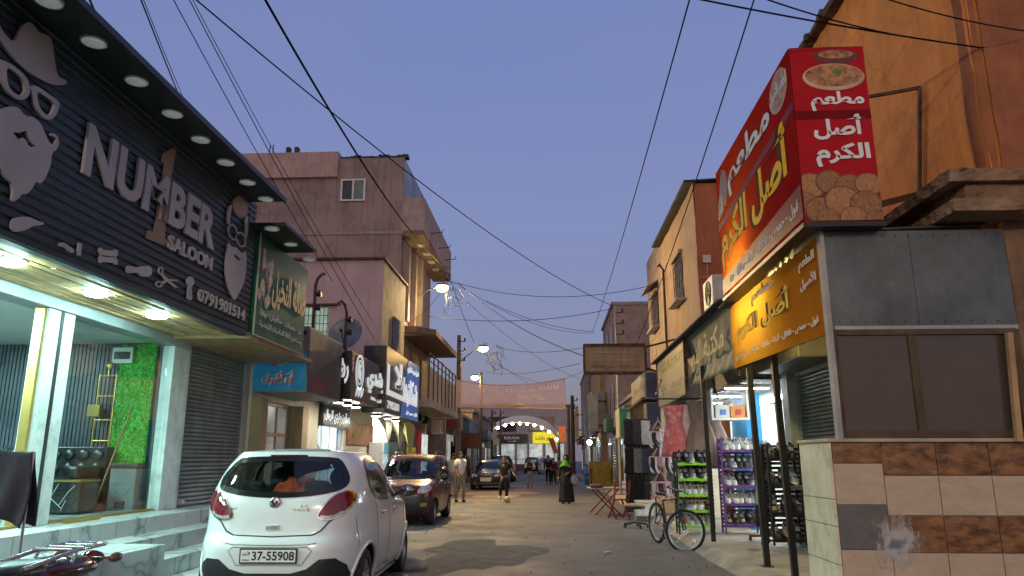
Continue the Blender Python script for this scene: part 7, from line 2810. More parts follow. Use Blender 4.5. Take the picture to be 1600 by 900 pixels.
for i in range(5):
    a = i * 2 * math.pi / 5
    MB().beam((0, 0, .12), (.27 * math.cos(a), .27 * math.sin(a), .07), .04, .03).ell((.27 * math.cos(a), .27 * math.sin(a), .03), .025, .025, .03, 8, 6).build('leg', darkmetal, t, local=True)
t = thing('foam_box', 'white foam box with lid on the kerb beneath the dark clothes', 'box', (2.25, 18.9, .12))
MB().box(-.22, .22, -.18, .18, 0, .3).build('body', M('white foam', (0.62, 0.60, 0.54), .8), t, local=True, bevel=.012)
MB().box(-.235, .235, -.195, .195, .302, .36).build('lid', MATS['white foam'], t, local=True, bevel=.012)

# ------------------------------------------------------------------ the right side farther up
# old pictureless sign board across the pavement
t = thing('old_sign_board', 'rusty old sign board with faded panel jutting out over the street', 'shop sign', (1.9, 22, 3.9))
a, b = P(913, 537, Y=22), P(1008, 583, Y=22)
MB().box(a.x, b.x, 22.0, 22.1, b.z, a.z).build('panel', M('faded tan panel', (0.34, 0.24, 0.15), .7, var=.2, scale=2, streak=.5), t)
mb = MB()
for z in (b.z, a.z - .06):
    mb.box(a.x - .04, b.x + .04, 21.95, 22.14, z - .03, z + .05)
for x in (a.x - .05, b.x + .0):
    mb.box(x, x + .06, 21.951, 22.139, b.z + .051, a.z - .091)
mb.build('frame', rusty, t)
mb = MB()
h = a.z - b.z
for k in (.42, .68):
    mb.box(a.x + .15, b.x - .3, 21.975, 21.999, b.z + h * k, b.z + h * k + .03)
mb.build('slat', M('faded slat', (0.42, 0.33, 0.22), .7), t)
pf = face_y(21.999)
write(MB(), pf, 'هاتف ٣٢٠٢١٩٥ - خلوي ٠٧٩٦٣٣٢٠', a.x + .15, b.x - .12, b.z + .12, b.z + .25, .002, .002, .02).build('lettering', M('dark faded print', (0.07, 0.05, 0.04), .7), t)
MB().beam((b.x, 22.05, 4.1), (3.8, 22.4, 3.8), .06).beam((b.x, 22.05, 4.7), (3.8, 22.4, 5.0), .06).build('brace', rusty, t)
# grey and blue box sign hung with a rusty grille
t = thing('blue_box_sign', 'grey box sign with dark blue end panel and rusty grille below', 'shop sign', (2.85, 22.6, 2.4))
MB().box(2.62, 3.25, 20.9, 24.4, 3.1, 3.85).box(2.64, 3.22, 20.95, 24.4, 2.38, 3.0).build('box', M('washed grey sign sheet', (0.27, 0.25, 0.2), .5, streak=.4), t)
MB().box(2.66, 3.2, 20.885, 20.899, 3.13, 3.82).box(2.66, 3.2, 20.925, 20.948, 2.40, 2.98).build('end_panel', M('navy panel', (0.012, 0.025, 0.10), .4, var=.3), t)
px_ = face_x(2.619, -1)
write(MB(), px_, 'مكتب عقاري', -24.0, -21.5, 3.3, 3.62, .003, .001, .02).build('lettering', M('ochre print', (0.33, 0.25, 0.08), .6), t)
write(MB(), face_x(2.639, -1), 'للبيع والشراء', -24.0, -21.5, 2.55, 2.78, .003, .001, .02).build('lettering', MATS['ochre print'], t)
mb = MB()
for i in range(22):
    y = 20.9 + i * .16
    mb.tube([(2.55, y, 2.25), (2.55, y, 3.1)], .008, 4)
mb.beam((2.55, 20.8, 3.1), (2.55, 24.4, 3.05), .07)
mb.build('grille', rusty, t)
# green box sign
t = thing('green_box_sign', 'small green box sign with pale side beyond the blue one', 'shop sign', (2.9, 28, 2.2))
MB().box(2.52, 3.15, 28.0, 29.6, 2.25, 3.32).build('box', M('pale sheet side', (0.40, 0.37, 0.28), .6, streak=.4), t)
MB().box(2.55, 3.13, 27.985, 27.999, 2.28, 3.29).build('panel', M('green panel', (0.02, 0.20, 0.11), .45), t)
write(MB(), face_y(27.984), 'بقالة', 2.8, 3.1, 2.85, 3.15, .002, .001, .02).build('lettering', white_print, t)
# crumpled pale sheet signs
for i, (pts, Yq, lb) in enumerate((
        ([(918, 617), (925, 610), (926, 619), (932, 612), (934, 614), (934, 669), (923, 678), (921, 674)], 44.0, 'tall pale green sheet sign with jagged top over the pavement'),
        ([(934.5, 615), (936, 611), (943, 612), (945.5, 668), (935, 671)], 44.4, 'grey folded sheet sign behind the pale green one'),
        ([(912, 641), (919.5, 639), (921, 685), (915, 688)], 45.5, 'narrow bluish sheet sign left of the pale green one'),
        ([(897, 645), (900, 636), (904, 640), (905, 690), (897, 692)], 60.0, 'yellowish tall sign strip farther up the street'))):
    w3 = [P(*q_, Y=Yq) for q_ in pts]
    t = thing('sheet_sign', lb, 'shop sign', (w3[0].x, Yq, min(q_.z for q_ in w3)))
    MB().prism(w3, (0, .3, 0)).build('sheet', M(('pale green sheet', 'pale grey sheet', 'bluish sheet', 'pale yellow sheet')[i], ((.44, .47, .37), (.36, .35, .33), (.34, .40, .42), (.55, .45, .22))[i], .4, var=.25, scale=1.5, streak=.4), t)
    xr = max(q_.x for q_ in w3)
    zt_, zb2 = max(q_.z for q_ in w3), min(q_.z for q_ in w3)
    for z in (zt_ - .6, zb2 + .5):
        MB().beam((xr - .1, Yq + .34, z), (3.35, Yq + .34, z), .06).build('arm', rusty, t)


# buildings lining the right side up to the junction
def house(nm, label, x0, x1, y0, y1, h, mat, facing, seed, storeys=2, shop=True, em=None):
    """street house: facing -1 opens towards -x (right side of street), +1 towards +x"""
    r = random.Random(seed)
    X = x0 if facing < 0 else x1
    t = thing(nm, label, 'building', ((x0 + x1) / 2, (y0 + y1) / 2, 0))
    MB().box(x0, x1, y0, y1, 0, h).build('wall', mat, t)
    MB().box(x0 - .1, x1 + .1, y0 - .06, y1 + .06, h + .002, h + .16).build('roof', concrete, t)
    s = -1 if facing < 0 else 1

    def slab(a, b_, c, d, e, f, name, m_, par=t):
        xa, xb = sorted((X + s * a, X + s * b_))
        return MB().box(xa, xb, c, d, e, f).build(name, m_, par)
    y = y0 + .5
    while shop and y + 2.4 < y1:
        k = r.random()
        if k < .45:
            shutter(t, 'x', X + s * .03, y, y + 2.3, .14, 2.7, r.choice([shutter_m, MATS['dark green shutter'], galv]), s, 18)
        else:
            o = slab(.002, .05, y, y + 2.2, .14, 2.6, 'door', r.choice([M('teal door', (0.05, 0.16, 0.15), .5), M('brown door', (0.16, 0.09, 0.05), .6), M('pale lit door', (0.55, 0.56, 0.5), .4, var=.3, scale=2, emit=.35)]))
            slab(.051, .07, y + .2, y + .95, .5, 2.3, 'pane', r.choice([darkglass, M('lit pane', (0.62, 0.64, 0.58), .3, var=.3, scale=3, emit=.5)]), o)
            slab(.051, .07, y + 1.2, y + 1.95, .5, 2.3, 'pane', darkglass, o)
        if r.random() < .6:
            slab(.002, .5, y - .1, y + 2.3, 2.85, 3.5, 'shop_board', r.choice([M('faded red board', (0.26, 0.06, 0.04), .5), M('faded blue board', (0.05, 0.10, 0.22), .5), M('faded cream board', (0.45, 0.40, 0.3), .5), M('faded green board', (0.06, 0.16, 0.09), .5)]))
        y += 2.7
    for st_i in range(1, storeys):
        z = 3.9 + (st_i - 1) * 3.1
        y = y0 + .9
        while y + 1.2 < y1 and z + 1.6 < h:
            w = slab(.002, .03, y, y + 1.1, z, z + 1.4, 'window', darkglass)
            slab(.031, .05, y + .53, y + .57, z, z + 1.4, 'frame', whitepaint, w)
            slab(.002, .14, y - .08, y + 1.18, z - .1, z - .02, 'window_sill', concrete)
            y += r.uniform(2.2, 3.2)
    return t


pinkst = M('pinkish stone wall', (0.36, 0.26, 0.22), .9, var=.18, bump=.3, streak=.35, stain=((0.22, 0.15, 0.12), 1.5, .6))
ochre = M('ochre render', (0.55, 0.34, 0.14), .9, var=.15, streak=.25)
brownr = M('brown render', (0.30, 0.20, 0.13), .9, var=.2, streak=.4)
house('low_shop', 'low brown shop between the stone block house and pinkish house', 3.3, 9, 28.6, 37.6, 3.9, brownr, -1, 2, 1)
house('pink_stone_house', 'pinkish stone house rising behind the rusty old sign board', 3.3, 10, 38, 46, 9.3, pinkst, -1, 3, 3)
house('ochre_house', 'ochre lit house beyond the pinkish stone house', 3.05, 10, 46.4, 57, 7.6, ochre, -1, 4, 2)
house('brown_house', 'brown house far up on the right with pale shop boards', 2.95, 10, 57.4, 74, 8.6, brownr, -1, 5, 3)
MB_ = None
post = tag(MB().box(2.42, 2.62, 24.9, 25.1, .1, 2.75).build('blue_post', M('blue post paint', (0.02, 0.10, 0.20), .5)), 'dark blue square post beside the hanging dark clothes', 'post')
t = thing('water_barrel', 'blue plastic barrel standing on the right pavement', 'barrel', (P(922, 758, Z=.12).x, P(922, 758, Z=.12).y, .12))
MB().lathe([(0, 0), (.26, 0), (.29, .08), (.29, .3), (.305, .32), (.29, .34), (.29, .58), (.305, .6), (.29, .62), (.29, .84), (.25, .92), (0, .93)], (0, 0, 0), (0, 0, 1), 22).build('body', M('blue barrel plastic', (0.02, 0.16, 0.48), .45), t, local=True)
MB().cyl((.1, 0, .93), (.1, 0, .96), .05).build('cap', blackplastic, t, local=True)
q = P(938, 760, Z=.12)
t = thing('yellow_board', 'mustard yellow board leaning behind the blue barrel', 'board', (q.x, q.y + .5, .12))
MB().obox((.1, .2, .62), (1.25, .05, 1.25), Matrix.Rotation(rad(-8), 3, 'X')).build('panel', M('mustard paint', (0.30, 0.21, 0.02), .6, var=.25, streak=.3), t, local=True)
MB().box(-.45, -.4, .1, .5, 0, .9).box(.6, .65, .1, .5, 0, .9).build('leg', rusty, t, local=True)
# lit awning bulb
t = thing('wall_lamp', 'bright white bulb under a blue awning on the right', 'lamp', (2.5, 50.0, 2.5))
MB().ell((2.5, 50, 2.55), .16, .16, .16).build('bulb', EM('white bulb', (0.85, 0.92, 1.0), 60), t)
MB().tube([(2.5, 50, 2.7), (2.5, 50, 2.95), (3.05, 50, 3.05)], .02).build('arm', darkmetal, t)
tag(MB().grid(lambda u, v: Vector((3.04 - 1.3 * v, 48 + 6 * u, 3.15 - .4 * v + .03 * math.sin(u * 40))), 40, 3).build('awning', M('blue awning cloth', (0.06, 0.10, 0.22), .8), solid=.02), 'blue cloth awning over the lit doorway far right', 'awning')

# ------------------------------------------------------------------ left side farther up
house('low_grey_shop', 'low grey shop with brown board beyond the concrete house', -12, -4.9, 34.5, 47, 3.7, greyplaster, 1, 12, 1)
house('tan_shop', 'tan shop house farther up on the left', -12, -5.0, 47.5, 62, 4.4, beigeplaster, 1, 13, 1)
house('pale_shop', 'pale shop house next to the festival arch on the left', -13, -5.6, 62.5, 78, 4.8, creampaint, 1, 14, 1)
t = thing('brown_board_sign', 'plain dark brown sign board on the left past the concrete house', 'shop sign', (-4.3, 40, 2.2))
a, b = P(719, 677, Y=40), P(750, 701, Y=40)
MB().box(a.x, b.x, 40, 40.15, b.z, a.z).build('board', M('dark brown board', (0.10, 0.035, 0.025), .6), t)
MB().tube([(a.x + .1, 40.2, 0.1), (a.x + .1, 40.2, a.z)], .04).build('post', rusty, t)
t = thing('hanging_stock', 'dark bags hanging in front of the low grey shop', 'goods', (-4.6, 38.5, .13))
for i in range(5):
    MB().ell((-4.7, 37 + i * .8, 1.9), .16, .2, .36, 10, 8).build('bag', M('dark bag', (0.03, 0.025, 0.03), .8), t)
MB().tube([(-4.7, 36.6, 2.35), (-4.7, 40.6, 2.35)], .02).build('rail', rusty, t)

# ------------------------------------------------------------------ end of the street
fb = thing('end_building', 'wide pale building closing the street with dark windows and lit shopfronts', 'building', (-6, 99, 0))
MB().box(-22, 3, 98, 108, 0, 8.2).build('wall', M('pale far wall', (0.50, 0.42, 0.40), .9, var=.1), fb)
MB().box(-22, 3.2, 97.8, 108, 8.203, 8.5).build('roof', concrete, fb)
for x0, x1 in ((-8.2, -4.6), (-2.9, .4)):
    w = MB().box(x0, x1, 97.9, 97.99, 5.0, 6.9).build('window', darkglass, fb)
    MB().box((x0 + x1) / 2 - .05, (x0 + x1) / 2 + .05, 97.86, 97.899, 5.0, 6.9).build('frame', greymetal, w)
for x0, x1, e in ((-8.4, -6.9, .35), (-6.7, -4.8, .55), (-4.6, -3.2, .4), (-3.0, -1.2, .8), (-.9, 1.6, .6)):
    w = MB().box(x0, x1, 97.9, 97.99, .9, 3.4).build('shop_window', M('lit far window %.1f' % e, (0.58, 0.64, 0.60), .3, var=.35, scale=.8, emit=e), fb)
    MB().box(x0, x0 + .1, 97.85, 97.899, .9, 3.4).build('frame', darkmetal, w)
t = thing('black_shop_sign', 'wide black shop sign with pale lettering on the building closing the street', 'shop sign', (-5, 97.7, 3.6))
MB().box(-7.3, -3.1, 97.6, 97.88, 3.55, 4.65).build('board', blk, t)
write(MB(), face_y(97.598), 'ROLANA', -6.1, -4.1, 4.0, 4.35, .02, .01, .02).build('lettering', M('pale lettering', (0.6, 0.55, 0.45), .5, emit=.2), t)
write(MB(), face_y(97.598), 'للألبسة', -5.6, -4.6, 3.65, 3.9, .02, .01, .02).build('lettering', MATS['pale lettering'], t)
t = thing('yellow_shop_sign', 'glowing yellow shop sign right of the black one at street end', 'shop sign', (-1, 97.7, 3.2))
MB().box(-2.4, .9, 97.6, 97.88, 3.5, 4.9).build('board', M('lit yellow acrylic', (0.85, 0.72, 0.03), .4, var=.15, emit=.8), t)
write(MB(), face_y(97.598), 'سوبر ماركت', -2.1, .2, 3.8, 4.5, .02, .01, .03).build('lettering', M('dark green print', (0.08, 0.12, 0.02), .5), t)
mb = MB()
for i in range(30):
    mb.tube([(-8.5 + i * .3, 96.4, .25), (-8.5 + i * .3, 96.4, 1.5)], .02, 4)
mb.tube([(-8.5, 96.4, 1.5), (.2, 96.4, 1.5)], .04, 5)
tag(mb.build('railing', darkmetal), 'dark railing along the front of the building closing the street', 'railing')
struct(MB().box(-9, 1, 96.2, 97.9, 0.0, .85).build('pavement', M('dark red kerb wall', (0.16, 0.07, 0.06), .8)))
# festival arch of cloth with bulbs
t = thing('festival_arch', 'cream cloth arch edged with white lamps spanning the far street', 'arch', (-3, 70, 0))
xa, xc = P(752, 660, Y=70).x, P(873, 660, Y=70).x
za = P(800, 680, Y=70).z
zm = P(800, 653, Y=70).z


def arch(u, v):
    x = xa + (xc - xa) * u
    k = 4 * u * (1 - u)
    return Vector((x, 70 + 5 * v, za - .9 + (zm - za + .5) * k ** .55 + v * .9))


MB().grid(arch, 40, 8).build('cloth', M('cream arch cloth', (0.66, 0.55, 0.36), .8, var=.08, emit=.12), t, solid=.03)  # faint glow in the cloth stands in for lamplight falling on it
bulb = EM('arch lamp', (1.0, 1.0, .92), 30)
for i in range(11):
    u = .03 + .94 * i / 10
    p = arch(u, 0)
    MB().ell((p.x, p.y - .15, p.z - .12), .13, .1, .13, 8, 6).build('lamp', bulb, t)
for x in (xa, xc):
    MB().cyl((x, 70, 0), (x, 70, za - .6), .12).cyl((x, 75, 0), (x, 75, za - .1), .12).build('post', greymetal, t)
t = thing('feather_flag', 'orange red slanted feather flag beside the far white car', 'flag', (.2, 66, 0))
a, b, c, d = P(857, 684, Y=66), P(866, 686, Y=66), P(872, 708, Y=66), P(866, 709, Y=66)
MB().prism([a, b, c, d], (0, .03, 0)).build('cloth', M('orange red flag', (0.62, 0.10, 0.04), .8, emit=.1), t)
MB().tube([(d.x, 66, 0), d, a], .03, 6).build('pole', darkmetal, t)
t = thing('orange_sign', 'orange vertical shop sign beside the far utility pole', 'shop sign', (1.4, 72, 2))
a, b = P(873, 666, Y=72), P(884, 690, Y=72)
MB().box(a.x, b.x, 72, 72.2, b.z, a.z).build('board', M('lit orange board', (0.65, 0.16, 0.04), .5, emit=.5), t)
MB().box(b.x, 3.0, 72.05, 72.12, a.z - .4, a.z - .3).build('arm', rusty, t)

# ------------------------------------------------------------------ people
skin_m = M('brown skin', (0.30, 0.17, 0.11), .6, var=.06)
hair_m = M('black hair', (0.012, 0.010, 0.009), .6, var=.3, scale=30)


def skinned(verts, edges, radii, root=0, sub=1):
    me = bpy.data.meshes.new('limbs')
    me.from_pydata(verts, edges, [])
    o = bpy.data.objects.new('limbs', me)
    COL.objects.link(o)
    md = o.modifiers.new('skin', 'SKIN')
    md.use_smooth_shade = True
    lay = me.skin_vertices[0].data
    for i, r in enumerate(radii):
        lay[i].radius = (r, r) if not isinstance(r, tuple) else r
        lay[i].use_root = i == root
    sb_ = o.modifiers.new('sub', 'SUBSURF')
    sb_.levels = sub
    sb_.render_levels = sub
    bpy.context.view_layer.update()
    m2 = bpy.data.meshes.new_from_object(o.evaluated_get(bpy.context.evaluated_depsgraph_get()))
    vs = [v.co.copy() for v in m2.vertices]
    fs = [tuple(p.vertices) for p in m2.polygons]
    bpy.data.objects.remove(o)
    bpy.data.meshes.remove(me)
    bpy.data.meshes.remove(m2)
    return vs, fs


def person(label, loc, rz, h, arms, legs, shirt, trousers, shoes, robe=None, scarf=None, hair=True, sleeve='short', lean=0.0, group=None, head_turn=0.0):
    """front is -y; arms / legs: ((elbow, wrist) left, right), ((knee, ankle) left, right) in metres for 1.75 m"""
    s = h / 1.75
    t = thing('person', label, 'person', loc, rz, group)

    def V(p):
        return Vector((p[0] * s, (p[1] - lean * max(0, p[2] - .9)) * s, p[2] * s))
    pel, wai, che, nek, h1, h2, h3 = (0, 0, .93), (0, 0, 1.10), (0, .0, 1.30), (0, .015, 1.475), (0, .005, 1.55), (0, -.012, 1.625), (0, .0, 1.695)
    sh = [(.17, .01, 1.42), (-.17, .01, 1.42)]
    hp = [(.09, 0, .90), (-.09, 0, .90)]
    vs = [pel, wai, che, nek, h1, h2, h3]
    ed = [(0, 1), (1, 2), (2, 3), (3, 4), (4, 5), (5, 6)]
    rd = [(.15, .10), (.135, .095), (.15, .105), .052, .062, (.078, .092), (.066, .076)]
    wr = []
    for k in (0, 1):
        b = len(vs)
        e_, w_ = arms[k]
        d = (Vector(w_) - Vector(e_)).normalized()
        hnd = tuple(Vector(w_) + d * .075)
        vs += [sh[k], e_, w_, hnd]
        ed += [(2, b), (b, b + 1), (b + 1, b + 2), (b + 2, b + 3)]
        rd += [.062, .042, .028, (.038, .02)]
        wr.append((Vector(w_), d))
    for k in (0, 1):
        b = len(vs)
        kn, an = legs[k]
        vs += [hp[k], kn, an, (an[0] * 1.05, an[1] - .14, max(.035, an[2] - .05))]
        ed += [(0, b), (b, b + 1), (b + 1, b + 2), (b + 2, b + 3)]
        rd += [.085, .055, .038, .035]
    sv, sf = skinned([V(p) for p in vs], ed, [tuple(q * s for q in r) if isinstance(r, tuple) else r * s for r in rd])
    mb = MB().add(sv, sf, True)
    for k in (0, 1):       # hands: four fingers and a thumb
        w_, d = wr[k]
        side = Vector((0, 1, 0)) if abs(d.y) < .8 else Vector((0, 0, 1))
        side = (side - d * side.dot(d)).normalized()
        nrm = d.cross(side)
        for f in range(4):
            a = w_ + d * .085 + side * (-.03 + .02 * f)
            L = (.06, .072, .068, .052)[f]
            mb.tube([V(a), V(a + d * L * .5 + nrm * .006), V(a + d * L + nrm * .022)], [.009 * s, .0085 * s, .006 * s], 6)
        a = w_ + d * .03 - side * .03
        mb.tube([V(a), V(a - side * .022 + d * .03), V(a - side * .028 + d * .06)], [.011 * s, .010 * s, .007 * s], 6)
    mb.ell(V((0, -.108, 1.615)), .013 * s, .02 * s, .02 * s, 8, 6)
    for k in (1, -1):
        mb.ell(V((.082 * k, .0, 1.62)), .012 * s, .022 * s, .03 * s, 8, 6)
    mb.build('body', skin_m, t, local=True)
    fc = MB()
    for k in (1, -1):
        fc.ell(V((.032 * k, -.092, 1.64)), .012 * s, .008 * s, .007 * s, 8, 6)
    fc.build('eye', hair_m, t, local=True)
    MB().ell(V((0, -.094, 1.575)), .022 * s, .008 * s, .006 * s, 8, 6).build('mouth', M('lips', (0.22, 0.09, 0.08), .6), t, local=True)
    if hair:
        hm = MB()

        def hr(u, v):
            a = u * 2 * math.pi
            th = v * (1.75 if math.sin(a) > -.2 else 1.05)
            return V((.088 * math.sin(th) * math.cos(a), .012 + .102 * math.sin(th) * math.sin(a), 1.655 + .098 * math.cos(th)))
        hm.grid(hr, 18, 8)
        hm.build('hair', hair_m, t, local=True)
    # clothing
    if shirt is not None:
        cv = [(0, 0, .88), wai, che, (0, .012, 1.44)]
        ce = [(0, 1), (1, 2), (2, 3)]
        cr_ = [(.175, .125), (.165, .118), (.178, .13), .085]
        for k in (0, 1):
            b = len(cv)
            e_, w_ = Vector(arms[k][0]), Vector(arms[k][1])
            if sleeve == 'short':
                cv += [sh[k], tuple(Vector(sh[k]) * .22 + e_ * .78)]
                ce += [(2, b), (b, b + 1)]
                cr_ += [.084, .070]
            else:
                cv += [sh[k], tuple(e_), tuple(e_ * .1 + w_ * .9)]
                ce += [(2, b), (b, b + 1), (b + 1, b + 2)]
                cr_ += [.080, .058, .042]
        a, b = skinned([V(p) for p in cv], ce, [tuple(q * s for q in r) if isinstance(r, tuple) else r * s for r in cr_])
        MB().add(a, b, True).build('shirt', shirt, t, local=True)
    if trousers is not None:
        cv, ce, cr_ = [(0, 0, .98), (0, 0, .90)], [(0, 1)], [(.15, .11), (.165, .12)]
        for k in (0, 1):
            b = len(cv)
            kn, an = Vector(legs[k][0]), Vector(legs[k][1])
            cv += [(hp[k][0], 0, .82), tuple(kn), tuple(kn * .05 + an * .95)]
            ce += [(1, b), (b, b + 1), (b + 1, b + 2)]
            cr_ += [.098, .076, .058]
        a, b = skinned([V(p) for p in cv], ce, [tuple(q * s for q in r) if isinstance(r, tuple) else r * s for r in cr_])
        MB().add(a, b, True).build('trousers', trousers, t, local=True)
    for k in (0, 1):
        an = Vector(legs[k][1])
        MB().ell(V((an.x, an.y - .06, max(.045, an.z - .045))), .047 * s, .135 * s, .05 * s, 12, 8).build('shoe', shoes, t, local=True)
    if robe is not None:
        def rb(u, v):
            a = u * 2 * math.pi
            z = 1.46 - 1.40 * v
            w = .12 + .10 * min(1, v * 5) - .03 * math.sin(min(1, v / .45) * math.pi) + .12 * max(0, v - .35) ** 1.1
            f = 1 + .07 * v * math.sin(a * 7 + 1) + .04 * v * math.sin(a * 3)
            return V((w * math.cos(a) * f, .78 * w * math.sin(a) * f, z))
        MB().grid(rb, 36, 18).build('robe', robe, t, local=True, solid=.008)
        cv, ce, cr_ = [che], [], [.12]
        for k in (0, 1):
            b = len(cv)
            e_, w_ = Vector(arms[k][0]), Vector(arms[k][1])
            cv += [sh[k], tuple(e_), tuple(e_ * .12 + w_ * .88)]
            ce += [(0, b), (b, b + 1), (b + 1, b + 2)]
            cr_ += [.085, .068, .062]
        a, b = skinned([V(p) for p in cv], ce, [r * s for r in cr_])
        MB().add(a, b, True).build('sleeves', robe, t, local=True)
    if scarf is not None:
        def sf_(u, v):
            a = u * 2 * math.pi
            if v < .55:
                th = v / .55 * 2.1
                op = 1.0
                return V((.105 * math.sin(th) * math.cos(a), .02 + .115 * math.sin(th) * math.sin(a) + (.035 if math.sin(a) < -.5 and v > .2 else 0), 1.645 + .115 * math.cos(th)))
            k = (v - .55) / .45
            w = .092 + .13 * k ** .7
            return V((w * math.cos(a), .01 + .82 * w * math.sin(a), 1.585 - .26 * k + .02 * math.sin(a * 5)))
        MB().grid(sf_, 26, 16).build('headscarf', scarf, t, local=True, solid=.006)
    return t


black_cl = M('black clothing', (0.013, 0.013, 0.015), .9, var=.25)
grey_cl = M('grey clothing', (0.24, 0.25, 0.26), .9)
white_cl = M('white clothing', (0.66, 0.66, 0.64), .9, var=.06)
khaki = M('khaki clothing', (0.26, 0.24, 0.17), .9)
maroon_cl = M('maroon clothing', (0.13, 0.015, 0.035), .9)
stand_l = (((.10, 0, .48), (.11, .02, .08)), ((-.10, 0, .48), (-.11, .02, .08)))
relax = (((.23, .03, 1.15), (.24, -.03, .90)), ((-.23, .03, 1.15), (-.24, -.03, .90)))


def gp(px, py):
    q = P(px, py, Z=0)
    return (q.x, q.y, 0)


x, y, _ = gp(719, 785)
person('man in white shirt and khaki trousers walking beside the maroon car', (x, y, 0), rad(35), 1.72,
       (((.23, .10, 1.16), (.24, .02, .92)), ((-.23, -.06, 1.16), (-.23, -.18, .96))), (((.10, -.12, .50), (.10, -.02, .10)), ((-.10, .04, .47), (-.10, .16, .09))), white_cl, khaki, blackplastic)
x, y, _ = gp(788, 784)
person('boy in black clothes with one foot on a football in mid street', (x, y, 0), rad(-12), 1.60,
       (((.27, .05, 1.2), (.40, -.02, 1.02)), ((-.25, .02, 1.17), (-.20, -.20, 1.08))), (((.09, .02, .48), (.08, .05, .08)), ((-.11, -.16, .56), (-.12, -.12, .20))), black_cl, black_cl, M('white sports shoe', (0.6, 0.6, 0.58), .7))
bx, by, _ = gp(793, 785)
mb = MB().ell((bx, by - .12, .11), .11, .11, .11, 20, 14)
fb_ = thing('football', 'pale yellowish football at the foot of the boy in black', 'ball', (bx, by - .12, 0))
mb.build('ball', M('worn ball leather', (0.48, 0.47, 0.33), .6, var=.15), fb_)
mb = MB()
for i in range(12):
    a = i * 2.399
    zz_ = 1 - 2 * (i + .5) / 12
    r_ = math.sqrt(1 - zz_ * zz_)
    n_ = Vector((r_ * math.cos(a), r_ * math.sin(a), zz_))
    u = n_.orthogonal().normalized()
    w = n_.cross(u)
    c = Vector((bx, by - .12, .11)) + n_ * .1095
    mb.add([c + (u * math.cos(k * 1.2566) + w * math.sin(k * 1.2566)) * .034 + n_ * .0 for k in range(5)], [(0, 1, 2, 3, 4)])
mb.build('patches', M('olive ball patch', (0.16, 0.19, 0.08), .6), fb_)
x, y, _ = gp(828, 763)
t = person('boy in black top with pale sleeves and grey trousers looking at his hands', (x, y, 0), rad(4), 1.55,
           (((.24, -.02, 1.17), (.10, -.22, 1.22)), ((-.24, -.02, 1.17), (-.10, -.22, 1.22))), stand_l, black_cl, grey_cl, blackplastic)
sl_ = MB()
for k in (1, -1):
    s_ = 1.55 / 1.75
    sl_.tube([(k * .17 * s_, .01, 1.44 * s_), (k * .215 * s_, 0, 1.30 * s_), (k * .245 * s_, -.01, 1.17 * s_)], [.085 * s_, .078 * s_, .06 * s_], 10)
sl_.build('sleeves', white_cl, t, local=True)
x, y, _ = gp(885, 787)
t = person('woman in long black robe and bright green headscarf carrying a pale bag', (x, y, 0), rad(-15), 1.62,
           (((.22, -.02, 1.14), (.12, -.22, 1.08)), ((-.24, .02, 1.14), (-.26, -.10, .92))), stand_l, None, None, blackplastic, robe=black_cl, scarf=M('black scarf', (0.015, 0.015, 0.018), .9), hair=False)
s_ = 1.62 / 1.75
MB().grid(lambda u, v: Vector(((.13 + .10 * v) * s_ * math.cos(u * 6.283) * 1.02, (.115 + .07 * v) * s_ * math.sin(u * 6.283) - .01, (1.53 - .22 * v + .03 * math.sin(u * 19)) * s_)), 26, 6).build('shawl', M('bright green shawl', (0.10, 0.36, 0.03), .9), t, local=True, solid=.008)
tag(MB().ell((x + .28, y - .10, .78), .13, .09, .17, 12, 9).tube([(x + .22, y - .1, .92), (x + .26, y - .1, 1.0), (x + .31, y - .1, .92)], .008, 5).build('shopping_bag', M('pale bluish bag', (0.35, 0.38, 0.42), .6)), 'pale bluish shopping bag carried by the woman in black', 'bag')
for px, py, h, rz, sh_, tr_, lb, rb_ in ((857, 757, 1.72, 180, black_cl, black_cl, 'person in black seen from behind, leftmost of the far walkers', None), (865, 757, 1.55, 175, maroon_cl, black_cl, 'person in maroon top seen from behind between the far walkers', None),
                                         (873, 756, 1.6, 185, grey_cl, grey_cl, 'person in greyish clothes at the right of the far walkers', None)):
    x, y, _ = gp(px, py)
    person(lb, (x, y, 0), rad(rz), h, relax, (((.10, -.06, .48), (.10, .06, .09)), ((-.10, .0, .48), (-.10, -.08, .08))), sh_, tr_, blackplastic, sleeve='long')
for i, (px, py, c, lb) in enumerate(((707, 776, white_cl, 'person in white half hidden behind the maroon car'),)):
    x, y, _ = gp(px, py)
    person(lb, (x, y, 0), rad(160), 1.7, relax, stand_l, c, grey_cl, blackplastic)

# ------------------------------------------------------------------ street lamps, poles and cables
warm = (1.0, 0.70, 0.32)
lamp_em = EM('sodium lamp lens', (1.0, 0.72, 0.30), 160)


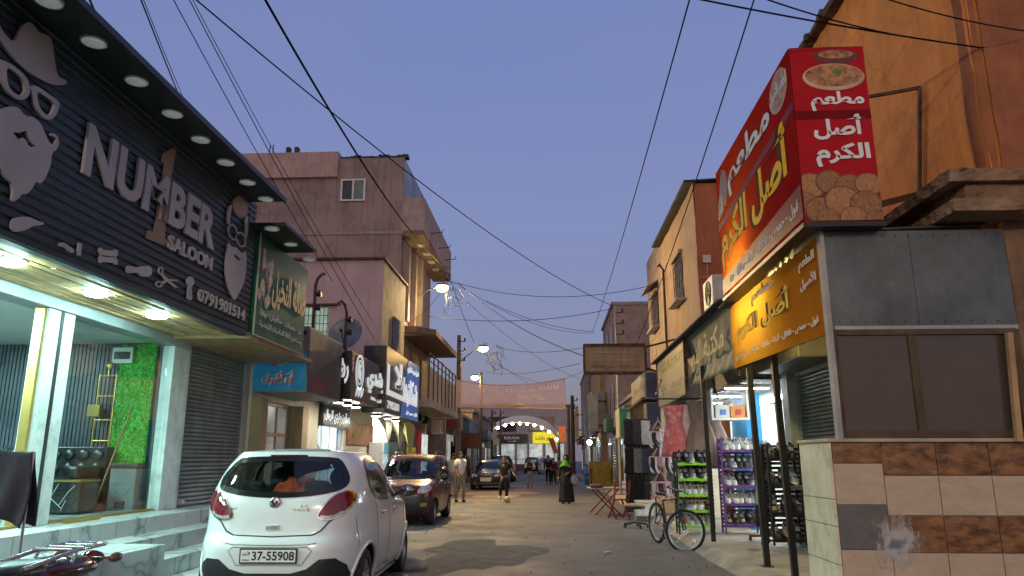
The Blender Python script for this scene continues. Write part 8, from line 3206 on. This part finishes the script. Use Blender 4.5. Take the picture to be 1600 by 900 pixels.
def street_lamp(label, head, pole_base, watts, arm_from, group='street lamps', aim=(.5, -.5, -.7), col=warm):
    t = thing('street_lamp', label, 'street lamp', (pole_base[0], pole_base[1], pole_base[2]), 0, group)
    head, arm_from = Vector(head), Vector(arm_from)
    if pole_base[2] < 1:
        MB().tube([Vector(pole_base), (pole_base[0], pole_base[1], arm_from.z + .4)], [.11, .075], 10).build('pole', M('weathered pole', (0.16, 0.13, 0.10), .9, streak=.3), t)
    MB().tube([arm_from, (arm_from + head) / 2 + Vector((0, 0, .12)), head + Vector((0, 0, .14))], .03, 8).build('arm', greymetal, t)
    MB().ell(head + Vector((0, 0, .12)), .26, .17, .09, 16, 8).build('hood', greymetal, t)
    MB().ell(head + Vector((0, 0, .0)), .23, .17, .15, 14, 8).build('lamp_lens', lamp_em, t)
    ld = bpy.data.lights.new('street_lamp_light', 'SPOT')
    ld.spot_size = rad(150)
    ld.spot_blend = .6
    ld.energy = watts
    ld.color = col
    ld.shadow_soft_size = .12
    lo = bpy.data.objects.new('street_lamp_light', ld)
    COL.objects.link(lo)
    lo.parent = t
    lo.rotation_euler = Vector(aim).to_track_quat('-Z', 'Y').to_euler()
    lo.location = head - Vector((0, 0, .22)) - Vector(pole_base)
    return t


h1 = P(691, 450, Y=27.0)
h2 = P(755, 545, Y=36)
h3 = P(742, 590, Y=46)
LW = 4800
street_lamp('glaring street lamp on an arm at the concrete house wall', h1, (-5.2, 27.0, h1.z - .6), LW, (-5.2, 27.0, h1.z - .45))
street_lamp('street lamp on wooden pole above the left end of the banner', h2, (P(717, 690, Y=36).x, 36, 0), 700, (P(717, 690, Y=36).x, 36, h2.z - .6), col=(1.0, .56, .14))
street_lamp('lower street lamp on the farther pole behind the banner', h3, (P(751, 690, Y=46).x, 46, 0), 600, (P(751, 690, Y=46).x, 46, h3.z - .1), col=(1.0, .56, .14))
# the same kind of lamp stands behind the viewer and lights the kiosk and the road
street_lamp('street lamp on a pole on the left pavement behind the viewer', (-2.6, -7.5, 7.6), (-4.6, -7.5, 0), 2300, (-4.6, -7.5, 7.2), aim=(.35, .75, -.55), col=(1.0, .88, .70))


def pole(label, px, py_top, Y, r, mat, cross=True, lean=0.0):
    tp = P(px, py_top, Y=Y)
    t = thing('utility_pole', label, 'utility pole', (tp.x, Y, 0), 0, 'utility poles along the street')
    MB().tube([(0, 0, 0), (lean, 0, tp.z)], [r, r * .75], 10).build('pole', mat, t, local=True)
    if cross:
        for z in (tp.z - .3, tp.z - .75, tp.z - 1.2):
            MB().cyl((lean - .0, -.1, z), (lean + .28, -.1, z), .02).cyl((lean + .28, -.1, z), (lean + .28, -.1, z + .16), .045, .035, 8).build('insulator', darkmetal, t, local=True)
    return t


wp = MATS['weathered pole']
pole('old wooden utility pole with insulators left of the banner lamps', 717.5, 524, 34.0, .12, wp)
pole('thin galvanised pipe pole rising above the rusty sign board', 961, 478, 30.0, .06, M('pipe galvanised', (0.35, 0.36, 0.36), .5, .5))
pole('dark utility pole right of the banner', 894, 618, 44.0, .13, M('dark pole wood', (0.09, 0.065, 0.05), .9))
pole('shorter dark pole at the right edge of the banner', 888, 634, 38.0, .09, MATS['dark pole wood'], False)
pole('pole behind the left shops near the festival arch', 769, 640, 58.0, .10, wp)
pole('slim pole beside the tan shop', 782, 640, 64, .09, wp)
pole('leaning thin post on the left far pavement', 762, 655, 62, .06, wp, False, .3)

# banner across the street
bn = thing('street_banner', 'pale pink cloth banner with mirrored Arabic writing strung across the street', 'banner', (-1.6, 31, 3.4))
c0, c1, c2, c3 = P(712, 593, Y=31), P(882, 591, Y=31), P(883, 639, Y=31), P(715, 636, Y=31)


def ban(u, v):
    top = c0.lerp(c1, u)
    bot = c3.lerp(c2, u)
    p = bot.lerp(top, v)
    p.z -= .26 * 4 * u * (1 - u) * v
    p.y += .06 * math.sin(u * 17 + v * 3) + .05 * math.sin(u * 7)
    return p


def banner_cloth():
    m = bpy.data.materials.new('thin pink cloth')
    m.use_nodes = True
    t = m.node_tree
    t.nodes.clear()
    d = t.nodes.new('ShaderNodeBsdfDiffuse')
    d.inputs[0].default_value = (0.60, 0.46, 0.49, 1)
    tl = t.nodes.new('ShaderNodeBsdfTranslucent')
    tl.inputs[0].default_value = (0.52, 0.36, 0.38, 1)
    tr = t.nodes.new('ShaderNodeBsdfTransparent')
    c = t.nodes.new('ShaderNodeTexCoord')
    n = t.nodes.new('ShaderNodeTexNoise')
    n.inputs['Scale'].default_value = 1.2
    t.links.new(c.outputs['Object'], n.inputs['Vector'])
    m1 = t.nodes.new('ShaderNodeMixShader')
    m1.inputs[0].default_value = .5
    m2 = t.nodes.new('ShaderNodeMixShader')
    mr = t.nodes.new('ShaderNodeMapRange')
    mr.inputs[3].default_value = .2
    mr.inputs[4].default_value = .42
    t.links.new(n.outputs['Fac'], mr.inputs[0])
    t.links.new(mr.outputs[0], m2.inputs[0])
    o = t.nodes.new('ShaderNodeOutputMaterial')
    t.links.new(d.outputs[0], m1.inputs[1])
    t.links.new(tl.outputs[0], m1.inputs[2])
    t.links.new(m1.outputs[0], m2.inputs[1])
    t.links.new(tr.outputs[0], m2.inputs[2])
    t.links.new(m2.outputs[0], o.inputs[0])
    return m


MB().grid(ban, 60, 14).build('cloth', banner_cloth(), bn)
mb = MB()
N_ = 30
for v in (0.0, 1.0):
    mb.tube([ban(i / N_, v) + Vector((0, 0, 0)) for i in range(N_ + 1)], .022, 5)
for u in (0.0, 1.0):
    mb.tube([ban(u, i / 8) for i in range(9)], .022, 5)
mb.build('hem', M('pale pink hem', (0.62, 0.48, 0.47), .8), bn)
BPl = Plane((0, 30.86, 0), (1, 0, 0), (0, 0, 1), (0, -1, 0))
pw = M('pale banner print', (0.85, 0.76, 0.70), .8)
for txt, a, b_, v0, v1 in (('مركز وديع للتدريب والثقافة', .14, .96, .60, .88), ('تدريب النساء إلى المستقبل', .14, .80, .32, .60)):
    m_ = MB()
    vs, fs = text_mesh(txt, .012)
    xm0, xm1 = min(v.x for v in vs), max(v.x for v in vs)
    ym0, ym1 = min(v.y for v in vs), max(v.y for v in vs)
    pts = []
    for v in vs:
        u = b_ + (a - b_) * (v.x - xm0) / (xm1 - xm0)          # seen from behind: mirrored
        w = v0 + (v1 - v0) * (v.y - ym0) / (ym1 - ym0)
        p = ban(u, w)
        pts.append(p + Vector((0, -.012 - .004 * (v.z + .5), 0)))
    m_.add(pts, fs)
    m_.build('lettering', pw, bn)
arw = [(.34, .17), (.40, .26), (.40, .21), (.62, .21), (.62, .12), (.40, .12), (.40, .08)]
MB().prism([Vector((ban(a, b_).x, 30.86, ban(a, b_).z)) for a, b_ in arw], (0, -.004, 0)).build('arrow', M('pale yellow print', (0.60, 0.48, 0.28), .8), bn)

CN = 0


def cable(p0, Y0, p1, Y1, sag, r, label, bx=None):
    a = P(p0[0], p0[1], Y=Y0)
    b = P(p1[0], p1[1], Y=Y1) if bx is None else P(p1[0], p1[1], X=bx)
    pts = []
    n = 28
    for i in range(n + 1):
        t_ = i / n
        p = a.lerp(b, t_)
        p.z -= sag * 4 * t_ * (1 - t_)
        pts.append(p)
    o = MB().tube(pts, r * .78, 5).build('overhead_cable', cable_m)
    tag(o, label, 'cable', 'overhead cables')
    return o


cable((410, -8), 8.5, (700, 420), 27, .5, .024, 'thickest black cable sweeping down from top left to the glaring lamp')
cable((300, -6), 9, (958, 478), 30, .5, .016, 'long thin cable from top left across the sky to the pipe pole')
cable((136, -10), 5.5, (160, 46), 7.2, .0, .014, 'short cable end above the saloon canopy')
cable((218, -6), 8, (330, 262), 24.8, .1, .014, 'cable dropping behind the saloon canopy, left one of a pair')
cable((222, -6), 8.3, (345, 262), 24.8, .25, .008, 'thin slack cable dropping behind the saloon canopy')
cable((268, -6), 9, (520, 440), 20, .1, .010, 'thin cable running down to the lilac building window')
cable((293, -6), 9.3, (585, 530), 20, .12, .010, 'thin cable running down beside the shop roof poles')
cable((298, -6), 9.6, (610, 545), 22, .2, .008, 'finer cable beside the one by the shop roof poles')
cable((1079, -6), 9, (926, 518), 44, .25, .016, 'steep cable from top centre down to the dark pole')
cable((1180, -6), 8.5, (984, 560), 26, .3, .014, 'steep cable from top right passing the beige roof corner')
cable((1080, -4), 6.0, (1560, 78), 7.1, .03, .012, 'slack cable crossing the top of the orange wall')
cable((1190, -4), 6.0, (1475, 66), 7.1, .06, .010, 'second slack cable on the upper orange wall')
cable((1330, -20), 6.0, (1600, 48), 6.9, .05, .009, 'fine cable at the upper right corner of the orange wall')
cable((660, 493), 27, (957, 482), 30, .35, .016, 'nearly level cable from the concrete house to the pipe pole')
cable((706, 440), 27.5, (1018, 446), 25.5, .5, .014, 'level cable from the glaring lamp to the stone block house')
cable((700, 425), 27.5, (745, 545), 36, .12, .016, 'short cable from the glaring lamp to the lower lamp')
cable((716, 442), 27.5, (912, 556), 22, .3, .016, 'cable falling from the glaring lamp to the rusty sign board')
cable((760, 470), 33, (926, 518), 40, .3, .015, 'cable pair member sagging toward the right roofs')
cable((720, 448), 28, (930, 520), 40, .55, .012, 'lower cable sagging toward the right roofs')
cable((712, 455), 28, (905, 592), 40, .4, .010, 'fine cable falling behind the banner top right')
cable((755, 535), 36, (913, 543), 24, .3, .012, 'level cable from the second lamp to the rusty sign board')
cable((752, 580), 46, (906, 568), 24, .25, .012, 'cable rising from the third lamp to the sign board side')
cable((760, 560), 36, (880, 604), 44, .3, .010, 'cable from the second lamp sagging over the banner')
cable((748, 545), 36, (893, 636), 44, .2, .010, 'cable from the second lamp to the dark utility pole')
cable((630, 372), 24.9, (706, 430), 27, .25, .016, 'cable looping under the overhang to the glaring lamp')
cable((618, 515), 24, (700, 440), 27, .3, .010, 'slack cable from the lilac wall up to the glaring lamp')
cable((712, 592), 31, (690, 565), 31, .02, .010, 'banner cord tied to the left balcony')
cable((882, 592), 31, (958, 560), 31, .02, .010, 'banner cord tied to the pipe pole on the right')
# knot of wires hanging at the glaring lamp and at the second lamp
for nm, c, lb, sd in ((h1, .5, 'tangle of loose wires around the glaring street lamp', 3), (h2, .8, 'tangle of loose wires at the pole of the second lamp', 4)):
    r = random.Random(sd)
    mb = MB()
    for i in range(11):
        a = nm + Vector((r.uniform(-.1, .9) * c, r.uniform(-.3, .5), r.uniform(-.5, .3)))
        pts = [a]
        for k in range(5):
            pts.append(pts[-1] + Vector((r.uniform(-.1, .22), r.uniform(-.1, .15), r.uniform(-.35, .14))))
        mb.tube(pts, .011, 4)
    tag(mb.build('wire_tangle', M('loose wire', (0.03, 0.028, 0.026), .8, spec=.08)), lb, 'wires')
# litter on the road
rr = random.Random(44)
for i, (px, py, lb) in enumerate(((950, 865, 'small white paper scrap on the road'), (700, 775, 'pale scrap lying by the far kerb on the left'), (930, 748, 'white bag scrap on the right pavement edge'))):
    q = P(px, py, Z=.002)
    k = [q + Vector((.09 * math.cos(a) * rr.uniform(.6, 1.2), .07 * math.sin(a) * rr.uniform(.6, 1.2), rr.uniform(.004, .03))) for a in (0, 1, 2, 3, 4, 5)]
    tag(MB().add(k + [q + Vector((0, 0, .035))], [(j, (j + 1) % 6, 6) for j in range(6)]).build('paper_scrap', white_print), lb, 'litter')
q = P(626, 889, Z=0)
tag(MB().ell((q.x + .1, q.y, .05), .28, .16, .10, 14, 8).ell((q.x - .1, q.y + .1, .05), .16, .14, .09, 12, 8).build('stone_wedge', M('grey rubble', (0.33, 0.31, 0.28), .95, var=.3, bump=.8, bscale=14)), 'grey rubble lump lying by the front wheel of the white car', 'rubble')
q = P(1178, 872, Z=.02)
tag(MB().ell((q.x, q.y, .06), .14, .2, .1, 12, 8).build('kerb_lump', M('broken kerb lump', (0.25, 0.21, 0.17), .95, bump=.8, bscale=12)), 'broken concrete lump at the pavement edge beside the posts', 'rubble')

# grit and small stones gathered along the road edges
r = random.Random(77)
mb = MB()
for i in range(900):
    yy = 7 + 30 * r.random() ** 1.5
    xx = r.choice([2.32 - abs(r.gauss(0, .25)), r.uniform(-3.5, 2.3), -3.0 + r.gauss(0, .5)])
    k = r.uniform(.004, .016)
    mb.ell((xx, yy, k * .4), k * r.uniform(.8, 1.6), k * r.uniform(.8, 1.6), k * .8, 5, 3)
g_ = mb.build('grit', M('grit', (0.24, 0.22, 0.19), .95, var=.4, scale=20))
g_['kind'] = 'stuff'
g_['label'] = 'grit and small stones scattered on the road'
